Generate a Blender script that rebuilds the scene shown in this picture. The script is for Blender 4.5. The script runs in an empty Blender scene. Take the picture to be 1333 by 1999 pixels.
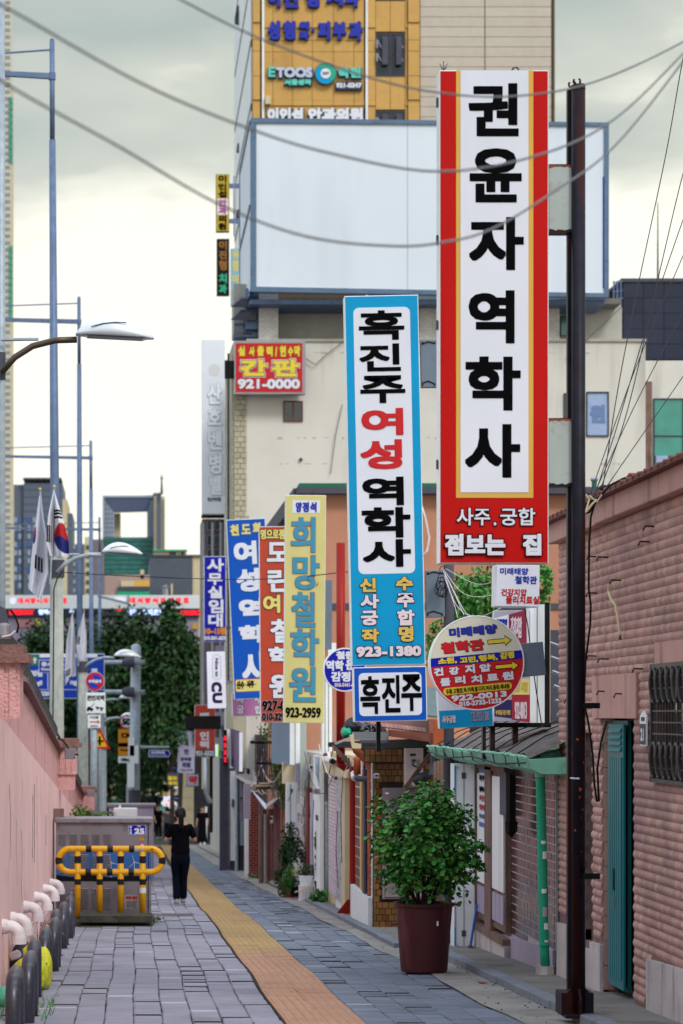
import bpy, math, random
from mathutils import Vector, Matrix
R = random.Random(11)
SC = bpy.context.scene
COL = SC.collection
F, XV, YH, EYE = 5000.0, 253.0, 1395.0, 1.6      # lens in photo pixels, street axis, eye line, eye height
SL = 0.0375                                       # the street falls away from the camera

# ------------------------------------------------------------------ camera
cam = bpy.data.cameras.new('camera')
cam.sensor_fit = 'VERTICAL'; cam.sensor_height = 36.0; cam.sensor_width = 24.0
cam.lens = F / 1999 * 36
cam.shift_y = (YH - 999.5) / 1999; cam.shift_x = (666.5 - XV) / 1999
cam.clip_start = 0.5; cam.clip_end = 5000
cam.dof.use_dof = True; cam.dof.focus_distance = 25.0; cam.dof.aperture_fstop = 3.2
camo = bpy.data.objects.new('camera', cam); COL.objects.link(camo)
camo.location = (0, 0, EYE); camo.rotation_euler = (math.radians(90), 0, 0)
SC.camera = camo

# ------------------------------------------------------------------ sky, sun, exposure
SUN_EL, SUN_AZ = 42, 152        # sun behind the camera, a little to the right
w = bpy.data.worlds.new('World'); SC.world = w; w.use_nodes = True
nt = w.node_tree; N = nt.nodes; L = nt.links
bg = N['Background']; bg.inputs['Strength'].default_value = 0.1
sky = N.new('ShaderNodeTexSky'); sky.sky_type = 'NISHITA'; sky.sun_disc = False
sky.sun_elevation = math.radians(SUN_EL); sky.sun_rotation = math.radians(SUN_AZ)
tc = N.new('ShaderNodeTexCoord'); sep = N.new('ShaderNodeSeparateXYZ'); L.new(tc.outputs['Generated'], sep.inputs[0])
mp = N.new('ShaderNodeMapping'); mp.inputs['Scale'].default_value = (1, 1, 3.0); L.new(tc.outputs['Generated'], mp.inputs[0])
no = N.new('ShaderNodeTexNoise'); no.inputs['Scale'].default_value = 5.5; no.inputs['Detail'].default_value = 4; no.inputs['Roughness'].default_value = .5
L.new(mp.outputs[0], no.inputs['Vector'])
no2 = N.new('ShaderNodeTexNoise'); no2.inputs['Scale'].default_value = 14; no2.inputs['Detail'].default_value = 5
L.new(mp.outputs[0], no2.inputs['Vector'])
def wmath(op, a, b, c=None):
    n = N.new('ShaderNodeMath'); n.operation = op
    for i, v in enumerate((a, b, c)):
        if v is None: continue
        if isinstance(v, (int, float)): n.inputs[i].default_value = v
        else: L.new(v, n.inputs[i])
    return n.outputs[0]
h = wmath('ADD', sep.outputs['Z'], wmath('MULTIPLY', wmath('SUBTRACT', no.outputs[0], .5), .22))
h = wmath('ADD', h, wmath('MULTIPLY', sep.outputs['X'], -.16))
h = wmath('ADD', h, wmath('MULTIPLY', wmath('SUBTRACT', no2.outputs[0], .5), .085))
rp = N.new('ShaderNodeValToRGB'); L.new(h, rp.inputs[0])
e = rp.color_ramp.elements
e[0].position = 0.0; e[0].color = (1.0, .965, .82, 1)
e[1].position = 1.0; e[1].color = (1.25, 1.38, 1.6, 1)
for p_, c_ in ((.165, (.97, .945, .80, 1)), (.20, (.56, .58, .50, 1)), (.25, (.40, .45, .41, 1)), (.34, (.50, .55, .51, 1)), (.55, (.9, 1.0, 1.1, 1))):
    k = e.new(p_); k.color = c_
cs = N.new('ShaderNodeMix'); cs.data_type = 'RGBA'; cs.blend_type = 'MULTIPLY'; cs.inputs[0].default_value = 1
L.new(rp.outputs[0], cs.inputs[6]); cs.inputs[7].default_value = (10, 10, 10, 1)
mx = N.new('ShaderNodeMix'); mx.data_type = 'RGBA'; mx.inputs[0].default_value = .9
L.new(sky.outputs[0], mx.inputs[6]); L.new(cs.outputs[2], mx.inputs[7]); L.new(mx.outputs[2], bg.inputs['Color'])
sl = bpy.data.lights.new('sun', 'SUN'); sl.energy = 1.3; sl.angle = math.radians(14); sl.color = (1, .96, .9)
so = bpy.data.objects.new('sun', sl); COL.objects.link(so)
so.rotation_euler = (math.radians(90 - SUN_EL), 0, math.radians(28)); so.location = (0, -10, 30)
SC.view_settings.view_transform = 'Standard'; SC.view_settings.look = 'None'
SC.view_settings.gamma = 1; SC.view_settings.exposure = 0.3; SC.view_settings.use_curve_mapping = False
SC.cycles.max_bounces = 6; SC.cycles.transparent_max_bounces = 8

# ------------------------------------------------------------------ helpers
def gz(Y): return -SL * min(Y, 120)
def px(x, Y): return (x - XV) * Y / F
def pz(y, Y): return EYE + (YH - y) * Y / F
def P(x, y, Y): return Vector((px(x, Y), Y, pz(y, Y)))
def lin(h_):
    h_ = h_.lstrip('#'); r = []
    for i in (0, 2, 4):
        c = int(h_[i:i+2], 16) / 255
        r.append(c / 12.92 if c <= .04045 else ((c + .055) / 1.055) ** 2.4)
    return tuple(r)

def M(name, col, rough=.6, metal=0., var=.12, scale=3., bump=0., bscale=60., isl=0., dirt=0., dcol='#2a2420', dscale=6., streak=False, emit=0., spec=.35, trans=0., alpha=1., dpos=.55):
    m = bpy.data.materials.new(name); m.use_nodes = True
    nt = m.node_tree; N = nt.nodes; L = nt.links; b = N['Principled BSDF']
    c = lin(col) if isinstance(col, str) else col
    geo = N.new('ShaderNodeNewGeometry'); out = None
    rgb = N.new('ShaderNodeRGB'); rgb.outputs[0].default_value = (*c, 1); out = rgb.outputs[0]
    def noise(s, d=4, vec=None, st=None):
        n = N.new('ShaderNodeTexNoise'); n.inputs['Scale'].default_value = s; n.inputs['Detail'].default_value = d
        v = vec or geo.outputs['Position']
        if st:
            q = N.new('ShaderNodeMapping'); q.inputs['Scale'].default_value = st; L.new(v, q.inputs[0]); v = q.outputs[0]
        L.new(v, n.inputs['Vector']); return n.outputs[0]
    def mr(x, a, b_, c0, c1):
        n = N.new('ShaderNodeMapRange'); L.new(x, n.inputs[0])
        for i, v in enumerate((a, b_, c0, c1)): n.inputs[i+1].default_value = v
        return n.outputs[0]
    def bright(o, f):
        n = N.new('ShaderNodeHueSaturation'); L.new(o, n.inputs['Color']); L.new(f, n.inputs['Value']); return n.outputs[0]
    if var: out = bright(out, mr(noise(scale), .3, .7, 1 - var, 1 + var))
    if isl:
        oi = N.new('ShaderNodeObjectInfo'); a = N.new('ShaderNodeMath'); a.operation = 'ADD'
        L.new(oi.outputs['Random'], a.inputs[0]); L.new(geo.outputs['Random Per Island'], a.inputs[1])
        fr = N.new('ShaderNodeMath'); fr.operation = 'FRACT'; L.new(a.outputs[0], fr.inputs[0])
        out = bright(out, mr(fr.outputs[0], 0, 1, 1 - isl, 1 + isl))
        hs = N.new('ShaderNodeHueSaturation'); L.new(out, hs.inputs['Color'])
        f2 = N.new('ShaderNodeMath'); f2.operation = 'MULTIPLY'; L.new(fr.outputs[0], f2.inputs[0]); f2.inputs[1].default_value = 17.3
        f3 = N.new('ShaderNodeMath'); f3.operation = 'FRACT'; L.new(f2.outputs[0], f3.inputs[0])
        L.new(mr(f3.outputs[0], 0, 1, .5 - isl * .06, .5 + isl * .06), hs.inputs['Hue']); out = hs.outputs[0]
    if dirt:
        d = noise(dscale, 6, st=(1, 1, .12) if streak else None)
        fac = mr(d, dpos, dpos + .13, 0, dirt)
        n = N.new('ShaderNodeMix'); n.data_type = 'RGBA'; L.new(fac, n.inputs[0]); L.new(out, n.inputs[6]); n.inputs[7].default_value = (*lin(dcol), 1); out = n.outputs[2]
    L.new(out, b.inputs['Base Color'])
    b.inputs['Roughness'].default_value = rough; b.inputs['Metallic'].default_value = metal
    b.inputs['Specular IOR Level'].default_value = spec
    if emit:
        L.new(out, b.inputs['Emission Color']); b.inputs['Emission Strength'].default_value = emit
    if alpha < 1: b.inputs['Alpha'].default_value = alpha
    if bump:
        bn = N.new('ShaderNodeBump'); bn.inputs['Strength'].default_value = bump; bn.inputs['Distance'].default_value = .02
        L.new(noise(bscale, 4), bn.inputs['Height']); L.new(bn.outputs[0], b.inputs['Normal'])
    return m

def wm(o):
    m = o.matrix_basis.copy()
    while o.parent: o = o.parent; m = o.matrix_basis @ m
    return m
class Fr:                       # a flat working frame: u, v in the face, d outwards
    def __init__(s, O, U, V, Nn): s.O, s.U, s.V, s.N = map(Vector, (O, U, V, Nn))
    def p(s, u, v, d=0): return s.O + s.U * u + s.V * v + s.N * d
def front(Y): return Fr((0, Y, 0), (1, 0, 0), (0, 0, 1), (0, -1, 0))
def side(X): return Fr((X, 0, 0), (0, 1, 0), (0, 0, 1), (-1, 0, 0))
def sideR(X): return Fr((X, 0, 0), (0, 1, 0), (0, 0, 1), (1, 0, 0))
def floorf(Z): return Fr((0, 0, Z), (1, 0, 0), (0, 1, 0), (0, 0, 1))
BF = [(0,3,2,1),(4,5,6,7),(0,1,5,4),(1,2,6,5),(2,3,7,6),(3,0,4,7)]
class MB:
    def __init__(s): s.v = []; s.f = []; s.m = []
    def add(s, vs, fs, mi=0):
        n = len(s.v); s.v += [Vector(v) for v in vs]; s.f += [tuple(i + n for i in f) for f in fs]; s.m += [mi] * len(fs); return s
    def box(s, x0, x1, y0, y1, z0, z1, mi=0):
        return s.add([(x0,y0,z0),(x1,y0,z0),(x1,y1,z0),(x0,y1,z0),(x0,y0,z1),(x1,y0,z1),(x1,y1,z1),(x0,y1,z1)], BF, mi)
    def ob(s, fr, u0, u1, v0, v1, d0, d1, mi=0):
        return s.add([fr.p(u, v, d) for d in (d0, d1) for (u, v) in ((u0,v0),(u1,v0),(u1,v1),(u0,v1))], BF, mi)
    def prism(s, fr, poly, d0, d1, mi=0):
        n = len(poly)
        return s.add([fr.p(u, v, d0) for u, v in poly] + [fr.p(u, v, d1) for u, v in poly],
                     [tuple(range(n))[::-1], tuple(range(n, 2*n))] + [(i, (i+1) % n, n + (i+1) % n, n + i) for i in range(n)], mi)
    def hexa(s, a, b, mi=0):    # two quads joined
        return s.add(list(a) + list(b), BF, mi)
    def tube(s, pts, r, n=8, mi=0, cap=True):
        pts = [Vector(p) for p in pts]; k = len(pts); rr = r if isinstance(r, (list, tuple)) else [r] * k
        t0 = (pts[1] - pts[0]).normalized()
        up = Vector((0, 0, 1)) if abs(t0.z) < .9 else Vector((1, 0, 0))
        vs = []; fs = []
        for i, p in enumerate(pts):
            t = (pts[min(i+1, k-1)] - pts[max(i-1, 0)]).normalized()
            a = (up - t * up.dot(t)).normalized(); b = t.cross(a); up = a
            for j in range(n):
                q = 2 * math.pi * j / n; vs.append(p + (a * math.cos(q) + b * math.sin(q)) * rr[i])
        for i in range(k - 1):
            for j in range(n):
                fs.append((i*n + j, i*n + (j+1) % n, (i+1)*n + (j+1) % n, (i+1)*n + j))
        if cap: fs += [tuple(range(n))[::-1], tuple(range((k-1)*n, k*n))]
        return s.add(vs, fs, mi)
    def lathe(s, c, prof, n=24, mi=0):          # profile of (radius, height) round z at c
        c = Vector(c); vs = []; fs = []
        for r, z in prof:
            for j in range(n): q = 2*math.pi*j/n; vs.append(c + Vector((r*math.cos(q), r*math.sin(q), z)))
        for i in range(len(prof)-1):
            for j in range(n): fs.append((i*n+j, i*n+(j+1) % n, (i+1)*n+(j+1) % n, (i+1)*n+j))
        fs += [tuple(range(n))[::-1], tuple(range((len(prof)-1)*n, len(prof)*n))]
        return s.add(vs, fs, mi)
    def ball(s, c, r, n=10, mi=0, sz=1):
        prof = [(max(1e-4, r*math.sin(math.pi*i/n)), -r*sz*math.cos(math.pi*i/n)) for i in range(n+1)]
        return s.lathe(c, prof, n+2, mi)
    def mesh(s, name, mats, smooth=False, inv=None):
        me = bpy.data.meshes.new(name)
        me.from_pydata([tuple(inv @ v) if inv else tuple(v) for v in s.v], [], s.f)
        if not isinstance(mats, (list, tuple)): mats = [mats]
        for m in mats: me.materials.append(m)
        if len(mats) > 1: me.polygons.foreach_set('material_index', s.m)
        if smooth: me.polygons.foreach_set('use_smooth', [True] * len(s.f))
        me.update(); return me
    def build(s, name, mats, parent=None, smooth=False, local=False, bevel=0., **pr):
        inv = None if (local or not parent) else wm(parent).inverted()
        o = bpy.data.objects.new(name, s.mesh(name, mats, smooth, inv)); COL.objects.link(o)
        if parent: o.parent = parent
        if bevel:
            b = o.modifiers.new('bevel', 'BEVEL'); b.width = bevel; b.segments = 2; b.limit_method = 'ANGLE'
        for k, v in pr.items(): o[k] = v
        return o
def T(name, label, cat, loc, group=None, rot=None):
    o = bpy.data.objects.new(name, None); COL.objects.link(o); o.location = loc; o.empty_display_size = .2
    if rot: o.rotation_euler = rot
    o['label'] = label; o['category'] = cat
    if group: o['group'] = group
    return o
def st(o): o['kind'] = 'structure'; return o
def copy_tree(o, parent=None):
    c = o.copy(); COL.objects.link(c)
    if parent: c.parent = parent
    for ch in [q for q in KIDS(o)]: copy_tree(ch, c)
    return c
def KIDS(o): return [q for q in bpy.data.objects if q.parent == o]

def inst(name, me, parent, loc, rot=None):
    o = bpy.data.objects.new(name, me); COL.objects.link(o); o.parent = parent
    o.location = wm(parent).inverted() @ Vector(loc) if parent else loc
    if rot: o.rotation_euler = rot
    return o
def rr_poly(u0, u1, v0, v1, r, n=5):
    pts = []
    for cx, cy, a0 in ((u1-r, v1-r, 0), (u0+r, v1-r, 90), (u0+r, v0+r, 180), (u1-r, v0+r, 270)):
        for i in range(n+1):
            a = math.radians(a0 + 90*i/n); pts.append((cx + r*math.cos(a), cy + r*math.sin(a)))
    return pts
def circ(cx, cy, r, n=40, ry=None): return [(cx + r*math.cos(2*math.pi*i/n), cy + (ry or r)*math.sin(2*math.pi*i/n)) for i in range(n)]

def tiles(parent, name, mat, fr, u0, u1, v0, v1, tw, th, gap, d, bond=.5, limit=300, prof='flat', keep=None, near=None, jit=.0, flat_d0=0.):
    """rows of single pieces on a face; the nearest ones are objects, the rest one mesh"""
    nv = max(1, round((v1-v0)/th)); th = (v1-v0)/nv; nu = max(1, round((u1-u0)/tw)); tw = (u1-u0)/nu
    cells = []
    for j in range(nv):
        off = (bond * tw) if j % 2 else 0
        x = u0 - off
        while x < u1 - 1e-6:
            a, b = max(x, u0), min(x + tw, u1)
            if b - a > .1*tw: cells.append((round(b-a, 4), (a+b)/2, v0 + (j+.5)*th))
            x += tw
    if keep: cells = [c for c in cells if keep(c[1], c[2])]
    if near: cells.sort(key=lambda c: near(c[1], c[2]))
    def shape(mb, w_, cu=0, cv=0, base=None, dj=0):
        O = fr if base is None else base
        a, b = cu - w_/2 + gap/2, cu + w_/2 - gap/2; lo, hi = cv - th/2 + gap/2, cv + th/2 - gap/2
        if prof == 'flat': mb.ob(O, a, b, lo, hi, flat_d0, d + dj)
        else:
            n = 5; H = hi - lo
            row = [(0, lo), (d*.28, lo+.001)] + [(d*(.2 + .8*math.sin(math.pi*(i+.5)/n)), lo + H*(i+.5)/n) for i in range(n)] + [(d*.28, hi-.001), (0, hi)]
            e_ = .1*(b-a)
            vs = [O.p(u_, vv, dd*(1 if 0 < k < 3 else .84)) for k, u_ in enumerate((a, a+e_, b-e_, b)) for dd, vv in row]
            m_ = len(row); fs = [(k*m_+i, k*m_+i+1, (k+1)*m_+i+1, (k+1)*m_+i) for k in range(3) for i in range(m_-1)]
            fs += [tuple(range(m_)), tuple(range(3*m_, 4*m_))[::-1]]
            mb.add(vs, fs)
    F0 = Fr((0,0,0), fr.U, fr.V, fr.N); cache = {}
    inv = wm(parent).inverted()
    for w_, cu, cv in cells[:limit]:
        if w_ not in cache:
            mb = MB(); shape(mb, w_, base=F0); cache[w_] = mb.mesh(name, mat)
        o = bpy.data.objects.new(name, cache[w_]); COL.objects.link(o); o.parent = parent
        o.location = inv @ fr.p(cu, cv, R.uniform(-jit, jit))
    if cells[limit:]:
        mb = MB()
        for w_, cu, cv in cells[limit:]: shape(mb, w_, cu, cv, dj=R.uniform(-jit, jit))
        mb.build(name, mat, parent, kind='stuff')

# ------------------------------------------------------------------ lettering
_gl = {}
def glyph(s):
    if s not in _gl:
        c = bpy.data.curves.new('t', 'FONT'); c.body = s; c.offset = .008; c.resolution_u = 3; c.fill_mode = 'FRONT'
        o = bpy.data.objects.new('t', c); COL.objects.link(o)
        me = bpy.data.meshes.new_from_object(o)
        v = [(p.co.x, p.co.y) for p in me.vertices]; f = [tuple(p.vertices) for p in me.polygons]
        bpy.data.objects.remove(o); bpy.data.meshes.remove(me); bpy.data.curves.remove(c)
        xs = [a for a, _ in v]; ys = [b for _, b in v]
        _gl[s] = (v, f, min(xs), max(xs), min(ys), max(ys))
    return _gl[s]
KS = ((-1, 0, 1), (-1, -.5, 0, .5, 1))
def put_text(mb, s, fr, cu, cv, W, H, wt, d, rot=0, dirs=8, slant=0, clamp=True):
    if clamp: wt = min(wt, .068*H, .068*W if len(s) == 1 else 9)
    big = wt > .0105
    v, f, x0, x1, y0, y1 = glyph(s)
    W2, H2 = max(W - 2*wt, W*.3), max(H - 2*wt, H*.3)
    ca, sa = math.cos(math.radians(rot)), math.sin(math.radians(rot))
    base = []
    for x, y in v:
        a = ((x-x0)/(x1-x0) - .5)*W2; b = ((y-y0)/max(y1-y0, 1e-6) - .5)*H2; a += b*slant
        base.append((a*ca - b*sa, a*sa + b*ca))
    sh = [(0, 0)] + ([(wt*.93*a, wt*.93*b) for a in KS[big] for b in KS[big] if max(abs(a), abs(b)) == 1] if wt > 0 else [])
    for k, (dx, dy) in enumerate(sh):
        mb.add([fr.p(cu+a+dx, cv+b+dy, d + k*.00025) for a, b in base], f)
class Sign:
    """a sign box facing the camera; boxes in photo pixels are laid out on its own tilted face"""
    def __init__(s, name, label, cat, x0, x1, y0, y1, Y, th, body, face, tilt=0, group=None, round_=False, inset=1.2):
        s.k = Y / F; s.cx, s.cy = (x0+x1)/2, (y0+y1)/2; s.t = math.radians(tilt); s.W, s.H = (x1-x0)*s.k, (y1-y0)*s.k
        s.root = T(name, label, cat, P(s.cx, s.cy, Y), group, (0, -s.t, 0)); s.fr = Fr((0,0,0), (1,0,0), (0,0,1), (0,-1,0)); s.th = th
        mb = MB(); i = inset * s.k
        if round_: mb.prism(s.fr, circ(0, 0, s.W/2, 48, s.H/2), -th, 0)
        else: mb.ob(s.fr, -s.W/2, s.W/2, -s.H/2, s.H/2, -th, 0)
        s.box = mb.build('sign_box', body, s.root, local=True, bevel=0 if round_ else .006)
        if face:
            mb = MB()
            if round_: mb.prism(s.fr, circ(0, 0, s.W/2-i, 48, s.H/2-i), .001, .004)
            else: mb.ob(s.fr, -s.W/2+i, s.W/2-i, -s.H/2+i, s.H/2-i, .001, .004)
            mb.build('sign_face', face, s.root, local=True)
    def loc(s, x, y):
        dx, dz = (x - s.cx)*s.k, (s.cy - y)*s.k
        return dx*math.cos(s.t) + dz*math.sin(s.t), -dx*math.sin(s.t) + dz*math.cos(s.t)
    def rect(s, x0, x1, y0, y1, mat, layer=1, r=0, name='sign_panel'):
        u, v = s.loc((x0+x1)/2, (y0+y1)/2); a, b = (x1-x0)/2*s.k, (y1-y0)/2*s.k
        mb = MB(); d = .004*layer
        if r: mb.prism(s.fr, rr_poly(u-a, u+a, v-b, v+b, r*s.k), d, d+.003)
        else: mb.ob(s.fr, u-a, u+a, v-b, v+b, d+.0005, d+.0035)
        return mb.build(name, mat, s.root, local=True)
    def poly(s, pts, mat, layer=1, name='sign_panel'):
        mb = MB(); d = .004*layer; mb.prism(s.fr, [s.loc(*p) for p in pts], d+.0005, d+.0035)
        return mb.build(name, mat, s.root, local=True)
    def text(s, items, mat, wt=1., layer=3, rot=0, dirs=8, name='lettering', slant=0, outline=None, ow=1.5, clamp=True):
        if outline:
            hm = min(c[4]-c[3]-2*ow for c in items); wt = min(wt, .068*hm) if wt < 2.4 else wt; s.text(items, outline, wt+ow, layer, rot, dirs, name, slant, clamp=False); layer += 1; clamp = False
            items = [(t, a+ow, b-ow, c+ow, d-ow) for t, a, b, c, d in items]
        mb = MB()
        for t, x0, x1, y0, y1 in items:
            u, v = s.loc((x0+x1)/2, (y0+y1)/2); W, H = (x1-x0)*s.k, (y1-y0)*s.k
            if rot in (90, -90): W, H = H, W
            put_text(mb, t, s.fr, u, v, W, H, wt*s.k, .004*layer, rot, dirs, slant, clamp=clamp)
        return mb.build(name, mat, s.root, local=True)
    def part(s, mb, name, mat, **k): return mb.build(name, mat, s.root, **k)

# ------------------------------------------------------------------ materials
m_mortar = M('joint_sand', '#262525', .95, var=.2, scale=20)
m_paveL = M('paver_grey', '#8b8a96', .85, var=.10, scale=2.5, isl=0.06, bump=.35, bscale=180, dirt=.25, dscale=1.3, dcol='#4c4850')
m_paveR = M('paver_blue', '#6f7784', .82, var=.12, scale=2.5, isl=.13, bump=.35, bscale=180, dirt=.3, dscale=1.5, dcol='#3c424c')
m_tacO = M('tactile_orange', '#ad846a', .85, var=.1, isl=.07, bump=.2, bscale=120, dirt=.3, dscale=3, dcol='#7a6252')
m_tacY = M('tactile_yellow', '#a3865a', .85, var=.1, isl=.07, bump=.2, bscale=120, dirt=.3, dscale=3, dcol='#7a6a52')
m_conc = M('worn_concrete', '#8f8b86', .9, var=.18, scale=1.6, bump=.4, bscale=90, dirt=.45, dscale=3.5, dcol='#55524f')
m_conc2 = M('grey_concrete', '#77736f', .9, var=.2, scale=2, bump=.4, bscale=60, dirt=.5, dscale=4, dcol='#3d3a37')
m_kerb = M('granite', '#767c86', .75, var=.1, scale=6, isl=.12, bump=.2, bscale=250, dirt=.3, dscale=8, dcol='#4a4846')
m_asph = M('asphalt', '#3b3c3f', .9, var=.15, bump=.3, bscale=150)
m_soil = M('ground_earth', '#4c4a46', .95, var=.2, scale=.3)
m_pink = M('pink_paint', '#f0c4c1', .7, var=.06, scale=1.2, bump=.12, bscale=25, dirt=0.28, dscale=1.4, dcol='#a98284', dpos=.54)
m_pinkR = M('pink_roughcast', '#e0aaa8', .85, var=.10, scale=9, bump=1.2, bscale=45, dirt=0.22, dscale=1.3, dcol='#7d5a5b')
m_pinkD = M('pink_coping', '#86605a', .8, var=.2, scale=9, bump=.8, bscale=40, dirt=.6, dscale=7, dcol='#3c2a2a')
m_iron = M('black_iron', '#4a4748', .5, .6, var=.3)
m_galv = M('galvanised_steel', '#a3aeb8', .5, .2, var=.16, scale=9, dirt=.3, dscale=5, dcol='#59616b', streak=True)
m_galvB = M('painted_mast', '#66799a', .55, .3, var=.14, scale=6, dirt=.35, dscale=9, dcol='#4a4f58', streak=True)
m_concpole = M('pole_concrete', '#a9aca6', .85, var=.12, scale=8, bump=.3, bscale=80, dirt=.5, dscale=10, dcol='#6c6a5c', streak=True)
m_lamp = M('lamp_housing', '#d9dee6', .35, .1, var=.05)
m_lens = M('lamp_glass', '#6f747c', .2)
m_pvc = M('pvc_white', '#ded4d6', .35, var=.04, dirt=0.4, dscale=12, dcol='#8a7a78', dpos=0.58)
m_black = M('black_paint', '#111113', .45, var=.3, spec=.15)
m_rust = M('dark_rusty_steel', '#1d1b26', .5, .35, var=.4, scale=7, dirt=0.95, dscale=7, dcol='#3b150c', streak=True, dpos=0.49, spec=.25)
m_rustO = M('rust_patch', '#a2431a', .9, var=.4, scale=20)
m_steelp = M('pale_arm_panel', '#a9b2ae', .5, var=.07, dirt=.5, dscale=6, dcol='#7d5a3e', dpos=.6)
m_armg = M('grey_arm_panel', '#6f7c8c', .5, .1, var=.06, dirt=.3, dscale=6, dcol='#565d66')
m_white = M('white_vinyl', '#dfe1ec', .35, var=.025, scale=2, dirt=0.2, dscale=1.5, dcol='#9aa0a8', streak=True)
m_whitebox = M('white_enamel', '#ebeff0', .4, var=.04, dirt=.25, dscale=3, dcol='#8d8f8c', streak=True)
m_red = M('red_vinyl', '#be0d0a', .35, var=.05, scale=1.5, spec=.15, dirt=0.3, dscale=2.2, dcol='#7d1512', streak=True)
m_gold = M('gold_vinyl', '#d9ab4b', .35, var=.05)
m_ink = M('black_ink', '#06060a', .8, var=0, spec=.06)
m_inkblue = M('blue_ink', '#1c2ea8', .4, var=0)
m_inkred = M('red_ink', '#c8141e', .4, var=0)
m_cyan = M('sky_blue_vinyl', '#0e97cc', .35, var=.05, scale=1.5, spec=.15, dirt=0.3, dscale=2.2, dcol='#3a7f9a', streak=True)
m_blue = M('blue_vinyl', '#1254b8', .35, var=.05, scale=1.5, spec=.15, dirt=0.3, dscale=2.2, dcol='#1a3f7a', streak=True)
m_navy = M('deep_blue_vinyl', '#1a1fa8', .35, var=.04, spec=.15, dirt=0.3, dscale=2.2, dcol='#20246a', streak=True)
m_yel = M('pale_yellow_vinyl', '#d5cc86', .4, var=.04, dirt=.2, dscale=2, dcol='#a59c60', streak=True)
m_yel2 = M('yellow_ink', '#e6cf3c', .4, var=0)
m_ylw3 = M('cream_ink', '#ddd07a', .4, var=0)
m_orred = M('brick_red_vinyl', '#b8412a', .4, var=.05, dirt=0.3, dscale=2.2, dcol='#803527', streak=True)
m_teal = M('teal_ink', '#3c93b4', .4, var=0)
m_alu = M('aluminium', '#9a9ca2', .35, .8, var=.1)
m_glass = M('dark_glass', '#1c2630', .08, .0, var=.3, scale=.6, spec=.9)
m_tealg = M('teal_glass', '#2f8f80', .12, var=.25, scale=1.2, spec=.8)
m_brick = M('wavy_brick', '#b18d83', .85, var=.13, scale=1.1, isl=0.17, bump=0.35, bscale=70, dirt=0.4, dscale=1.4, dcol='#7b5f66', dpos=.5)
m_bmort = M('brick_mortar', '#7c6663', .95, var=.2, bump=.4)
m_plinth = M('plinth_render', '#bdb5b2', .9, var=.12, dirt=.6, dscale=5, dcol='#5f5a5c', streak=True, bump=.4)
m_copR = M('red_brown_tile', '#6e3f38', .7, var=.2, isl=.15, dirt=.4, dcol='#2d1c1a')
m_parap = M('parapet_render', '#bd948a', .85, var=.08, dirt=.5, dscale=5, dcol='#5f4548', streak=True, bump=.3)
m_door = M('teal_paint', '#14727a', .45, var=.08, dirt=.35, dscale=3, dcol='#0d4146', streak=True)
m_pot = M('maroon_plastic', '#491c20', .5, var=.1, dirt=0.55, dscale=5, dcol='#7a4b40', streak=True)
m_potsoil = M('potting_soil', '#2a211b', .95)
m_leaf = M('leaf_green', '#417d2e', .42, var=.2, scale=5, isl=0.5)
m_leafd = M('leaf_dark', '#27471f', .55, var=.25, scale=1.2, isl=0.55)
m_leafy = M('leaf_olive', '#4c6628', .5, var=.2, isl=.4)
m_bark = M('bark', '#3a2f27', .9, var=.25, bump=.8)
m_skin = M('skin', '#c08f78', .5, var=.05)
m_tee = M('black_cotton', '#0d0d12', .85, var=.2, spec=.05)
m_jean = M('dark_navy_cotton', '#0d111b', .85, var=.2, spec=.05)
m_hair = M('black_hair', '#12100f', .4, var=.2, spec=.2)
m_shoe = M('grey_trainer', '#8f8b88', .7, var=.2)
m_ygold = M('guard_yellow', '#eba912', .4, var=.07, scale=6, dirt=0.6, dscale=22, dcol='#8e7a48', dpos=0.57)
m_bk2 = M('guard_black', '#15151a', .5, var=.2, dirt=.4, dscale=25, dcol='#6b6456', dpos=.6)
m_cab = M('cabinet_grey', '#8d868e', .45, .35, var=.1, scale=3, dirt=.45, dscale=6, dcol='#55505a')
m_boll = M('bollard_charcoal', '#4a4a55', .35, .5, var=.1, dirt=0.45, dscale=20, dcol='#75706c', dpos=0.57)
m_tileBr = M('brown_glazed_tile', '#6a4726', .35, var=.15, isl=.3, dirt=.4, dcol='#33220f')
m_tileGl = M('plum_glazed_tile', '#5d3f40', .14, var=.3, scale=1.6, isl=.35, spec=.9)
m_grout = M('pale_grout', '#b9b1b4', .9)
m_groutD = M('dark_grout', '#2d231b', .95)
m_greenp = M('green_paint', '#1fa37c', .5, var=.12, dirt=.3, dscale=6, dcol='#1c5f4c')
m_gutg = M('mint_gutter', '#83c9b0', .5, var=.12, isl=.1, dirt=.4, dscale=6, dcol='#2f6e5c')
m_roofg = M('weathered_felt', '#6b6260', .95, var=.25, scale=9, bump=1, bscale=30, dirt=.5, dscale=5, dcol='#38302e', streak=False)
m_orp = M('orange_pipe', '#a8532f', .5, var=.12, dirt=.4, dscale=8, dcol='#6b3524')
m_redp = M('red_paint', '#98170f', .45, var=.1, dirt=.35, dscale=7, dcol='#5e1511', streak=True, spec=.25)
m_terra = M('terracotta_render', '#bd866c', .85, var=.06, dirt=.3, dscale=2, dcol='#9a6650', streak=True)
m_slate = M('slate_trim', '#4b4b58', .7, var=.12, dirt=.4, dcol='#2e2d36')
m_beige = M('beige_render', '#dad6cd', .9, var=.06, scale=.7, bump=.2, bscale=30, dirt=.4, dscale=1.2, dcol='#8b8376', streak=True)
m_beige2 = M('grey_beige_render', '#b5b2aa', .9, var=.08, dirt=.4, dscale=.8, dcol='#6e6a62', streak=True)
m_wbrick = M('white_brick', '#dedad2', .8, var=.06, isl=.07, dirt=.3, dscale=5, dcol='#8c8579')
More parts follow.
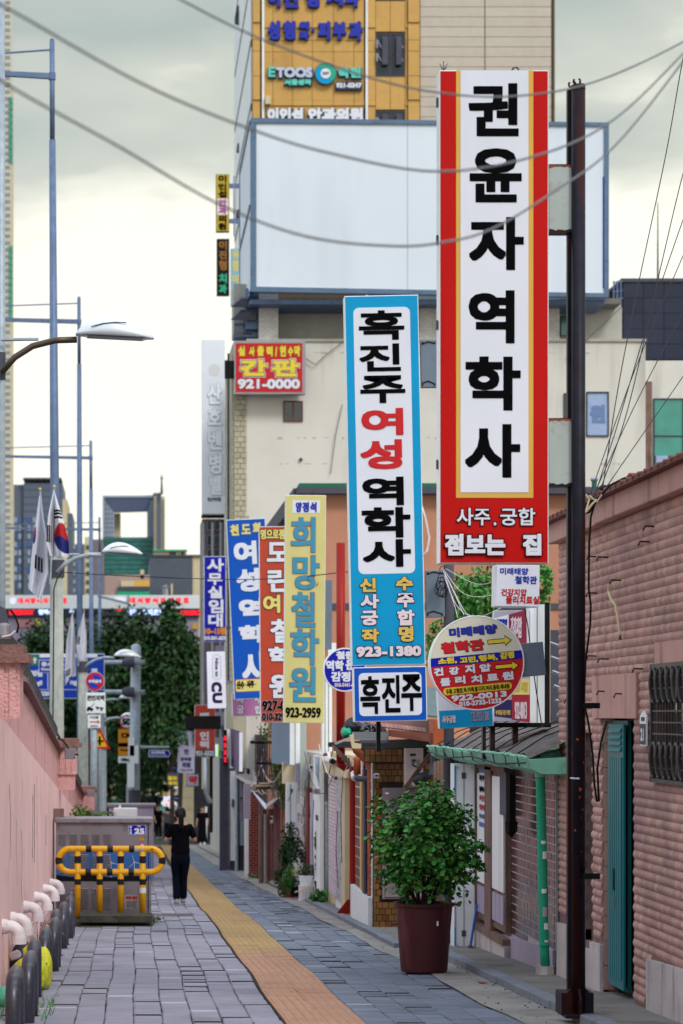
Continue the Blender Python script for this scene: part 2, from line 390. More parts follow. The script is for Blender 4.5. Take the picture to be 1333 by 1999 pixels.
m_stone = M('cream_stone_tile', '#b8b19a', .8, var=.08, isl=.1, dirt=.35, dscale=2, dcol='#7f765c')
m_board = M('blank_banner', '#dbe4ee', .55, var=.03, scale=.4, dirt=0.12, dscale=.9, dcol='#a3adb8', streak=True, dpos=.56)
m_bframe = M('billboard_frame', '#5d7590', .5, .2, var=.1, dirt=.3)
m_tower = M('ochre_panel', '#c59a55', .5, .1, var=.05, isl=.05, dirt=.25, dscale=.7, dcol='#9b7440', streak=True)
m_tower2 = M('beige_panel', '#beb3a6', .6, var=.04, isl=.03, dirt=.2, dscale=.5, dcol='#a0968a', streak=True)
m_joint = M('panel_joint', '#4e3f30', .9)
m_navyP = M('navy_cladding', '#272c40', .35, .2, var=.12, isl=.1)
m_cream = M('cream_render', '#cbbd9c', .85, var=.07, dirt=.25, dscale=1, dcol='#938668', streak=True)
m_greyB = M('blue_grey_cladding', '#5c6472', .6, var=.1)
m_flag = M('flag_cloth', '#dddde8', .8, var=.03)
m_flagr = M('flag_red', '#b3141c', .8, var=.05)
m_flagb = M('flag_blue', '#141c6e', .8, var=.05)
m_wire = M('wire_black', '#17171a', .6)
m_wireg = M('wire_grey', '#6b6c70', .6)
m_purple = M('purple_panel', '#39256b', .4, var=.08)
m_ledw = M('lit_white', '#eef0ff', .5, var=0, emit=0.35)
m_ledr = M('lit_red', '#f02030', .5, var=0, emit=0.7)
m_ledb = M('lit_blue_white', '#b9ccff', .5, var=0, emit=1.1)
m_wood = M('weathered_wood', '#7c6258', .85, var=.2, bump=.6, dirt=.5, dscale=8, dcol='#3d302b', streak=True)
m_silver = M('silver_duct', '#a9adb3', .3, .8, var=.15)
m_rtile = M('pink_brown_roof_tile', '#94695c', .7, var=.15, isl=.15, dirt=.4, dcol='#4b302a')
m_tarp = M('black_tarp', '#22252c', .55, var=.3)
m_bluep = M('blue_paint', '#1c58a8', .4, var=.08)
m_roadblue = M('road_sign_blue', '#1740b4', .4, var=.03, spec=.2)
m_roadgreen = M('road_sign_green', '#1c7a62', .4, var=.03)
m_orange = M('orange_plate', '#d98a1c', .45, var=.05)
m_ybag = M('yellow_bag', '#c7c81e', .35, var=.15, scale=15, bump=1, bscale=18)
m_gbag = M('green_bag', '#4fa88c', .35, var=.15, scale=15, bump=1, bscale=18)
m_terrapot = M('clay_pot', '#7d3428', .7, var=.12)
m_lilac = M('lilac_panel', '#a9a0b4', .6, var=.08, dirt=.3, dscale=3, dcol='#77708a')
m_moss = M('mossy_concrete', '#4b4a40', .95, var=.3, scale=6, bump=.8, bscale=40, dirt=.7, dscale=4, dcol='#2b3118')
m_poster = M('landscape_print_blue', '#2f62a6', .4, var=.2, scale=1.5)

# ------------------------------------------------------------------ ground, paving, kerbs
def sheet(name, xa, xb, ys, dz, mat, n=1, parent=None, **k):
    """a strip that follows the slope; xa, xb may be functions of Y"""
    fa = xa if callable(xa) else (lambda y: xa); fb = xb if callable(xb) else (lambda y: xb)
    mb = MB(); vs = []
    for y in ys: vs += [(fa(y), y, gz(y)+dz), (fb(y), y, gz(y)+dz)]
    mb.add(vs, [(2*i, 2*i+1, 2*i+3, 2*i+2) for i in range(len(ys)-1)])
    return mb.build(name, mat, parent, **k)
def rng(a, b, s):
    r = []; x = a
    while x < b - 1e-6: r.append(x); x += s
    return r + [b]
st(sheet('ground', -900, 900, [-60, 0, 120, 2500], -.16, m_soil))
st(sheet('road', -14, -1.9, [-20, 0, 60, 120, 124], -.12, m_asph))
st(sheet('cross_street', -80, 60, [119.5, 126, 146], -.125, m_asph))
pav = st(sheet('pavement', -1.1, 3.36, rng(8, 119, 3), -.03, m_mortar))
TH = math.atan(SL)
m_hl = M('edge_highlight_paint', '#b3b5be', .8)  # pale strips paint highlights on the raised front edges of some pavers
def wav(x, y): return .004*math.sin(x*3.1+y*.9) + .004*math.sin(y*.37+x)
def xoff(y): return .011*math.sin(y*.55) + .006*math.sin(y*1.27+1) + .010*math.sin(y*.23)
PW, PL = .225, .33
def pave(mat, x0, ncol, name, bond, y0=16.5, y1=118.5):
    cells = []
    for i in range(ncol):
        cx = x0 + (i+.5)*PW; off = (i % 2)*PL*.5 if bond else R.uniform(0, PL)
        y = y0 + off
        while y < y1: cells.append((cx, y + PL/2)); y += PL
    cells.sort(key=lambda c: c[1])
    g = .0035
    def mk(w_, l_):
        mb = MB(); a, b = w_/2-g, l_/2-g*3.4; c = .008
        vs = [(-a,-b,-.06),(a,-b,-.06),(a,b,-.06),(-a,b,-.06),(-a,-b,-c),(a,-b,-c),(a,b,-c),(-a,b,-c),(-a+c,-b+c,0),(a-c,-b+c,0),(a-c,b-c,0),(-a+c,b-c,0)]
        fs = [(0,1,5,4),(1,2,6,5),(2,3,7,6),(3,0,4,7),(4,5,9,8),(5,6,10,9),(6,7,11,10),(7,4,8,11),(8,9,10,11)]
        return vs, fs
    vs, fs = mk(PW, PL); sm = MB().add(vs, fs).mesh(name, mat); rest = MB(); hl = MB(); dj = MB()
    n = 150
    for k, (cx, cy) in enumerate(cells):
        z = gz(cy) + wav(cx, cy) + R.uniform(-.003, .003); rx = -TH + R.uniform(-.006, .006); ry = R.uniform(-.008, .008)
        x = cx + xoff(cy) + R.uniform(-.004, .004)
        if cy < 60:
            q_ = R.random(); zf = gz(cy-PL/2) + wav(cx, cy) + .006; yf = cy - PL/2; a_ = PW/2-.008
            if q_ < .05: hl.box(x-a_, x+a_, yf-.012-.0005*cy, yf+.012+.0005*cy, zf-.03, zf)
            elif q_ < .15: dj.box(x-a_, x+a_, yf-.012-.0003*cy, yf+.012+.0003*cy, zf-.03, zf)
        if k < n:
            o = bpy.data.objects.new(name, sm); COL.objects.link(o); o.parent = pav; o.location = (x, cy, z); o.rotation_euler = (rx, ry, R.uniform(-.006, .006))
        else:
            rest.add([(x+a, cy+b, z+c + b*math.tan(rx) - a*math.tan(ry)) for a, b, c in vs], fs)
    rest.build(name, mat, pav, kind='stuff'); hl.build('edge_highlight', m_hl, pav, kind='stuff'); dj.build('dark_joint', m_mortar, pav, kind='stuff')
pave(m_paveL, -1.08, 10, 'paving_stone', False)
pave(m_paveR, 1.80, 6, 'blue_paving_stone', True)
# tactile guiding tiles: two rows of ribbed tiles
def tac_tile(mat):
    mb = MB(); a = .1485
    mb.box(-a, a, -a, a, -.05, 0)
    for i in range(4):
        x = -a + .035 + i*.074; mb.add([(x-.017,-a+.002,.0005),(x+.017,-a+.002,.0005),(x+.017,a-.002,.0005),(x-.017,a-.002,.0005),(x-.011,-a+.004,.006),(x+.011,-a+.004,.006),(x+.011,a-.004,.006),(x-.011,a-.004,.006)], [(0,1,5,4),(1,2,6,5),(2,3,7,6),(3,0,4,7),(4,5,6,7)])
    return mb
tO, tY = tac_tile(m_tacO), tac_tile(m_tacY); tmO, tmY = tO.mesh('tactile_tile', m_tacO), tY.mesh('tactile_tile', m_tacY)
rest = MB(); y = 16.65; k = 0
while y < 118.5:
    for cx in (1.345, 1.645):
        z = gz(y) + wav(cx, y) + R.uniform(-.002, .002); x = cx + xoff(y) + (max(0, y-60)*.004)
        if k < 300:
            o = bpy.data.objects.new('tactile_tile', tmO if y < 29.1 else tmY); COL.objects.link(o); o.parent = pav; o.location = (x, y, z); o.rotation_euler = (-TH + R.uniform(-.004, .004), R.uniform(-.006, .006), 0)
        else: rest.add([(x+v.x, y+v.y, z+v.z - v.y*SL) for v in tY.v], tY.f)
        k += 1
    y += .3
rest.build('tactile_tile', m_tacY, pav, kind='stuff')
# sliver between tactile row and columns
sheet('filler_strip', 1.17, 1.84, rng(16, 119, 2), -.022, m_mortar, parent=pav)
# yellow crossing strip at the far end of the pavement
mb = MB()
for i in range(16):
    for j in range(3):
        a, b = .1 + i*.3, 115.6 + j*.3; mb.box(a, a+.285, b, b+.285, gz(b)-.02, gz(b)+.012)
mb.build('crossing_tile', m_tacY, pav, kind='stuff')
def xb(y): return max(2.52, 2.97 - .0075*(y-16)) + .03*math.sin(y*.8) + .015*math.sin(y*2.3)
st(sheet('concrete_strip', xb, 3.40, rng(14, 119, 1), .010, m_conc))
kb = st(sheet('raised_apron', 3.46, 4.3, rng(13, 29.8, 2), .07, m_conc2))
def kerbrow(parent, x0, x1, y0, y1, ln, h0):
    y = y0
    while y < y1 - .2:
        e2 = min(y + ln, y1); z0, z1 = gz(y) + h0, gz(e2) + h0; dd = R.uniform(-.006, .006); g = .006
        mb = MB(); mb.hexa([(x0+dd, y+g, z0-.25), (x1+dd, y+g, z0-.25), (x1+dd, e2-g, z1-.25), (x0+dd, e2-g, z1-.25)], [(x0+dd, y+g, z0), (x1+dd, y+g, z0), (x1+dd, e2-g, z1), (x0+dd, e2-g, z1)])
        mb.build('kerb_stone', m_kerb, parent, bevel=.008); y = e2
kerbrow(kb, 3.36, 3.5, 13.5, 29.5, 1.0, .082)
kb2 = st(sheet('brick_apron', 3.2, 4.3, rng(29.8, 47, 2), .055, m_conc2))
kerbrow(kb2, 3.07, 3.2, 29.7, 46, 1.0, .065)
st(sheet('rear_apron', 3.0, 4.3, rng(47.2, 116, 4), .05, m_conc))
# drain cover in the pavement
d = T('drain_cover', 'rusty slotted drain cover set in the pavement behind the yellow guard rail', 'drain cover', (.6, 38.9, gz(38.9)+.012))
mb = MB(); mb.box(.16, 1.0, 38.2, 39.6, gz(38.9)-.07, gz(38.9)-.02); mb.build('frame', m_mortar, d)
mb = MB()
for i in range(26): mb.box(.18+i*.031, .198+i*.031, 38.45, 39.35, gz(38.9)-.019, gz(38.9)+.008)
mb.build('grate', M('rusty_grate', '#6a6066', .8, .3, var=.3), d)
# small stones and litter on the concrete
lv = T('fallen_leaf', 'curled brown leaf lying on concrete beside the maroon pot', 'leaf', (3.25, 23.6, gz(23.6)+.01))
MB().add([(3.22,23.5,gz(23.5)+.012),(3.29,23.55,gz(23.5)+.03),(3.27,23.7,gz(23.7)+.014),(3.2,23.66,gz(23.7)+.03)], [(0,1,2,3)]).build('blade', m_terrapot, lv)
mb = MB()
for i in range(260):
    y = R.uniform(17, 50); x = R.choice((R.uniform(2.9, 3.36), R.uniform(3.3, 3.37))); s_ = R.uniform(.004, .013); z = gz(y) + .012
    mb.add([(x-s_,y-s_,z),(x+s_,y-s_*.8,z),(x+s_*.6,y+s_,z),(x,y,z+s_)], [(0,1,3),(1,2,3),(2,0,3)])
mb.build('grit', m_mortar, None, kind='stuff', label='dark grit scattered along the foot of the kerb', category='grit')

m_damp = M('damp_pink', '#c79a98', .7, var=.12, dirt=.5, dcol='#8b7071')
# ------------------------------------------------------------------ pink boundary wall with coping, piers, railing
WX = -1.1
def ztop(y): return 1.93 - max(0, y-26.2)*.0655
wall = T('pink_boundary_wall', 'long pink rendered wall stepping down beside the pavement with roughcast upper band', 'wall', (WX, 14, gz(14)))
def wallstrip(name, mat, x0, x1, f0, f1, y0, y1, n=14):
    mb = MB()
    for i in range(n):
        a, b = y0 + (y1-y0)*i/n, y0 + (y1-y0)*(i+1)/n
        mb.hexa([(x0,a,f0(a)),(x1,a,f0(a)),(x1,b,f0(b)),(x0,b,f0(b))], [(x0,a,f1(a)),(x1,a,f1(a)),(x1,b,f1(b)),(x0,b,f1(b))])
    return mb.build(name, mat, wall)
def zmid(y): return 1.6 - (y-21.7)*.0643 
wallstrip('wall_base', m_pink, WX-.3, WX, lambda y: gz(y)-.5, zmid, 10, 84, 20)
wallstrip('wall_panel', m_pinkR, WX-.3, WX-.025, zmid, ztop, 10, 84, 20)
# coping made of single stones, railing above
def coprow(y0, y1):
    y = y0
    while y < y1:
        e2 = min(y+.62, y1)
        mb = MB(); g = .008; mb.hexa([(WX-.36,y+g,ztop(y)),(WX+.06,y+g,ztop(y)),(WX+.06,e2-g,ztop(e2)),(WX-.36,e2-g,ztop(e2))], [(WX-.36,y+g,ztop(y)+.09),(WX+.03,y+g,ztop(y)+.07),(WX+.03,e2-g,ztop(e2)+.07),(WX-.36,e2-g,ztop(e2)+.09)])
        mb.build('coping_stone', m_pinkD, wall); y = e2
coprow(20.2, 40); coprow(40.8, 60); coprow(60.8, 80)
for yp in (19.4, 40, 60):
    zt = ztop(yp) + .06; mb = MB()
    mb.box(WX-.34, -.86, yp, yp+.55, zmid(yp+.3)+.02, zt-.42)
    mb.box(WX-.34, -.83, yp-.03, yp+.58, zt-.42, zt)
    for i in range(3):
        mb.box(WX+.01+i*.09, WX+.06+i*.09, yp-.045, yp-.031, zt-.42, zt-.03)
    p_ = mb.build('pier', m_pinkR, wall)
    mb = MB(); mb.box(WX-.42, -.76, yp-.1, yp+.66, zt, zt+.07); mb.box(WX-.36, -.80, yp-.06, yp+.62, zt+.07, zt+.14)
    mb.build('pier_cap', m_pinkD, p_)
# vertical cracks of the panels
mb = MB()
for yy in (22.6, 25.8, 30.5, 33.9, 37.4, 44, 48, 53, 57):
    mb.box(WX-.05, WX-.0235, yy, yy+.03, zmid(yy)+.02, ztop(yy)-.02)
mb.build('panel_joint', m_pinkD, wall)
for yy, a, b in ((29.5, .2, 1.1), (33.6, .45, .85)):
    MB().box(WX+.0005, WX+.004, yy, yy+.03, zmid(yy)-.1-b, zmid(yy)-.1-a).build('crack', m_mortar, wall)
rc = random.Random(9)
for i in range(6):
    y = rc.uniform(21.5, 38); z = zmid(y) - rc.uniform(.15, .9); pts = []
    for k in range(7): pts.append((WX+.0006, y, z)); y += rc.uniform(-.12, .16); z -= rc.uniform(.06, .2)
    MB().tube(pts, rc.uniform(.0015, .003), 4).build('crack', m_pinkD, wall)
for y, lb in ((22.9, .5), (27.9, .35), (31.2, .3)):
    MB().prism(sideR(WX), [(y, gz(y)+.02), (y+1.6, gz(y+1.6)+.02), (y+1.5, gz(y)+lb*.5), (y+1.1, gz(y)+lb*.8), (y+.7, gz(y)+lb*.6), (y+.3, gz(y)+lb)], .0005, .003).build('damp_patch', m_damp, wall)
rail = T('iron_railing', 'black wrought iron railing of curved spikes on top of the pink wall', 'railing', (WX-.1, 21, ztop(21)+.09))
for (a, b) in ((20.2, 40), (40.9, 60)):
    n = int((b-a)/.40)
    for i in range(n):
        y = a + .12 + i*.40; z = ztop(y)+.08
        pts = [(WX-.12 + .10*math.sin(math.pi*t), y + .10*math.sin(3*t), z + (.42 if a < 30 else .34)*t) for t in (0,.2,.4,.6,.8,1)]
        MB().tube(pts, [.013,.013,.013,.012,.009,.003], 5).build('spike', m_iron, rail)
    for hz in (.12,): MB().tube([(WX-.06, y, ztop(y)+.08+hz) for y in rng(a, b, 2)], .011, 5).build('rail_bar', m_iron, rail)
cond = T('junction_box', 'grey junction box with black conduit on the end of the wall coping', 'junction box', (-.95, 39.4, ztop(39.4)+.1))
mb = MB(); mb.ob(front(39.3), px(126,39.3), px(147,39.3), pz(1482,39.3), pz(1461,39.3), -.1, 0); mb.build('box_body', m_cab, cond, bevel=.006)
MB().tube([P(112,1440,39.2), P(122,1445,39.2), P(131,1456,39.2), P(134,1462,39.2)], .012, 6).build('conduit', m_black, cond)
MB().tube([P(146,1472,39.25), P(153,1474,39.25)], .015, 6).build('cable_gland', m_black, cond)
cb2 = T('junction_box', 'small dark junction box on second pier of the pink wall', 'junction box', P(178,1548,59.3))
MB().ob(front(59.3), px(170,59.3), px(184,59.3), pz(1555,59.3), pz(1542,59.3), -.1, 0).build('box_body', m_cab, cb2, bevel=.006)
cb3 = T('junction_box', 'brownish junction box fixed to the pink wall behind the cabinet', 'junction box', P(116,1590,36.9))
MB().box(WX, WX+.15, 36.9, 37.1, pz(1602,36.9), pz(1579,36.9)).build('box_body', m_wood, cb3, bevel=.006)
# loudspeaker like clutter on the first pier
bx = T('alarm_siren', 'weathered grey siren with cables on top of the nearest pink pier', 'siren', P(18,1235,19.5))
MB().lathe(P(8,1247,19.5), [(.055,0),(.06,.03),(.05,.1),(.035,.12)], 16).build('horn_base', m_cab, bx, smooth=False)
MB().prism(Fr(P(0,0,19.5)*0+Vector((0,19.5,0)),(1,0,0),(0,0,1),(0,-1,0)), [(px(-6,19.5),pz(1246,19.5)),(px(24,19.5),pz(1246,19.5)),(px(10,19.5),pz(1188,19.5)),(px(-6,19.5),pz(1180,19.5))], -.05, .02).build('hood', m_slate, bx)
MB().tube([P(20,1190,19.5),P(30,1203,19.5),P(36,1222,19.5),P(33,1236,19.5)], .008, 6).build('cable', m_black, bx)
MB().tube([P(4,1243,19.4),P(20,1240,19.4),P(30,1231,19.4)], .006, 6).build('cable', m_pvc, bx)

# white plastic drain elbows
g_ = 'white drain elbows sticking out of the pink wall'
elb = [(22.1, 'nearest white pvc elbow, cut off by the photo edge'), (23.7, 'second white pvc elbow, above the yellow rubbish bag'), (26.6, 'third white pvc elbow from the front on the pink wall'), (29.6, 'fourth white pvc elbow from the front on the pink wall'), (32.6, 'fifth white pvc elbow from the front on the pink wall'), (35.3, 'white pvc elbow farthest back, beside the grey cabinet')]
for y, lb in elb:
    z = gz(y) + .60; t = T('drain_elbow', lb, 'pipe elbow', (WX, y, z), g_)
    pts = [(WX-.02, y, z), (WX+.06, y, z)] + [(WX+.06+.085*math.sin(a), y, z-.085+.085*math.cos(a)) for a in (.3,.65,1.0,1.3,math.pi/2)] + [(WX+.145, y, z-.14)]
    MB().tube(pts, .056, 16).build('pipe', m_pvc, t, smooth=True)
    MB().tube([(WX+.145, y, z-.085), (WX+.145, y, z-.15)], .065, 16).build('socket', m_pvc, t, smooth=False)
    MB().tube([(WX+.0, y, z), (WX+.045, y, z)], .065, 16).build('collar', m_pvc, t)

# arched bollards
g_ = 'charcoal arched bollards along the pink wall'
bl = [17.7, 19.6, 21.6, 23.7, 25.8, 28.0, 30.2, 32.5, 34.9]
bn = ['nearest charcoal arch bollard, cut by the left edge of the photo', 'second charcoal arch bollard from the front beside the pavement', 'charcoal arch bollard with a white spot, before the yellow bag', 'fourth charcoal arch bollard, just behind the yellow bag', 'fifth charcoal arch bollard from the front', 'sixth charcoal arch bollard from the front', 'seventh charcoal arch bollard from the front', 'charcoal arch bollard second nearest to the cabinet', 'last charcoal arch bollard, next to the yellow guard rail']
for i, (y, lb) in enumerate(zip(bl, bn)):
    x = -.78 + .03*math.sin(i*2.1) - .012*(i < 2); z = gz(y); hh = .47; r = .19
    q_ = .36; pts = [(x, y-q_, z-.1), (x, y-q_, z+hh-r)] + [(x, y-q_+r-r*math.cos(a), z+hh-r+r*math.sin(a)) for a in [math.pi*.5*k/5 for k in range(1, 6)]] 
    pts += [(x, y+q_-r+r*math.sin(a), z+hh-r+r*math.cos(a)) for a in [math.pi*.5*k/5 for k in range(1, 6)]] + [(x, y+q_, z-.12)]
    t = T('arch_bollard', lb, 'bollard', (x, y, z), g_)
    MB().tube(pts, .052, 12).build('arch', m_boll, t, smooth=True)
    MB().lathe((x, y-q_, z-.01), [(.075,0),(.07,.02)], 14).build('foot_plate', m_boll, t)
    MB().lathe((x, y+q_, z-.03), [(.075,0),(.07,.02)], 14).build('foot_plate', m_boll, t)

# ------------------------------------------------------------------ grey utility cabinet on its base
Yc = 36.6
cab = T('utility_cabinet', 'grey steel electrical cabinet numbered 25 standing behind the yellow guard rail', 'cabinet', P(202, 1790, Yc))
fc = front(Yc); X = lambda x, Y=Yc: px(x, Y); Z = lambda y, Y=Yc: pz(y, Y)
mb = MB(); mb.ob(fc, X(109), X(295), Z(1790), Z(1606), -.62, 0); mb.build('cabinet_body', m_cab, cab, bevel=.008)
MB().ob(fc, X(106), X(298), Z(1606), Z(1597), -.66, .05).build('cabinet_roof', m_cab, cab, bevel=.008)
MB().ob(fc, X(288.5), X(290), Z(1788), Z(1608), .0, .006).build('door_gap', m_black, cab)
MB().ob(fc, X(109.5), X(287), Z(1716), Z(1664), .001, .004).build('landscape_print', m_poster, cab)
MB().ob(fc, X(288), X(295), Z(1716), Z(1664), .001, .004).build('landscape_print', m_poster, cab)
MB().prism(fc, [(X(109.5),Z(1720)),(X(287),Z(1720)),(X(287),Z(1712)),(X(255),Z(1709)),(X(215),Z(1713)),(X(170),Z(1707)),(X(140),Z(1712)),(X(109.5),Z(1708))], .0045, .007).build('printed_hill', m_black, cab)
mb = MB()
for (cx, cy, r) in ((262, 1683, 14), (217, 1684, 17)):
    mb.ob(fc, X(cx-.4), X(cx+.4), Z(cy+28), Z(cy), .0045, .006)
    for a in (90, 210, 330):
        q = math.radians(a+15); mb.tube([(X(cx), Yc-.007, Z(cy)), (X(cx+r*math.cos(q)), Yc-.007, Z(cy-r*math.sin(q)))], [.004, .002], 4)
mb.build('printed_wind_turbine', m_white, cab)
for (ya, yb) in ((1628, 1651), (1668, 1706), (1734, 1776)):
    for c_ in range(5):
        x0 = 114 + c_*22; mb = MB(); n = int((yb-ya)/3.1)
        for i in range(n):
            z = Z(ya + i*3.1); mb.hexa([(X(x0), Yc-.0005, z-.013), (X(x0+15), Yc-.0005, z-.013), (X(x0+15), Yc-.0005, z), (X(x0), Yc-.0005, z)], [(X(x0+1), Yc-.018, z-.012), (X(x0+14), Yc-.018, z-.012), (X(x0+14), Yc-.004, z), (X(x0+1), Yc-.004, z)])
        mb.build('louvre_panel', m_cab, cab)
mb = MB()
for i in range(150):
    x, y = R.uniform(112, 284), R.uniform(1722, 1786); s_ = .35; mb.ob(fc, X(x-s_), X(x+s_), Z(y+s_), Z(y-s_), .0, .004)
mb.build('stud', m_slate, cab, kind='stuff')
pl = MB().ob(fc, X(250), X(285), Z(1630), Z(1610), .001, .006).build('number_plate', m_navy, cab)
mb = MB(); put_text(mb, '25', fc, X(272), Z(1622.5), .145, .085, .008, .007); put_text(mb, 'TR', fc, X(271), Z(1613.2), .05, .026, .003, .007)
for i, ch in enumerate('동소문'): put_text(mb, ch, fc, X(255), Z(1614.5+i*5.6), .034, .034, .002, .007, dirs=4)
mb.build('lettering', m_white, pl)
mb = MB(); mb.ob(fc, X(251), X(284), Z(1611.3), Z(1610.6), .0065, .008); mb.ob(fc, X(251), X(284), Z(1629.5), Z(1628.8), .0065, .008); mb.ob(fc, X(250.4), X(251.2), Z(1629.5), Z(1610.6), .0065, .008); mb.ob(fc, X(284), X(284.8), Z(1629.5), Z(1610.6), .0065, .008); mb.build('plate_edge', m_white, pl)
ws = MB().prism(fc, [(X(271), Z(1640.5)), (X(282), Z(1640.5)), (X(276.5), Z(1631))], .001, .005).build('warning_sticker', m_orange, cab)
MB().prism(fc, [(X(276), Z(1639)), (X(277.6), Z(1635.6)), (X(276.6), Z(1635.8)), (X(277.6), Z(1632.8)), (X(275.2), Z(1636.6)), (X(276.4), Z(1636.4))], .0055, .007).build('bolt_symbol', m_ink, ws)
ns = MB().prism(fc, circ(X(276.5), Z(1651), .04, 20), .001, .004).build('prohibition_sticker', m_inkred, cab)
MB().prism(fc, circ(X(276.5), Z(1651), .03, 20), .0045, .006).build('sticker_disc', m_white, ns)
mb = MB(); mb.hexa([(X(273),Yc-.0065,Z(1648)),(X(274),Yc-.0065,Z(1647)),(X(280),Yc-.0065,Z(1654)),(X(279),Yc-.0065,Z(1655))], [(X(273),Yc-.008,Z(1648)),(X(274),Yc-.008,Z(1647)),(X(280),Yc-.008,Z(1654)),(X(279),Yc-.008,Z(1655))]); mb.build('bar', m_inkred, ns)
nt_ = MB().ob(fc, X(243), X(270), Z(1774), Z(1747), .001, .005).build('notice', m_plinth, cab)
mb = MB(); put_text(mb, '무단 금지', fc, X(256.5), Z(1752.5), .17, .05, .006, .006); mb.build('lettering', m_inkred, nt_)
mb = MB()
for i in range(5): mb.ob(fc, X(246), X(267-i % 2*3), Z(1760.5+i*2.6), Z(1759.4+i*2.6), .0055, .007)
mb.build('small_print', m_slate, nt_, kind='stuff')
base = T('cabinet_base', 'low mossy concrete base under the cabinet and guard rail', 'base', P(235, 1805, 35.3))
mb = MB(); zb = gz(35.2)-.15
mb.hexa([(px(152,35.2), 35.0, zb), (px(312,35.2), 34.8, zb), (px(300,36.9)+.05, 37.4, zb), (px(118,36.9), 37.4, zb)], [(px(155,35.2), 35.25, Z(1793)), (px(297,35.2), 35.25, Z(1793)), (px(297,36.9)+.02, 37.4, Z(1791)), (px(118,36.9), 37.4, Z(1791))])
mb.build('slab', m_moss, base, bevel=.02)
MB().ob(front(35.4), px(155,35.4), px(297,35.4), pz(1800,35.4), pz(1786,35.4), -.4, .12).build('upper_slab', m_moss, base, bevel=.01)

# yellow and black guard rail
Yg = 35.9; X = lambda x: px(x, Yg); Z = lambda y: pz(y, Yg); r = .046
gr = T('guard_rail', 'yellow and black striped steel guard rail in front of the grey cabinet', 'guard rail', P(216, 1788, Yg))
def loop(a0, a1, n=10, cx=0, s=1): return [(X(cx) + s*.162*math.sin(a0+(a1-a0)*i/n), Yg, Z(1680) + .162*math.cos(a0+(a1-a0)*i/n)) for i in range(n+1)]
pts = loop(0, math.pi, 14, 294) + loop(math.pi, 0, 14, 137, -1); pts = [(p[0], p[1], p[2]) for p in pts]; pts.append(pts[0]); pts.append(pts[1])
MB().tube(pts, r, 14, cap=False).build('loop_rail', m_ygold, gr, smooth=True)
for xx in (151.5, 194.5, 235.5, 278.5):
    p_ = MB().tube([(X(xx), Yg, Z(1662)), (X(xx), Yg, Z(1790))], r*.95, 14).build('post', m_ygold, gr, smooth=True)
    for (ya, yb) in ((1671, 1685), (1716, 1727)):
        MB().tube([(X(xx), Yg, Z(ya)), (X(xx), Yg, Z(yb))], r*.99, 14).build('stripe', m_bk2, p_, smooth=False)
for xx, zz in ((173, 0), (215, 0), (257, 0), (172, 1), (214, 1), (256, 1)):
    yy = 1680 - .162*F/Yg if zz == 0 else 1680 + .162*F/Yg
    MB().tube([(X(xx-5.5), Yg, Z(yy)), (X(xx+5.5), Yg, Z(yy))], r*1.03, 14).build('stripe', m_bk2, gr)
for xc, s in ((137, -1), (294, 1)):
    MB().tube(loop(1.3, 1.85, 4, xc, s), r*1.03, 14).build('stripe', m_bk2, gr)
MB().tube([(X(278.5), Yg, Z(1733)), (X(278.5), Yg, Z(1743))], r*1.0, 14).build('sticker', m_whitebox, gr)
MB().tube([(X(262), Yg, Z(1658.5)), (X(281), Yg, Z(1658.5))], r*1.02, 14).build('paint_patch', m_galv, gr)

# foliage maker: leaf quads in clumps
def leaves(n, cx, cy, cz, rx, ry, rz, s, shell=.45, clump=26, flat=.5, cut=None, mb=None):
    mb = mb or MB(); cl = []
    for i in range(clump):
        while True:
            a = Vector((R.uniform(-1,1), R.uniform(-1,1), R.uniform(-1,1)))
            if shell < a.length < 1: break
        cl.append(a * R.uniform(.86, 1.04))
    cr = 1.25/(clump**(1/3))
    for i in range(n):
        c = R.choice(cl); q = Vector((R.gauss(0,1), R.gauss(0,1), R.gauss(0,1))).normalized() * cr * R.random()**.5
        p = c + q
        if p.length > 1.16: p *= 1.16/p.length
        if cut and not cut(p): continue
        c0 = Vector((cx+p.x*rx, cy+p.y*ry, cz+p.z*rz))
        nrm = (p.normalized()*.6 + Vector((R.gauss(0,1), R.gauss(0,1), R.gauss(0,1)+.6))*flat).normalized()
        t = nrm.cross(Vector((R.uniform(-1,1), R.uniform(-1,1), R.uniform(-.3,.3)))).normalized(); b = nrm.cross(t); z = s*R.uniform(.6, 1.25)
        mb.add([c0 - t*z, c0 + b*z*.55 + nrm*z*.12, c0 + t*z, c0 - b*z*.55 + nrm*z*.12], [(0,1,2),(0,2,3)])
    return mb

# weeds and plants behind the cabinet
t = T('vine_plant', 'yellow green climbing leaves on the wall above the grey cabinet', 'plant', P(165, 1600, 38.5))
mb = leaves(170, px(160,38.5), 38.5, pz(1588,38.5), .2, .15, .12, .035, .1, 8); leaves(120, px(200,38.5), 38.5, pz(1592,38.5), .2, .15, .06, .03, .1, 6, mb=mb); mb.build('foliage', m_leafy, t, kind='stuff')
MB().tube([P(150,1604,38.5), P(158,1592,38.5), P(172,1585,38.5), P(200,1596,38.5)], .008, 5).build('stem', m_bark, t)
t = T('dry_weed', 'dry weeds growing from the foot of the pink wall near the bollards', 'weed', (-1.02, 27, gz(27)))
mb = MB()
for i in range(16):
    y = R.uniform(26.0, 29); a = R.uniform(-.1, .25); hh = R.uniform(.2, .45); z = gz(y)
    mb.tube([(-1.03, y, z), (-1.0+a*.5, y, z+hh*.6), (-.98+a, y, z+hh)], [.006, .004, .002], 4)
    leaves(6, -.98+a, y, z+hh*.9, .05, .05, .05, .018, .1, 3, mb=mb)
mb.build('stalks', m_wood, t, kind='stuff')
t = T('grass_tuft', 'green grass tuft between the pink wall and nearest bollards', 'grass', (-.97, 20.5, gz(20.5)))
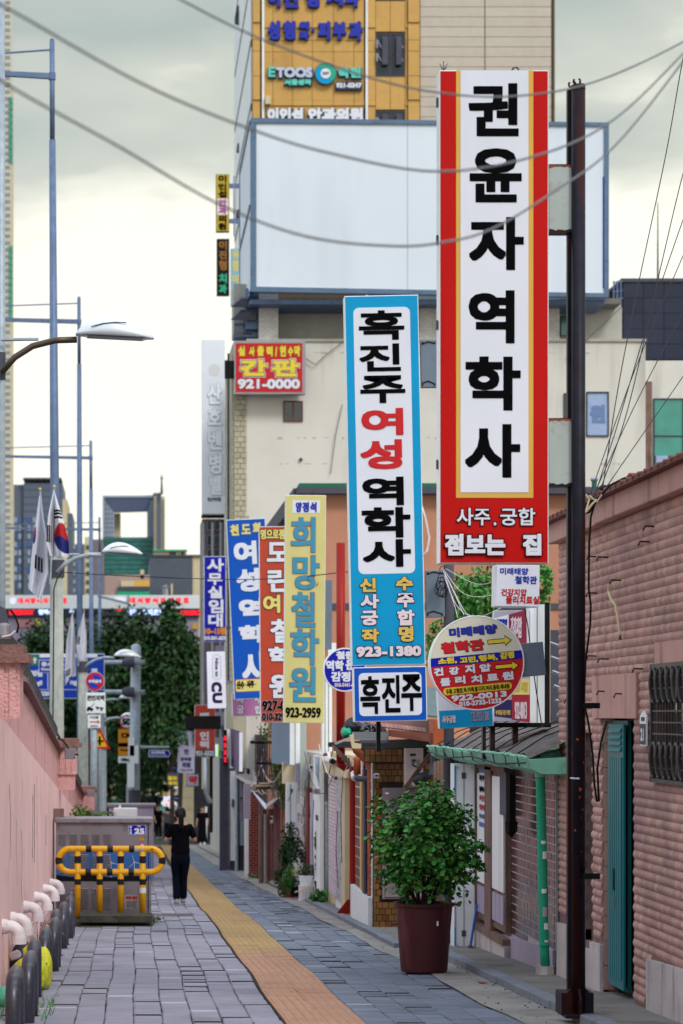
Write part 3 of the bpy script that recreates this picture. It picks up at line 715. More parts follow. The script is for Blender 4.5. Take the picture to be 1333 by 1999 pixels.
mb = MB()
for i in range(150):
    y = R.uniform(19.4, 22); x = R.uniform(-1.06, -.86) if i < 120 else R.uniform(-.74, -.6); hh = R.uniform(.05, .16) * (1 if i < 120 else .7); z = gz(y)-.01; a, b = R.uniform(-.05,.05), R.uniform(-.05,.05)
    mb.add([(x-.005, y, z), (x+.005, y, z), (x+a, y+b, z+hh)], [(0,1,2)])
mb.build('blades', m_leaf, t, kind='stuff')
t = T('grass_tuft', 'small dark weed at the corner of the mossy concrete base', 'weed', P(308, 1798, 36))
leaves(60, px(307,36.4), 36.3, gz(36.4)+.04, .09, .1, .05, .02, .1, 4).build('foliage', m_leafd, t, kind='stuff')

# bags by the wall
def bag(name, label, mat, c, rx, ry, rz, sd, cat='bag', handle=True, print_=None):
    t = T(name, label, cat, c); rr = random.Random(sd); mb = MB(); n, k = 20, 14; vs = []
    for i in range(k+1):
        a = math.pi*i/k
        for j in range(n):
            q = 2*math.pi*j/n; w_ = 1 + .10*math.sin(3*q+sd+2*a) + .07*math.sin(7*q+sd*2) + rr.uniform(-.03,.03)
            rd = math.sin(a)**.6 * w_ * (1 if a > 1.2 else .55+.45*a/1.2)
            vs.append((c[0]+rx*rd*math.cos(q), c[1]+ry*rd*math.sin(q), c[2]+rz*(1+math.cos(a))))
    fs = [(i*n+j, (i+1)*n+j, (i+1)*n+(j+1) % n, i*n+(j+1) % n) for i in range(k) for j in range(n)]
    mb.add(vs, fs); mb.build('bag_body', mat, t, smooth=True)
    if handle:
        for s in (-1, 1):
            top = c[2]+2*rz
            MB().tube([(c[0]+s*rx*.3, c[1]+s*.05, top-.05), (c[0]+s*rx*.38, c[1]+s*.07, top+.06), (c[0]+s*rx*.05, c[1]+s*.06, top+.11), (c[0]-s*rx*.3, c[1]+s*.03, top+.05), (c[0]-s*rx*.3, c[1], top-.04)], .012, 6).build('handle', mat, t)
    return t
b1 = bag('shopping_bag', 'crumpled yellow plastic bag between the wall and the bollards', m_ybag, (px(60,22.6), 22.6, gz(22.6)+.02), .15, .17, .15, 3)
b2 = bag('rubbish_bag', 'printed yellow rubbish bag showing behind the third bollard', m_ybag, (px(84,22.9), 22.95, gz(22.9)), .085, .16, .19, 8, handle=False)
mb = MB(); f_ = front(22.76)
put_text(mb, '종량제', f_, px(86,22.8), pz(1881,22.8), .06, .025, .003, 0); 
for i in range(7): mb.ob(f_, px(83+i*1.3,22.8), px(83.5+i*1.3,22.8), pz(1925,22.8), pz(1895,22.8), 0, .003)
mb.build('lettering', m_greenp, b2)
bag('rubbish_bag', 'dark plastic rubbish bag behind the yellow bag against the wall', m_tarp, (px(45,23.4), 23.4, gz(23.4)+.05), .12, .15, .18, 5, handle=False)
bag('plastic_bag', 'small pale green plastic bag on the grass by the nearest bollards', m_gbag, (px(12,20.9), 20.9, gz(20.9)), .09, .13, .085, 9, handle=False)
t = T('plastic_bottle', 'white plastic bottle with orange cap lying on the yellow bag', 'bottle', P(28,1862,22.2))
MB().tube([P(20,1868,22.2), P(36,1862,22.2), P(40,1860,22.2)], [.035,.038,.02], 12).build('bottle_body', m_pvc, t, smooth=True)
MB().tube([P(16,1869,22.2), P(20,1868,22.2)], .02, 10).build('cap', m_orange, t)

# ------------------------------------------------------------------ poles behind the wall
g_ = 'street lamps with curved arms behind the pink wall'
def lamp(Yp, xpole, wpx, ytop, lx0, lx1, ly, label, arm_y, col=m_concpole):
    """pole at xpole (photo px), head from lx0 to lx1"""
    s = Yp/F; t = T('street_lamp', label, 'street lamp', (px(xpole,Yp), Yp, gz(Yp)), g_); r = wpx/2*s
    MB().tube([(px(xpole,Yp), Yp, gz(Yp)-.2), (px(xpole,Yp), Yp, pz(ytop,Yp))], [r*1.25, r*.95], 18).build('pole', col, t, smooth=True)
    L0 = lx1 - lx0; a = [(xpole, arm_y), (xpole+(lx0-xpole)*.18, arm_y-(arm_y-ly)*.45), (xpole+(lx0-xpole)*.42, arm_y-(arm_y-ly)*.78), (xpole+(lx0-xpole)*.72, arm_y-(arm_y-ly)*.95), (lx0+2, ly+2)]
    MB().tube([P(x, y, Yp-.12) for x, y in a], .035 if Yp < 40 else .04, 8).build('arm', m_galv if Yp > 35 else M('bronze_arm', '#54483f', .4, .5), t, smooth=True)
    MB().tube([P(xpole, ly+2, Yp-.12), P(xpole+(lx0-xpole)*.5, ly+1, Yp-.12)], .018, 6).build('stay', m_galv, t)
    MB().lathe((px(xpole,Yp), Yp, pz(arm_y+8*50/Yp,Yp)), [(r*1.18,0),(r*1.18,.12),(r*1.18,.3)], 16).build('clamp', m_slate, t)
    mb = MB(); n = 14; secs = []
    for i in range(n+1):
        u = i/n; w_ = math.sin(math.pi*min(1, (u*.86+.08)))**.62 * .155; top = (math.sin(math.pi*(u**.85*.96+.02))**.85)*.27*L0*s*1.0
        secs.append((u, w_, top))
    vs = []; k = 10
    for u, w_, top in secs:
        x = lx0 + L0*u; zc = pz(ly, Yp) - (0.05)*(u)*L0*s
        for j in range(k+1):
            q = math.pi*j/k; vs.append((px(x,Yp), Yp-.12-w_*math.cos(q), zc + .02 + top*math.sin(q)))
    m_ = k+1; fs = [(i*m_+j, (i+1)*m_+j, (i+1)*m_+j+1, i*m_+j+1) for i in range(n) for j in range(k)]
    fs += [(i*m_+k, (i+1)*m_+k, (i+1)*m_, i*m_) for i in range(n)] + [tuple(range(m_)), tuple(range(n*m_, n*m_+m_))[::-1]]
    mb.add(vs, fs); hd = mb.build('lamp_head', m_lamp, t, smooth=True)
    mb = MB(); 
    mb.hexa([(px(lx0+L0*u,Yp), Yp-.12+q*.1, pz(ly,Yp)-.05*u*L0*s+.004) for u, q in ((.15,-1),(.85,-1),(.85,1),(.15,1))], [(px(lx0+L0*u,Yp), Yp-.12+q*.12, pz(ly,Yp)-.05*u*L0*s+.024) for u, q in ((.12,-1),(.9,-1),(.9,1),(.12,1))])
    mb.build('lens', m_lens, hd)
    mb = MB(); mb.tube([(px(lx0+L0*u,Yp), Yp-.12-.13, pz(ly,Yp)+.02 + L0*s*q) for u, q in ((.2,.085),(.35,.125),(.5,.14),(.65,.135))], .006, 5); mb.build('seam', m_slate, hd)
    return t
lamp(27.6, 2, 15, -150, 148, 300, 661, 'nearest street lamp with dark curved arm, pole at the left edge', 728, m_galv)
lamp(45, 110.5, 26, 1080, 199, 278, 1081, 'street lamp on the concrete pole with two flags, second from the front', 1118)
lamp(73, 162, 19, 1283, 222, 275, 1282, 'street lamp above the round blue no parking sign', 1306)
lamp(95, 184, 14, 1290, 232, 272, 1364, 'small street lamp head just above the round 50 sign', 1380)
lamp(104, 200, 13, 1370, 236, 269, 1400, 'farthest street lamp head overlapping the wide white signal mast', 1412)
# black cable down the flag pole
t = T('pole_cable', 'black cable strapped down the concrete pole below the two flags', 'cable', P(108, 1450, 44.7))
MB().tube([P(122,1116,44.6), P(112,1128,44.6), P(105,1150,44.7), P(104,1300,44.7), P(103,1430,44.7)], .012, 6).build('cable', m_wire, t)
# tall masts with brackets
g_ = 'tall blue grey catenary masts along the road'
def mast(Yp, x, ytop, w0, w1, arm_y, arm_l, tie_y, label, arm_t=7, xr=None):
    s = Yp/F; xb_ = xr or x+10; t = T('tall_mast', label, 'mast', (px(xb_,Yp), Yp, gz(Yp)), g_)
    zt, z0 = pz(ytop,Yp), gz(Yp)-.2
    st_ = [(px(xb_,Yp), Yp, z0), (px(x+(xb_-x)*.45,Yp), Yp, z0+(zt-z0)*.5), (px(x+.5,Yp), Yp, z0+(zt-z0)*.885)]
    MB().tube(st_, [w1/2*s, (w0*.45+w1*.55)/2*s, w0/2*s*1.25], 16).build('lower_pole', m_galvB, t, smooth=True)
    MB().tube([(px(x+.5,Yp), Yp, z0+(zt-z0)*.885), (px(x,Yp), Yp, zt)], w0/2*s, 14).build('upper_pole', m_galvB, t, smooth=True)
    MB().tube([(px(x,Yp), Yp, zt), (px(x,Yp), Yp, zt+.04)], w0/2*s*.8, 12).build('pole_cap', m_galvB, t)
    k = arm_t/2*s
    mb = MB(); a = P(x, arm_y, Yp); b = P(arm_l, arm_y-12*30/Yp*1.2, Yp)
    mb.hexa([(b.x,Yp-k,b.z-k*.9),(a.x,Yp-k,a.z-k*1.2),(a.x,Yp+k,a.z-k*1.2),(b.x,Yp+k,b.z-k*.9)], [(b.x,Yp-k,b.z+k*.9),(a.x,Yp-k,a.z+k*1.2),(a.x,Yp+k,a.z+k*1.2),(b.x,Yp+k,b.z+k*.9)]); mb.build('bracket_arm', m_galvB, t)
    MB().tube([(px(x,Yp),Yp,pz(arm_y+7*50/Yp,Yp)), (px(x,Yp),Yp,pz(arm_y-7*50/Yp,Yp))], w0/2*s*1.4, 14).build('bracket_collar', m_galvB, t)
    MB().tube([P(x, tie_y, Yp), P(arm_l, tie_y+9*50/Yp*1.3, Yp)], .02, 6).build('tie_rod', m_galvB, t)
mast(50.5, 101.5, 80, 10, 24, 149, -60, 97, 'tallest mast in the picture, rising behind the lamp pole with two flags', 9, 112)
mast(76.5, 154, 582, 7, 15, 628, -60, 592, 'second tall mast, behind the head of the nearest street lamp', 7, 157)
mast(99, 177, 862, 6, 11, 894, -60, 870, 'third tall mast from the left with its bracket above the far rooftops', 5, 180)
mast(125, 194, 1011, 4.5, 9, 1034, 0, 1020, 'fourth and farthest tall mast in front of the teal glass building', 4, 196)
t = T('signal_mast', 'slim grey signal post sticking up between the lit shop signs and the trees', 'mast', P(250, 1600, 130))
MB().tube([P(249,1640,130), P(250,1160,130)], [.09,.05], 10).build('pole', m_galv, t)
MB().tube([P(250,1178,130), P(190,1163,130)], .06, 6).build('arm', m_galv, t)
t = T('signal_mast', 'wide white steel mast with two horizontal arms and peeling posters', 'mast', P(262, 1620, 93))
MB().tube([(px(262,93),93,gz(93)), (px(262,93),93,pz(1540,93)), (px(265.5,93),93,pz(1262,93))], [.2,.2,.18], 20).build('pole', m_galv, t, smooth=True)
MB().ball((px(265.5,93),93,pz(1262,93)), .18, 8, sz=.5).build('pole_cap', m_galv, t)
MB().tube([(px(262,93),93,gz(93)), (px(262,93),93,pz(1542,93))], .215, 20).build('dark_sleeve', m_slate, t)
for yy in (1293, 1351):
    a = MB().tube([P(196,yy,92.7), P(283,yy,92.7)], .085, 12).build('arm', m_galv, t, smooth=True)
    MB().tube([P(238,yy,92.7), P(248,yy,92.7), P(262,yy,92.7)], [.1,.19,.19], 14).build('flange', m_slate, a)
for (x0,x1,y0,y1) in ((250,262,1440,1475),(248,262,1490,1536),(253,270,1455,1490)):
    MB().ob(front(92.5), px(x0,93), px(x1,93), pz(y1,93), pz(y0,93), -.28, .0).build('poster', m_whitebox, t)
t = T('street_name_sign', 'small blue arrow shaped street name sign on an arm beside the white mast', 'street sign', P(311,1471,93))
fs_ = front(93); MB().tube([P(268,1458,93), P(280,1458.5,93), P(331,1458.5,93)], [.1,.05,.03], 8).build('arm', m_galv, t)
MB().prism(fs_, [(px(x,93),pz(y,93)) for x,y in ((290,1464),(329,1464),(333,1471),(329,1478),(290,1478))], -.04, 0).build('plate', m_white, t)
MB().prism(fs_, [(px(x,93),pz(y,93)) for x,y in ((291.5,1465.3),(328.3,1465.3),(331.5,1471),(328.3,1476.7),(291.5,1476.7))], .001, .01).build('face', m_navy, t)
mb = MB(); put_text(mb, '동소문로25길', fs_, px(308,93), pz(1469,93), .5, .1, .006, .015); put_text(mb, 'Dongsomun-ro 25-gil', fs_, px(309,93), pz(1474.3,93), .6, .05, .002, .015, dirs=4); mb.build('lettering', m_white, t)

# ------------------------------------------------------------------ national flags
def flag(Yp, top, left, right, label, pole_tip, pole_base, bars=True, disc=(.46,.2), seed=1, g_='white flags hanging from the lamp poles', ball=True, bar_set=()):
    """cloth hanging between a left and a right edge given as (y -> x) lists in photo pixels"""
    t = T('national_flag', label, 'flag', P(*pole_base, Yp), g_); rr = random.Random(seed)
    MB().tube([P(*pole_base, Yp), P(*pole_tip, Yp)], .014, 8).build('flag_pole', m_galv, t)
    if ball: MB().ball(P(pole_tip[0], pole_tip[1]-2, Yp), .028, 10).build('finial', m_gold, t, smooth=True)
    def ev(ls, y):
        for (ya, xa), (yb, xb2) in zip(ls, ls[1:]):
            if ya <= y <= yb: return xa + (xb2-xa)*(y-ya)/(yb-ya)
        return ls[-1][1]
    nu, nv = 46, 90; vs = []; fs = []; ms = []
    yt = top
    for j in range(nv+1):
        for i in range(nu+1):
            u, v = i/nu, j/nv; yl, yr = left[-1][0], right[-1][0]; yb_ = yl + (yr-yl)*u; y = yt + (yb_-yt)*v
            xl, xr_ = ev(left, min(y, yl)), ev(right, min(y, yr)); x = xl + (xr_-xl)*u
            dep = .10*math.sin(u*9 + seed + v*1.5)*min(1, v*3) + .04*math.sin(u*19+seed*2+v*3)*v
            vs.append((px(x,Yp), Yp - .05 + dep, pz(y,Yp)))
    for j in range(nv):
        for i in range(nu):
            u, v = (i+.5)/nu, (j+.5)/nv; fs.append((j*(nu+1)+i, j*(nu+1)+i+1, (j+1)*(nu+1)+i+1, (j+1)*(nu+1)+i)); m_ = 0
            for (cu, cv, ru, rv) in disc_list(disc):
                if ((u-cu)/ru)**2 + ((v-cv)/rv)**2 < 1: m_ = 1 if (v-cv) < .035*math.sin((u-cu)/ru*3) else 2
            for (bu, bv, bw, bh, hor) in bar_set:
                if abs(u-bu) < bw and abs(v-bv) < bh:
                    q = ((v-bv)/bh if hor else (u-bu)/bw)*.5+.5
                    if (q*3) % 1 < .66: m_ = 3
            ms.append(m_)
    me = bpy.data.meshes.new('cloth'); me.from_pydata(vs, [], fs)
    for m in (m_flag, m_flagr, m_flagb, m_ink): me.materials.append(m)
    me.polygons.foreach_set('material_index', ms); me.polygons.foreach_set('use_smooth', [True]*len(fs)); me.update()
    o = bpy.data.objects.new('cloth', me); COL.objects.link(o); o.parent = t; inv = wm(t).inverted(); me.transform(inv)
    return t
def disc_list(d): return d if d and isinstance(d[0], tuple) else ([] if not d else [])
flag(44.6, 968, [(968,76.5),(1020,69),(1090,61),(1150,56)], [(968,78),(1050,92),(1120,94),(1176,79)], 'left one of the two large white flags on the nearer flag pole, hanging open', (78,957), (96,1140), disc=((.05,.42,.14,.09),), seed=2, bar_set=((.5,.68,.26,.07,False),))
flag(44.2, 958, [(958,104),(1010,94),(1060,91),(1086,98)], [(958,106),(1020,125),(1060,134),(1088,135)], 'right one of the two large flags, showing the red and blue disc', (105.5,952), (98,1140), disc=((.84,.72,.5,.23),), seed=4, bar_set=((.7,.36,.28,.075,True),(.14,.66,.14,.13,False)))
MB().tube([P(105.5,955,44.2), P(104,1090,44.2)], .008, 5).build('halyard', m_slate, bpy.data.objects['national_flag.001'])
flag(72.6, 1200, [(1200,140),(1250,130),(1300,127),(1340,126)], [(1200,141),(1260,147),(1320,148),(1322,138)], 'narrow white flag behind, the left of the small lower pair', (141,1192), (152,1300), disc=None, seed=5, bar_set=((.3,.85,.25,.05,True),))
flag(72.2, 1196, [(1196,163),(1230,153),(1262,149),(1286,152)], [(1196,164),(1240,169),(1270,169),(1288,168)], 'narrow white flag behind, the right of the small lower pair', (164.5,1190), (153,1300), disc=None, seed=6, bar_set=((.2,.6,.14,.09,False),))

# ------------------------------------------------------------------ road signs
g0 = 'road signs beyond the pink wall'
t = T('direction_sign', 'large blue direction sign with green corner, half hidden by poles', 'road sign', P(130,1320,88)); f_ = front(88)
q = lambda x: px(x,88); qz = lambda y: pz(y,88)
MB().ob(f_, q(54), q(204), qz(1364), qz(1276), -.06, 0).build('plate', m_white, t)
MB().ob(f_, q(55.3), q(202.7), qz(1345.5), qz(1277.3), .001, .01).build('face', m_roadblue, t)
MB().ob(f_, q(55.3), q(202.7), qz(1362.5), qz(1347), .001, .01).build('face', m_roadblue, t)
MB().ob(f_, q(54.5), q(76), qz(1299.5), qz(1277.5), .011, .018).build('route_panel', m_roadgreen, t)
MB().ob(f_, q(77), q(190), qz(1283.5), qz(1277), .011, .018).build('upper_panel', m_whitebox, t)
p_ = MB().ob(f_, q(75.5), q(131), qz(1313.5), qz(1288), .012, .02).build('name_panel', m_white, t)
MB().ob(f_, q(76.7), q(129.8), qz(1312.3), qz(1289.3), .021, .03).build('name_face', m_navy, p_)
mb = MB(); put_text(mb, '동소문로', f_, q(103), qz(1296.5), .80, .16, .012, .033); put_text(mb, 'Dongsomun', f_, q(103), qz(1307), .80, .12, .008, .033)
put_text(mb, '20길', f_, q(71), qz(1314), .42, .24, .014, .013); put_text(mb, '-gil', f_, q(75), qz(1334), .26, .2, .01, .013); put_text(mb, '220', f_, q(88), qz(1354), .3, .16, .012, .013)
put_text(mb, 'ng', f_, q(144), qz(1334), .26, .18, .012, .013); put_text(mb, '길', f_, q(139), qz(1309), .2, .2, .012, .013)
mb.ob(f_, q(92.5), q(94), qz(1345), qz(1314.5), .011, .016); mb.prism(f_, [(q(x),qz(y)) for x,y in ((66,1295),(69.5,1295),(69.5,1289),(73,1289),(67.8,1282.5),(62.5,1289),(66,1289))], .019, .024)
mb.build('lettering', m_white, t)
for xx in (60, 200): MB().tube([(q(xx),88.15,gz(88)), (q(xx),88.15,qz(1280))], .07, 10).build('post', m_galv, t)

Ys = 71.8; f_ = front(Ys); q = lambda x: px(x,Ys); qz = lambda y: pz(y,Ys)
t = T('sign_post', 'grey steel post carrying the towing and no parking signs', 'post', (q(184),Ys+.12,gz(Ys)))
MB().tube([(q(184),Ys+.12,gz(Ys)), (q(184),Ys+.12,qz(1305))], .09, 14).build('pole', m_galv, t, smooth=True)
t = T('no_parking_sign', 'round blue no parking sign with red ring and slash', 'road sign', (q(185),Ys,qz(1330)))
MB().prism(f_, circ(q(185),qz(1330),18.5*Ys/F,40), -.03, 0).build('plate', m_white, t)
MB().prism(f_, circ(q(185),qz(1330),17.8*Ys/F,40), .001, .008).build('ring', m_inkred, t)
MB().prism(f_, circ(q(185),qz(1330),13.6*Ys/F,40), .009, .014).build('disc', m_roadblue, t)
a_ = .7071*13.8*Ys/F; c0 = Vector((q(185),0,qz(1330))); k = .03
MB().prism(f_, [(c0.x-a_-k, c0.z+a_-k), (c0.x-a_+k, c0.z+a_+k), (c0.x+a_+k, c0.z-a_+k), (c0.x+a_-k, c0.z-a_-k)], .015, .02).build('slash', m_inkred, t)
mb = MB(); put_text(mb, '주차금지', f_, q(185), qz(1330), 25*Ys/F, 6.5*Ys/F, .008, .021); mb.build('lettering', m_white, t)
t = T('towing_sign', 'white towing zone sign with tow truck picture', 'road sign', (q(186),Ys,qz(1372)))
MB().ob(f_, q(168), q(205.5), qz(1392), qz(1352), -.03, 0).build('plate', m_whitebox, t)
mb = MB(); put_text(mb, '견인지역', f_, q(186.5), qz(1362.5), 34*Ys/F, 11*Ys/F, .007, .004)
mb.prism(f_, [(q(x),qz(y)) for x,y in ((168.5,1386.5),(182,1386.5),(182,1383),(177.5,1382),(175,1379.5),(171.5,1379.5),(170,1383))], .004, .008)
mb.prism(f_, [(q(x),qz(y)) for x,y in ((176,1381),(184,1372.5),(184.6,1373.2),(177.5,1381.6))], .004, .008)
mb.prism(f_, [(q(x),qz(y)) for x,y in ((185.5,1380.5),(200,1384.5),(201.5,1383),(200.5,1380.5),(194,1381),(188,1378.8))], .004, .008)
for wx, wy in ((171.5,1387),(178.5,1387),(190,1383.5),(198,1386)): mb.prism(f_, circ(q(wx),qz(wy),1.9*Ys/F,12), .004, .008)
mb.build('printed_tow_truck', m_ink, t)
t = T('arrow_sign', 'small white sign with red arrow to the right', 'road sign', (q(183.5),Ys,qz(1408)))
MB().ob(f_, q(170), q(197.5), qz(1422), qz(1394.5), -.03, 0).build('plate', m_slate, t)
MB().ob(f_, q(171), q(196.5), qz(1421), qz(1395.5), .001, .006).build('face', m_whitebox, t)
mb = MB(); put_text(mb, '구간끝', f_, q(183.5), qz(1400.5), .26, .075, .004, .008); put_text(mb, '200m', f_, q(183.5), qz(1417.5), .22, .06, .002, .008); mb.build('lettering', m_slate, t)
MB().prism(f_, [(q(x),qz(y)) for x,y in ((174.5,1408.2),(190,1408.2),(190,1405.5),(195.5,1409.3),(190,1413),(190,1410.3),(174.5,1410.3))], .008, .012).build('arrow', m_inkred, t)
f_ = front(76); q = lambda x: px(x,76); qz = lambda y: pz(y,76)
t = T('warning_sign', 'yellow triangle warning sign with red border and black cross', 'road sign', (q(194),76,qz(1445)))
MB().prism(f_, [(q(173),qz(1462)),(q(215),qz(1462)),(q(194.5),qz(1420))], -.03, 0).build('plate', m_inkred, t)
MB().prism(f_, [(q(179.5),qz(1458)),(q(209),qz(1458)),(q(194.5),qz(1429))], .001, .008).build('face', M('warning_yellow', '#e8b812', .4, var=.03), t)
mb = MB(); mb.ob(f_, q(192.5), q(196.5), qz(1455), qz(1437), .009, .014); mb.ob(f_, q(187), q(202), qz(1448.5), qz(1445), .0145, .018); mb.build('cross_symbol', m_ink, t)
MB().tube([(q(203),76.1,gz(76)), (q(203),76.1,qz(1440))], .075, 12).build('post', m_galv, t)
f_ = front(94); q = lambda x: px(x,94); qz = lambda y: pz(y,94)
t = T('speed_limit_sign', 'round white 50 speed limit sign with red ring', 'road sign', (q(247),94,qz(1409)))
MB().prism(f_, circ(q(247),qz(1409),13.5*94/F,36), -.03, 0).build('ring', m_inkred, t); MB().prism(f_, circ(q(247),qz(1409),11*94/F,36), .001, .008).build('disc', m_white, t)
mb = MB(); put_text(mb, '50', f_, q(246.5), qz(1409), .33, .25, .022, .01); mb.build('lettering', m_ink, t)
t = T('camera_sign', 'orange speed camera warning sign with dark camera picture', 'road sign', (q(241),94,qz(1450)))
MB().ob(f_, q(230.5), q(253), qz(1475), qz(1423.5), -.03, 0).build('plate', m_orange, t)
mb = MB(); mb.ob(f_, q(237), q(249), qz(1440), qz(1431), .001, .006); mb.ob(f_, q(249), q(253), qz(1438), qz(1433), .001, .006)
mb.ob(f_, q(231), q(253), qz(1458), qz(1450), .001, .006); put_text(mb, 'Photo', f_, q(243), qz(1464), .3, .09, .006, .002); mb.build('printed_camera', m_ink, t)
MB().ob(front(93.9), q(240), q(246), qz(1437.5), qz(1433.5), -.09, -.085).build('camera_lens', m_orange, t)
MB().ob(f_, q(230.5), q(253), qz(1489.5), qz(1476), -.03, 0).build('distance_plate', m_whitebox, t)
mb = MB(); put_text(mb, '100m', f_, q(244), qz(1483), .3, .13, .008, .002); mb.build('lettering', m_ink, t)
MB().tube([(q(252),94.15,gz(94)), (q(252),94.15,qz(1400))], .05, 8).build('post', m_galv, t)

# ------------------------------------------------------------------ second cabinet, further back
t = T('utility_cabinet', 'pale grey cabinet farther back, showing above the roof of the cabinet numbered 25', 'cabinet', P(262,1640,60))
MB().ob(front(60), px(212,60), px(300,60), gz(60)-.1, pz(1575,60), -.8, 0).build('cabinet_body', m_lilac, t, bevel=.01)
MB().ob(front(60), px(209,60), px(304,60), pz(1575,60), pz(1570,60), -.85, .04).build('cabinet_roof', m_cab, t)
t = T('equipment_box', 'white box with pointed tip in front of the farther cabinet', 'box', P(245,1600,58))
MB().ob(front(58), px(222,58), px(268,58), gz(58)-.1, pz(1578,58), -.4, 0).build('box_body', m_whitebox, t, bevel=.01)
MB().lathe(P(234,1578,57.8), [(.05,0),(.02,.05),(.004,.12)], 10).build('tip', m_whitebox, t)

# ------------------------------------------------------------------ people
def skin(name, verts, edges, rad, mat, parent, sub=1, root=0, mirror=False):
    me = bpy.data.meshes.new(name); me.from_pydata([tuple(v) for v in verts], edges, [])
    o = bpy.data.objects.new(name, me); COL.objects.link(o)
    s = o.modifiers.new('s', 'SKIN'); s.use_smooth_shade = True
    for i, r_ in enumerate(rad): me.skin_vertices[0].data[i].radius = r_ if isinstance(r_, tuple) else (r_, r_)
    me.skin_vertices[0].data[root].use_root = True
    sb = o.modifiers.new('b', 'SUBSURF'); sb.levels = sb.render_levels = sub
    dg = bpy.context.evaluated_depsgraph_get(); m2 = bpy.data.meshes.new_from_object(o.evaluated_get(dg))
    bpy.data.objects.remove(o); m2.materials.clear(); m2.materials.append(mat); m2.name = name
    m2.polygons.foreach_set('use_smooth', [True]*len(m2.polygons))
    o = bpy.data.objects.new(name, m2); COL.objects.link(o); o.parent = parent; return o
def person(label, loc, H, rz, armsp, legs, hair='tail', skirt=False, shoes=m_shoe, tee=m_tee, pants=m_jean, wid=1.0):
    t = T('person', label, 'person', loc, rot=(0, 0, rz)); k = H/1.65
    V = lambda x, y, z: Vector((x*k*wid, y*k, z*k))
    hipL, hipR = V(.085,0,.86), V(-.085,0,.86)
    # local: facing +Y
    kn = [V(*legs[0]), V(*legs[2])]; an = [V(*legs[1]), V(*legs[3])]
    sh = [V(.165,0,1.335), V(-.165,0,1.335)]
    v = [V(0,0,.90), V(0,.0,1.04), V(0,0,1.24), V(0,-.01,1.36), V(0,.0,1.43), V(0,.01,1.50), V(0,.012,1.575)]
    e_ = [(0,1),(1,2),(2,3),(3,4),(4,5),(5,6)]; r_ = [(.15*k,.1*k),(.125*k,.09*k),(.15*k,.095*k),(.09*k,.07*k),.05*k,.078*k,.068*k]
    for i in (0, 1):
        b = len(v); v += [hipL if i == 0 else hipR, kn[i], an[i], an[i]+V(0,.11,-.045)]; r_ += [.085*k,.055*k,.037*k,.03*k]; e_ += [(0,b),(b,b+1),(b+1,b+2),(b+2,b+3)]
    for i in (0, 1):
        b = len(v); v += [sh[i], V(*armsp[i*2]), V(*armsp[i*2+1])]; r_ += [.05*k,.037*k,.025*k]; e_ += [(3,b),(b,b+1),(b+1,b+2)]
        w_ = v[b+2]; d = (w_-v[b+1]).normalized(); sd = d.cross(Vector((0,0,1))).normalized() if abs(d.z) < .9 else Vector((0,1,0)); nn = d.cross(sd)
        v += [w_+d*.045*k]; r_ += [(.02*k,.012*k)]; e_ += [(b+2,b+3)]
        for q, (off, ln) in enumerate(((-.024,.06),(-.008,.075),(.008,.07),(.024,.055))):
            c_ = len(v); v += [w_+d*.075*k+sd*off*k, w_+d*(.075+ln)*k+sd*off*k*1.2+nn*.02*k]; r_ += [.009*k,.007*k]; e_ += [(b+3,c_),(c_,c_+1)]
        c_ = len(v); v += [w_+d*.05*k+sd*-.04*k, w_+d*.085*k+sd*-.055*k]; r_ += [.01*k,.008*k]; e_ += [(b+3,c_),(c_,c_+1)]
    skin('body', v, e_, r_, m_skin, t, 1)
    # head detail
    mb = MB(); mb.ball(V(0,.012,1.545), .086*k, 12, sz=1.28); hd = mb.build('head', m_skin, t, True, True)
    mb = MB(); mb.hexa([V(-.012,.09,1.52),V(.012,.09,1.52),V(.006,.08,1.56),V(-.006,.08,1.56)], [V(-.012,.115,1.52),V(.012,.115,1.52),V(.004,.098,1.56),V(-.004,.098,1.56)]); mb.build('nose', m_skin, hd, local=True)
    mb = MB(); [mb.ball(V(s*.033,.088,1.562), .011*k, 6) for s in (-1,1)]; mb.build('eyes', m_ink, hd, local=True)
    mb = MB(); mb.ball(V(0,.09,1.487), .018*k, 6, sz=.35); mb.build('mouth', m_pinkD, hd, local=True)
    for s in (-1,1):
        mb = MB(); mb.ball(V(s*.088,0,1.54), .022*k, 6, sz=1.4); mb.build('ear', m_skin, hd, local=True)
    # hair
    mb = MB(); n, m_ = 18, 12; vs = []
    for i in range(m_+1):
        a = math.pi*i/m_
        for j in range(n):
            q = 2*math.pi*j/n; w_ = 1 + .04*math.sin(5*q+a*3) + (.07*R.random() if hair != 'tail' else 0)
            x, y, z = .099*math.sin(a)*math.cos(q)*w_, .099*math.sin(a)*math.sin(q)*w_, .118*math.cos(a)
            if hair != 'tail': x, y, z = x*1.12, y*1.1, z*1.08
            if y > .03 and z < (.055 if hair == 'tail' else .03): y = .03
            if z < -.06 and hair == 'tail': z = -.06; 
            vs.append(V(x, y-.004, 1.565+z))
    mb.add(vs, [(i*n+j, i*n+(j+1) % n, (i+1)*n+(j+1) % n, (i+1)*n+j) for i in range(m_) for j in range(n)]); hr = mb.build('hair', m_hair, t, True, True)
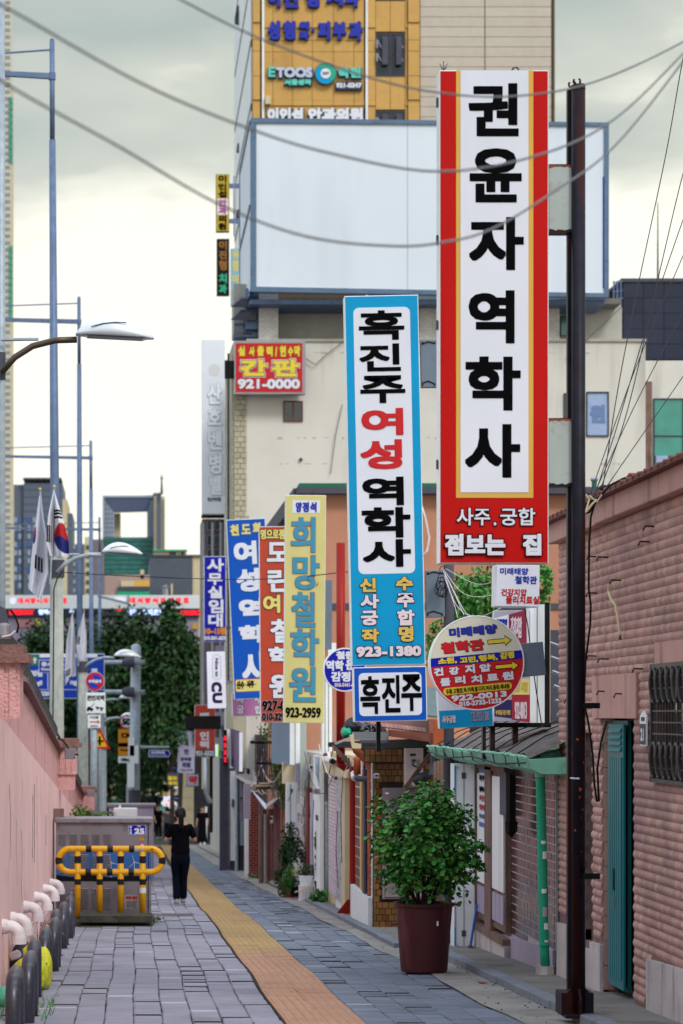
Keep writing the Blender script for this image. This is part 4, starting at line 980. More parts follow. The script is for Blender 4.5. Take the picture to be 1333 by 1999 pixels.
    if hair == 'tail':
        mb = MB(); mb.tube([V(0,-.09,1.60), V(0,-.135,1.60), V(.0,-.15,1.54), V(.005,-.135,1.44), V(.0,-.13,1.36), V(0,-.125,1.29)], [.02*k,.033*k,.042*k,.046*k,.04*k,.012*k], 12)
        for i in range(14): x = R.uniform(-.03,.03); mb.tube([V(x,-.14,1.5), V(x*1.4,-.15,1.38), V(x*1.2,-.135,1.27+R.uniform(-.02,.02))], [.008*k,.008*k,.002*k], 4)
        mb.build('ponytail', m_hair, hr, True, True); MB().tube([V(0,-.105,1.605), V(0,-.115,1.605)], .03*k, 10).build('hair_tie', m_ink, hr, local=True)
    # shirt
    v = [V(0,0,.80), V(0,0,.95), V(0,.0,1.06), V(0,0,1.22), V(0,-.008,1.335), V(0,-.005,1.395)]; e_ = [(i,i+1) for i in range(5)]; r_ = [(.188*k,.135*k),(.180*k,.128*k),(.165*k,.115*k),(.175*k,.118*k),(.125*k,.09*k),(.062*k,.06*k)]
    for i in (0, 1):
        b = len(v); el = V(*armsp[i*2]); v += [sh[i], sh[i].lerp(el, .5), sh[i].lerp(el, .82)]; r_ += [.068*k,.066*k,.068*k]; e_ += [(4,b),(b,b+1),(b+1,b+2)]
    skin('shirt', v, e_, r_, tee, t, 2)
    # trousers
    if skirt:
        mb = MB(); prof = [(.13,1.0),(.16,.86),(.165,.6),(.185,.35),(.20,.12)]
        vs = []; n = 28
        for rr_, z in prof:
            for j in range(n): q = 2*math.pi*j/n; w_ = 1+.06*math.sin(7*q)*(1.1-z); vs.append(V(rr_*w_*math.cos(q), rr_*.8*w_*math.sin(q), z))
        mb.add(vs, [(i*n+j, i*n+(j+1) % n, (i+1)*n+(j+1) % n, (i+1)*n+j) for i in range(len(prof)-1) for j in range(n)]); mb.build('wide_trousers', pants, t, True, True)
    else:
        v = [V(0,0,.98), V(0,-.012,.80)]; e_ = [(0,1)]; r_ = [(.15*k,.11*k),(.14*k,.12*k)]
        for i in (0, 1):
            s_ = 1 if i == 0 else -1; b = len(v); v += [V(s_*.082,-.008,.74), (V(s_*.09,0,.8)).lerp(kn[i],.5), kn[i], kn[i].lerp(an[i],.5), an[i]+V(0,.0,-.03)]; r_ += [(.10*k,.115*k),.09*k,.072*k,.07*k,.074*k]; e_ += [(1,b),(b,b+1),(b+1,b+2),(b+2,b+3),(b+3,b+4)]
        skin('trousers', v, e_, r_, pants, t, 2)
    for i in (0, 1):
        a = an[i]; mb = MB(); vs = []
        for zz, g2 in ((-.085,1),(-.06,1.04),(-.035,.9),(.0,.62)):
            for (x, y) in ((-.035,-.06),(.035,-.06),(.045,.02),(.047,.10),(.03,.17),(-.01,.185),(-.038,.14),(-.042,.05)): vs.append(a + V(x*g2, y*(g2 if y < 0 or zz < -.05 else g2*.75), zz))
        mb.add(vs, [(j*8+i2, j*8+(i2+1) % 8, (j+1)*8+(i2+1) % 8, (j+1)*8+i2) for j in range(3) for i2 in range(8)] + [tuple(range(8))[::-1], tuple(range(24,32))]); mb.build('shoe', shoes, t, True, True)
    return t
Yw = 43.6
wp = person('woman walking away in black t-shirt and dark trousers, dark hair in a ponytail', (px(352,Yw), Yw, gz(Yw)+.012), 1.62, math.radians(3),
       [(.26,.0,1.09),(.17,.20,1.13),(-.255,-.01,1.10),(-.17,.19,1.12)], [(.06,.05,.48),(.055,.10,.095),(-.075,.03,.47),(-.07,-.10,.095)])
Ym = 119.0
person('man in black t-shirt and long black wide trousers walking towards the camera', (px(395,Ym), Ym, gz(Ym)+.02), 1.78, math.radians(180),
       [(.23,.0,1.08),(.26,.03,.86),(-.235,0,1.08),(-.22,.08,.9)], [(.08,.02,.48),(.08,0,.09),(-.08,.03,.48),(-.08,.12,.10)], hair='curly', skirt=True, shoes=m_white, pants=m_tee)
person('dark clothed person standing beyond the walking woman, by the glowing sign', (px(326,126), 126, -4.6), 1.65, math.radians(40), [(.22,.0,1.08),(.2,.1,.9),(-.22,0,1.08),(-.2,.1,.9)], [(.08,.02,.48),(.08,0,.09),(-.08,.03,.48),(-.08,.05,.09)], hair='curly', pants=m_jean, tee=m_slate)
person('dark clothed person far off beside the corner of the grey cabinet', (px(309,128), 128, -4.6), 1.68, math.radians(200), [(.22,.0,1.08),(.2,.1,.9),(-.22,0,1.08),(-.2,.1,.9)], [(.08,.02,.48),(.08,0,.09),(-.08,.03,.48),(-.08,.05,.09)], hair='curly', pants=m_tee, tee=m_tee)

# ================================================================== RIGHT SIDE
# ------------------------------------------------------------------ brick building (wavy brick), wall plane X = 4
BX = 4.0
bb = T('brick_building', 'pinkish brown building faced with wavy bricks, along the right edge of the photo', 'building', (BX, 19, gz(19)))
def sx(x, X_=BX): return X_*F/(x-XV)             # depth of a pixel column on a wall plane
fw = side(BX)
Yd0, Yd1 = sx(1238), sx(1178)                    # door opening
Yn0, Yn1 = sx(1157), sx(1143)                    # narrow opening behind the pole
Yw1 = sx(1281); zw0, zw1 = -.98+.06, pz(1297, 19.5)
Ye = sx(1092)
ztopb = lambda y: pz(1040, 23.3) - .0
Zt = 3.3
core = MB()
zdoor = pz(1402, 21.4)
zwb = pz(1527, 19.4)
zdb = gz(21)+.12
for (a, b, lo, hi) in ((13, 17.6, -1.4, 3.35), (17.6, Yw1, -1.4, zwb), (17.6, Yw1, zw1, 3.35), (Yw1, Yd0, -1.6, 3.35), (Yd0, Yd1, zdoor, 3.35), (Yd1, Yn0, -1.8, 3.35), (Yn0, Yn1, pz(1430,22.2), 3.35), (Yn0, Yn1, -1.8, gz(22)+.45), (Yn1, Ye, -1.8, 3.35)):
    core.box(BX, BX+.22, a, b, lo, hi)
core.build('wall', m_bmort, bb)
MB().box(BX+.22, 9, 13, Ye, -2, 3.35).build('inner_block', m_black, bb)
def keepb(u, v):
    if Yd0-.02 < u < Yd1+.02 and v < zdoor+.02: return False
    if Yn0-.02 < u < Yn1+.02 and gz(22)+.42 < v < pz(1430,22.2): return False
    if 17.6 < u < Yw1+.05 and zwb < v < zw1: return False
    if Yd0-.25 < u < Yd1+.35 and zdoor < v < zdoor+.36: return False
    if Yw1-1.9 < u < Yw1-.1 and zw1 < v < zw1+.16: return False
    pl = gz(u) + (.46 if u < Yd0 else .5) + (.12 if u > 22 else 0)
    if u < Yd0 and u > 19.7: pl = gz(u)+.12
    return v > pl
tiles(bb, 'brick', m_brick, fw, 15.0, Ye-.02, -1.5, 3.19, .11, .0705, .0022, .017, bond=.37, limit=300, prof='round', keep=keepb, near=lambda u, v: abs(u-21.5)+.35*abs(v-.6), jit=.003)
# end face of the wall towards the tiled shop
tiles(bb, 'end_brick', m_brick, front(Ye+.0), BX+.0, BX+.2, gz(24)+.3, 3.19, .1, .0745, .006, .02, limit=0)
# parapet band, coping tiles
MB().box(BX-.10, BX+.2, 14, sx(1160,3.9), 3.20, 3.38).build('parapet', m_parap, bb, bevel=.01)
MB().box(BX-.10, BX+.2, sx(1160,3.9)+.005, Ye+.1, 3.19, 3.37).build('parapet', m_parap, bb, bevel=.01)
y = 14.0
while y < Ye+.1:
    top = 3.38 if y < sx(1160,3.9) else 3.37
    mb = MB(); mb.hexa([(BX-.17,y+.004,top),(BX+.3,y+.004,top),(BX+.3,y+.226,top),(BX-.17,y+.226,top)], [(BX-.17,y+.004,top+.035),(BX+.3,y+.004,top+.09),(BX+.3,y+.226,top+.09),(BX-.17,y+.226,top+.035)])
    mb.tube([(BX-.18,y+.2,top+.03),(BX+.3,y+.2,top+.09)], .018, 6); mb.build('coping_tile', m_copR, bb); y += .23
# lintels
MB().box(BX-.035, BX+.1, Yd0-.25, Yd1+.35, zdoor, zdoor+.36).build('door_lintel', m_parap, bb)
MB().box(BX-.035, BX+.1, Yw1-1.9, Yw1-.1, zw1, zw1+.16).build('window_lintel', m_parap, bb)
# plinth
mb = MB()
for a, b, hh in ((13, 19.7, .46), (Yd1, Yn0, .47), (Yn0, Yn1, .4), (Yn1, Ye, .56)):
    mb.hexa([(BX-.03,a,gz(a)-.3),(BX+.05,a,gz(a)-.3),(BX+.05,b,gz(b)-.3),(BX-.03,b,gz(b)-.3)], [(BX-.03,a,gz(a)+hh),(BX+.05,a,gz(a)+hh),(BX+.05,b,gz(b)+hh),(BX-.03,b,gz(b)+hh)])
mb.build('plinth', m_plinth, bb)
# teal door, ajar, and its dark gap
dr = MB().box(BX+.06, BX+.09, sx(1230,4.08), sx(1190,4.06), zdb, zdoor-.02).build('door_frame', m_door, bb)
ya, yb = sx(1221,4.03), sx(1192,4.03)
lf = MB().box(BX+.012, BX+.03, ya, yb, zdb+.02, zdoor-.05).build('door', m_door, bb)
nb = 6; wd = (yb-ya-.08)/nb
for i in range(nb):
    MB().box(BX+.0, BX+.0115, ya+.04+i*wd+.012, ya+.04+(i+1)*wd-.012, zdb+.1, zdoor-.32).build('door_rib', m_door, lf)
for i in range(4):
    z = zdoor-.27+i*.052; MB().hexa([(BX-.012,ya+.06,z),(BX+.011,ya+.06,z),(BX+.011,yb-.06,z),(BX-.012,yb-.06,z)], [(BX+.009,ya+.06,z+.038),(BX+.011,ya+.06,z+.038),(BX+.011,yb-.06,z+.038),(BX+.009,yb-.06,z+.038)]).build('louvre', m_door, lf)
MB().box(BX-.01, BX-.001, (ya+yb)/2-.02, (ya+yb)/2+.02, .15, .33).build('letter_slot', m_black, lf)
MB().box(BX-.016, BX-.002, (ya+yb)/2-.035, (ya+yb)/2-.01, .02, .1).build('handle', m_alu, lf)
MB().box(BX+.13, BX+.15, Yd0, Yd1, zdb-.2, zdoor).build('interior_shade_sheet', m_black, bb)  # black sheet in place of the unlit interior behind the door
tiles(bb, 'jamb_brick', m_parap, front(Yd1+.001), BX-.0, BX+.1, gz(22)+.1, zdoor, .11, .2, .006, .01, limit=0)
# narrow glazed opening behind the pole
fr_ = MB().box(BX+.06, BX+.1, Yn0, Yn1, gz(22)+.4, pz(1430,22.2)).build('narrow_window', m_slate, bb)
MB().box(BX+.05, BX+.0599, Yn0+.05, Yn1-.05, gz(22)+.9, pz(1440,22.2)).build('pane', m_glass, fr_)
MB().box(BX+.045, BX+.0599, Yn0+.03, Yn0+.05, gz(22)+.42, pz(1430,22.2)).build('frame_bar', m_alu, fr_)
# ornamental iron grille window
gw = MB().box(BX+.08, BX+.12, 17.6, Yw1, zwb, zw1).build('grille_window', m_black, bb)
MB().box(BX+.07, BX+.079, 17.6, Yw1-.05, zwb+.03, zw1-.03).build('pane', m_glass, gw)
mb = MB()
for i in range(20):
    y = 17.65 + i*.1
    if y < Yw1: mb.box(BX-.035, BX-.025, y, y+.012, zwb, zw1)
for i in range(11): z = zwb + .02 + i*(zw1-zwb-.04)/10; mb.box(BX-.04, BX-.036, 17.6, Yw1, z, z+.012)
mb.box(BX-.05, BX-.02, 17.6, Yw1, zw1-.03, zw1); mb.box(BX-.05, BX-.02, 17.6, Yw1, zwb, zwb+.03); mb.box(BX-.05, BX-.02, Yw1-.03, Yw1, zwb, zw1)
mb.build('grille', m_iron, gw)
mb = MB()
for zc in (zw1-.16, zwb+.17):
    for i in range(9):
        y = 17.75 + i*.2
        for s in (-1, 1):
            pts = [(BX-.045, y + s*.09*math.sin(a)*(1-.0*a), zc + .13*math.cos(a)) for a in [k*.45 for k in range(8)]]
            mb.tube(pts, [.012,.012,.016,.02,.016,.014,.012,.01], 5)
mb.build('leaf_ornament', m_iron, gw)
# number plate
t = T('house_number_plate', 'small grey house number plate reading 21 beside the grille window', 'number plate', (BX-.06, sx(1270), pz(1420,19.7)))
Fp = Fr((BX-.05,0,0),(0,-1,0),(0,0,1),(-1,0,0)); u0, u1 = -sx(1264.5), -sx(1277); um = (u0+u1)/2
zz = lambda y: pz(y, 19.6)
MB().prism(Fp, [(u0,zz(1456)),(u1,zz(1456)),(u1,zz(1398)),(um,zz(1387)),(u0,zz(1398))], 0, .012).build('plate', m_whitebox, t)
MB().prism(Fp, [(u0+.012,zz(1453.5)),(u1-.012,zz(1453.5)),(u1-.012,zz(1413)),(u0+.012,zz(1413))], .0125, .016).build('face', m_slate, t)
mb = MB(); put_text(mb, '21', Fp, um, zz(1434), .13, .10, .010, .017); mb.build('lettering', m_white, t)
mb = MB(); put_text(mb, '동소문로', Fp, um, zz(1404), .14, .035, .003, .013); mb.build('lettering', m_slate, t)
# nails, wires and cord on the wall
hk = ['highest of all, near the parapet', 'second highest, just below the topmost one', 'left of two near the cable top', 'right of two near the cable top', 'beside the black cable at banner height', 'holding the frayed cord', 'just right of the pole at lower height', 'above the flat render patch', 'left of the rusty pole', 'high at right, near the grille lintel', 'left of two over the teal door', 'right of two over the teal door']
for i, (x, y) in enumerate(((1268,1028),(1258,1058),(1156,1087),(1176,1088),(1155,1158),(1202,1133),(1156,1281),(1178,1287),(1112,1367),(1246,1306),(1176,1350),(1210,1355))):
    yy = sx(x, 3.95); t = T('wall_spike', 'rusty hook in the brick wall, ' + hk[i], 'hook', (BX, yy, pz(y, yy)), 'rusty nails stuck in the brick wall')
    MB().tube([(BX+.0, yy, pz(y,yy)), (BX-.085, yy, pz(y,yy)+.003), (BX-.10, yy, pz(y,yy)-.03)], .007, 5).build('spike', m_rust, t)
t = T('frayed_cord', 'pale frayed cord hanging from a hook on the brick wall', 'cord', (BX, sx(1187,3.95), pz(1140,21)))
MB().tube([(3.93, 21.0, pz(1141,21)), (3.925, 21.0, pz(1155,21)), (3.92, 20.85, pz(1172,21)), (3.93, 20.72, pz(1184,21)), (3.93, 20.62, pz(1205,20.6)), (3.935, 20.55, pz(1240,20.5))], .011, 6).build('cord', m_cream, t)
for s in (-.03,.03): MB().tube([(3.935, 20.55, pz(1240,20.5)), (3.93, 20.52+s, pz(1248,20.5))], .007, 5).build('clip', m_black, t)
t = T('cable_bundle', 'black cables running down the brick wall from a knot at the coping', 'cable', P(1150, 1040, 21))
for k, pts in enumerate(([(1190,945),(1165,965),(1160,985),(1153,1010),(1150,1060),(1149,1150),(1153,1180),(1152,1220),(1143,1290),(1140,1370),(1150,1420),(1157,1475),(1160,1530),(1165,1565),(1169,1565),(1166,1500),(1173,1450),(1184,1408)], [(1260,922),(1240,926),(1215,935),(1190,948),(1175,965)], [(1250,925),(1228,925),(1220,935),(1240,938)], [(1182,960),(1160,975),(1140,985),(1120,980)], [(1175,963),(1150,1000),(1136,1005),(1140,970)])):
    MB().tube([P(x, y, 21.1 if k in (0,3,4) else 20.0) for x, y in pts], .009, 6).build('cable', m_black if k != 2 else m_orp, t, smooth=True)
MB().ball(P(1178,958,20.9), .05, 8).build('cable_knot', m_black, t)
for k, pts in enumerate(([(1143,965),(1150,975),(1143,1000)], [(1150,968),(1165,980),(1178,962)], [(1140,1003),(1155,985),(1165,975)])): MB().tube([P(x, y, 20.7) for x, y in pts], .008, 5).build('rope_end', m_cream, t)

# ------------------------------------------------------------------ rusty steel sign pole with base
Yp = 19.2; q = lambda x: px(x,Yp); qz = lambda y: pz(y,Yp)
pole = T('sign_pole', 'dark rusty steel pole standing before the brick wall and carrying the tall red sign', 'pole', (q(1128), Yp, gz(Yp)+.1))
MB().tube([(q(1129),Yp,qz(1975)), (q(1129),Yp,qz(176))], .052, 20).build('round_post', m_rust, pole, smooth=True)
MB().box(q(1110.5), q(1121), Yp+.055, Yp+.12, qz(1960), qz(170)).build('flat_channel', m_rust, pole, bevel=.004)
MB().tube([(q(1129),Yp,qz(176)), (q(1128),Yp,qz(166))], .054, 20).build('top_cap', m_rust, pole)
for (x, y) in ((1117,165), (1126,159)):
    MB().tube([(q(x)+.026*math.sin(a), Yp, qz(y)+.026*math.cos(a)) for a in [k*.6 for k in range(1,10)]], .008, 6).build('lifting_ring', m_rust, pole)
bs = MB(); bs.box(q(1099), q(1155), Yp-.12, Yp+.12, qz(1985), qz(1978)); bs.build('base_plate', m_rust, pole, bevel=.004)
for (a, b) in ((1095,1113), (1143,1158)):
    s = -1 if a < 1110 else 1; inn = 1113 if s < 0 else 1143; out = 1097 if s < 0 else 1156
    MB().prism(front(Yp), [(q(inn),qz(1929)),(q(inn)-s*.03,qz(1929)),(q(inn)-s*.03,qz(1978)),(q(out),qz(1978)),(q(out),qz(1950))][::s], -.008, .008).build('gusset', m_rust, pole)
MB().prism(Fr((q(1128),0,0),(0,1,0),(0,0,1),(-1,0,0)), [(Yp-.06,qz(1929)),(Yp-.13,qz(1950)),(Yp-.13,qz(1978)),(Yp-.06,qz(1978))], -.008, .008).build('gusset', m_rust, pole)
MB().box(q(1095), q(1158), Yp-.02, Yp+.25, qz(1982), qz(1938)).build('base_channel', m_rust, pole)
for yy in (1377, 1709):
    MB().box(q(1134), q(1168), Yp-.07, Yp-.03, qz(yy+6), qz(yy-5)).build('wall_bracket', m_black, pole)
rr = random.Random(3)
for (x, y, w_, h_) in ((1125,1443,7,6),(1137,1488,6,6),(1130,1540,9,8),(1129,1556,6,6),(1114,1470,4,9),(1135,1580,4,6),(1133,1595,3,4),(1116,1657,3,6),(1121,1620,5,6),(1133,1662,3,5)):
    x2 = (q(x)-q(1129)); yy = Yp - math.sqrt(max(.0521**2 - x2*x2, 0)) if abs(x2) < .06 else Yp+.05
    n = 9; mb = MB(); ang = math.asin(max(-.95,min(.95,x2/.0521)))
    pts = [((w_/2*rr.uniform(.6,1.1))*math.cos(2*math.pi*i/n)*Yp/F, (h_/2*rr.uniform(.6,1.1))*math.sin(2*math.pi*i/n)*Yp/F) for i in range(n)]
    mb.add([(q(1129)+0.0533*math.sin(ang+a/.06*.9), Yp-0.0533*math.cos(ang+a/.06*.9), qz(y)+b) for a, b in pts], [tuple(range(n))]); mb.build('rust_spot', m_rustO, pole)
MB().tube([(q(1113),Yp-.01,qz(1519)),(q(1128),Yp-.062,qz(1519.5))], .006, 5).build('wire_tie', m_white, pole)

# ------------------------------------------------------------------ tiled shop with green gutter
sh = T('tiled_shop', 'low shop with plum glazed tiles, sliding doors and a mint green gutter', 'building', (4, 26, gz(26)))
ys0, ys1 = 24.02, sx(987)
MB().box(4.02, 8, 24.0, 29.4, -1.4, 1.05).build('wall', m_groutD, sh)
MB().box(3.995, 4.02, ys0, ys1, -1.2, 1.05).build('tile_backing', m_grout, sh)
plz = lambda y: gz(y)+.29
tiles(sh, 'wall_tile', m_tileGl, side(3.995), ys0+.02, ys1-.02, -.86, 1.04, .098, .083, .015, .007, bond=0, limit=300, near=lambda u, v: u*.2-v, jit=.0015, keep=lambda u, v: v > plz(u)+.02)
mb = MB(); mb.hexa([(3.965,ys0,gz(ys0)-.2),(4.02,ys0,gz(ys0)-.2),(4.02,ys1,gz(ys1)-.2),(3.965,ys1,gz(ys1)-.2)], [(3.965,ys0,plz(ys0)),(4.02,ys0,plz(ys0)),(4.02,ys1,plz(ys1)),(3.965,ys1,plz(ys1))]); mb.build('plinth', m_lilac, sh)
def sdoor(x0, x1, name, lower=True):
    ya, yb = sx(x1,3.93), sx(x0,3.93); zb_ = gz(28)+.36; zt_ = 1.02
    d_ = MB().box(3.93, 3.99, ya, yb, zb_, zt_).build(name, m_wood, sh)
    fa = .07
    MB().box(3.915, 3.929, ya+fa, yb-fa, zb_+.42, zt_-.08).build('pane', m_whitebox, d_)
    for k in range(3):
        w_ = (yb-ya-2*fa)/3; MB().box(3.915, 3.929, ya+fa+k*w_+.01, ya+fa+(k+1)*w_-.01, zb_+.08, zb_+.38).build('kick_panel', m_lilac, d_)
    return d_
d1 = sdoor(961, 987, 'sliding_door'); d2 = sdoor(932, 949, 'sliding_door')
MB().box(3.90, 3.99, sx(961,3.92), sx(949,3.92), gz(28)+.3, 1.03).build('door_post', m_wood, sh); MB().box(3.90, 3.99, sx(932,3.92), sx(928,3.92), gz(28)+.3, 1.03).build('door_post', m_wood, sh)
MB().box(3.88, 3.99, sx(988,3.92), sx(925,3.92), gz(28)+.24, gz(28)+.31).build('threshold', m_wood, sh)
MB().box(3.90, 3.99, sx(988,3.92), sx(925,3.92), 1.0, 1.06).build('door_head', m_wood, sh)
MB().box(3.90, 4.0, sx(988,3.92), 29.4, -1.4, gz(28)+.24).build('step_wall', m_plinth, sh)
# poster in the far door
Fd = Fr((3.912,0,0),(0,-1,0),(0,0,1),(-1,0,0)); pa, pb = -sx(935,3.91), -sx(947,3.91)
po = MB().prism(Fd, [(pa,pz(1613,28.6)),(pb,pz(1613,28.6)),(pb,pz(1496,28.6)),(pa,pz(1496,28.6))], 0, .002).build('poster', m_bluep, sh)
MB().prism(Fd, [(pa+.02,pz(1604,28.6)),(pb-.02,pz(1604,28.6)),(pb-.02,pz(1508,28.6)),(pa+.02,pz(1508,28.6))], .0025, .004).build('poster_sheet', m_white, po)
mb = MB()
for s, y, hh in (('흑진주', 1518, .07), ('여성역학사', 1540, .07)): put_text(mb, s, Fd, (pa+pb)/2, pz(y,28.6), abs(pb-pa)*.8, hh, .006, .006)
mb.build('lettering', m_ink, po); mb = MB()
for s, y, hh in (('사주궁합', 1557, .07), ('택일작명', 1575, .07)): put_text(mb, s, Fd, (pa+pb)/2, pz(y,28.6), abs(pb-pa)*.8, hh, .006, .006)
mb.build('lettering', m_inkred, po); mb = MB(); put_text(mb, '923-1380', Fd, (pa+pb)/2, pz(1592,28.6), abs(pb-pa)*.8, .05, .004, .006); mb.build('lettering', m_inkblue, po)
# wall boxes on tiled wall
MB().box(3.9, 3.98, 26.55, 27.0, .55, 1.0).build('cable_duct', m_slate, sh); mb = MB(); mb.tube([(3.86,25.9,1.0),(3.86,25.9,.5)], .045, 6); mb.lathe((3.86,25.9,.36), [(.01,0),(.06,.06),(.065,.16)], 6); mb.build('iron_lamp', m_black, sh)
# gutter and roof
n = 0; y = 23.25
while y < 31:
    e_ = y+.34; z = 1.17; dd = R.uniform(-.012,.012); mb = MB()
    def prof(yv, o): return [(3.62+o,yv,z+.03+dd),(3.66+o,yv,z-.055+dd),(3.74+o,yv,z-.10+dd),(3.98,yv,z-.10+dd),(3.98,yv,z+.05+dd)]
    a_, b_ = prof(y+.004, 0), prof(e_-.004, .0); k = 5
    mb.add(a_+b_, [(0,1,2,3,4),(9,8,7,6,5)]+[(i,(i+1) % k,k+(i+1) % k,k+i) for i in range(k)]); mb.build('gutter_piece', m_gutg, sh)
    MB().tube([(3.61,y,z+.05+dd),(3.61,e_,z+.05)], .014, 6).build('gutter_lip', m_gutg, sh); y = e_
mb = MB(); pts = rng(23.4, 31, .4); vs = []
for i, yy in enumerate(pts):
    for j in range(9):
        u = j/8; vs.append((3.66+u*1.6, yy, 1.21+.34*math.sin(u*1.9)+R.uniform(-.02,.02)+.03*math.sin(yy*4+u*5)))
mb.add(vs, [(i*9+j,(i+1)*9+j,(i+1)*9+j+1,i*9+j+1) for i in range(len(pts)-1) for j in range(8)]); mb.build('roof', m_roofg, sh, smooth=False)
MB().box(3.98, 5.5, 23.4, 31, 1.04, 1.19).build('eave', m_greenp, sh)
mb = MB()
for i in range(9):
    y = 23.8+i*.8; mb.tube([(3.62,y,1.12),(3.61,y+.1,1.23),(3.9,y+.25,1.4),(4.4,y+.5,1.56)], .007, 4)
mb.tube([(3.60,23.3,1.16),(3.60,25,1.12),(3.60,27,1.16),(3.6,29,1.11),(3.6,31,1.16)], .008, 4); mb.build('tie_wire', m_black, sh)
t = T('downpipe', 'bright green downpipe with peeling stickers between the tiled and brick walls', 'drain pipe', (3.86, 23.9, gz(23.9)+.15))
MB().tube([(3.80,23.72,1.12),(3.81,23.75,.95),(3.87,23.9,-.6),(3.885,23.93,gz(23.9)+.13)], .044, 16).build('pipe', m_greenp, t, smooth=True)
MB().tube([(3.98,23.7,1.24),(3.84,23.7,1.2),(3.80,23.72,1.12),(3.8,23.72,1.02)], .05, 12).build('elbow', m_gutg, t, smooth=True)
for z in (.55, -.55): x_ = 3.826+(.55-z)*.035; MB().lathe((x_,23.79+(.55-z)*.07,z), [(.049,0),(.049,.02)], 14).build('strap', m_greenp, t)
for (z0, z1, m_) in ((.40,.43,m_whitebox),(.26,.33,m_whitebox),(-.06,-.02,m_whitebox),(-.28,-.19,m_lilac),(-.4,-.34,m_whitebox),(-.52,-.5,m_whitebox)):
    zc = (z0+z1)/2; x_ = 3.826+(.55-zc)*.0385; yy = 23.79+(.55-zc)*.09; a0 = R.uniform(-.5,.2); mb = MB()
    mb.add([(x_+.0465*math.sin(a0+k*.25), yy-.0465*math.cos(a0+k*.25), z) for z in (z0, z1) for k in range(5)], [(k,k+1,k+6,k+5) for k in range(4)]); mb.build('sticker', m_, t)
MB().lathe((3.89,23.95,gz(23.95)+.02), [(.1,0),(.09,.13)], 8).build('concrete_foot', m_plinth, t)
# broom, lightbox beside the door
t = T('broom', 'broom with blue handle and green red bristles leaning beside the white lightbox', 'broom', P(915,1868,28.4))
MB().tube([P(931,1766,28.7), P(918,1848,28.5)], .015, 8).build('handle', m_bluep, t)
MB().prism(front(28.5), [(px(x,28.5),pz(y,28.5)) for x,y in ((914,1845),(924,1848),(926,1858),(912,1856))], -.02, .02).build('head', m_wood, t)
for (m_, a, b) in ((m_greenp,904,912),(m_inkred,911,918),(m_greenp,917,926)): MB().hexa([P(a,1872,28.35),P(b,1873,28.35),P(b,1873,28.6),P(a,1872,28.6)], [P(913,1856,28.4),P(925,1857,28.4),P(925,1857,28.55),P(913,1856,28.55)]).build('bristles', m_, t)
s = Sign('lightbox', 'tall white hinged lightbox standing on the apron left of the sliding doors', 'light box', 885.5, 927, 1491, 1853, 28.9, .3, m_whitebox, m_whitebox)
s.rect(904.8, 905.8, 1492, 1852, m_slate, 2, name='seam')
for y in (1514, 1822):
    s.rect(901, 909, y-6, y+6, m_slate, 3, name='hinge')
for (y0,y1,m_) in ((1495,1550,m_cyan),(1550,1600,m_lilac),(1760,1810,m_lilac),(1810,1850,m_cyan)): s.rect(886.6, 890, y0, y1, m_, 2, name='printed_strip')
for x in (893, 921): s.rect(x-.8, x+.8, 1497, 1500, m_slate, 2, name='screw'); s.rect(x-.8, x+.8, 1845, 1848, m_slate, 2, name='screw')

# ------------------------------------------------------------------ recess: timber, meter box, pipes
t = T('timber_panel', 'weathered timber boards and strut beside the pale meter box', 'timber frame', P(860,1500,32.5))
for i in range(4): MB().ob(front(32.2), px(846+i*6.2,32.2), px(851.5+i*6.2,32.2), gz(32)+.1, pz(1487-i*2,32.2), 0, .03).build('board', m_wood, t)
mb = MB(); a = P(790,1540,33.6); b = P(848,1462,33.2); k = .035
mb.hexa([(a.x-k,a.y,a.z),(a.x+k,a.y,a.z),(a.x+k,a.y+.05,a.z),(a.x-k,a.y+.05,a.z)],[(b.x-k,b.y,b.z),(b.x+k,b.y,b.z),(b.x+k,b.y+.05,b.z),(b.x-k,b.y+.05,b.z)]); mb.build('strut', m_wood, t)
t = T('meter_box', 'pinkish white wall mounted boiler box with small display above the brown tiled door', 'boiler', P(808,1500,33.8))
f_ = front(33.8); q = lambda x: px(x,33.8); qz = lambda y: pz(y,33.8)
MB().ob(f_, q(790.5), q(826), qz(1537), qz(1461), -.18, 0).build('casing', M('aged_white_plastic','#c4b4b4',.5,var=.06,dirt=.3,dscale=8,dcol='#8f7d7d'), t, bevel=.008)
MB().ob(f_, q(794), q(823), qz(1534), qz(1466), .001, .01).build('cover', M('aged_white_cover','#bfaeae',.5,var=.06), t, bevel=.004)
MB().ob(f_, q(800), q(811), qz(1476), qz(1471), .011, .016).build('display', m_glass, t)
MB().ob(f_, q(803), q(811), qz(1487), qz(1482), .011, .03).build('dial', m_slate, t); MB().ball((q(808),33.76,qz(1493)), .03, 8).build('valve', m_alu, t)
MB().tube([(q(806),33.75,qz(1487)),(q(803),33.72,qz(1492)),(q(812),33.72,qz(1497)),(q(816),33.74,qz(1502))], .008, 6).build('hose', m_black, t)
mb = MB(); [mb.ob(f_, q(813), q(821), qz(1484+i*3), qz(1483+i*3), .011, .013) for i in range(4)]; mb.build('vent_slot', m_slate, t)
t = T('black_bag', 'dark bag and hose lying in the shadow beside the boiler box', 'bag', P(828,1520,33.5))
MB().tube([P(808,1528,33.4),P(820,1520,33.4),P(835,1513,33.4),P(842,1505,33.4)], [.05,.07,.06,.03], 10).build('bag_body', m_tarp, t, smooth=True)
MB().tube([P(842,1512,33.2),P(845,1480,33.2),P(848,1455,33.2)], .035, 10).build('hose', m_slate, t)

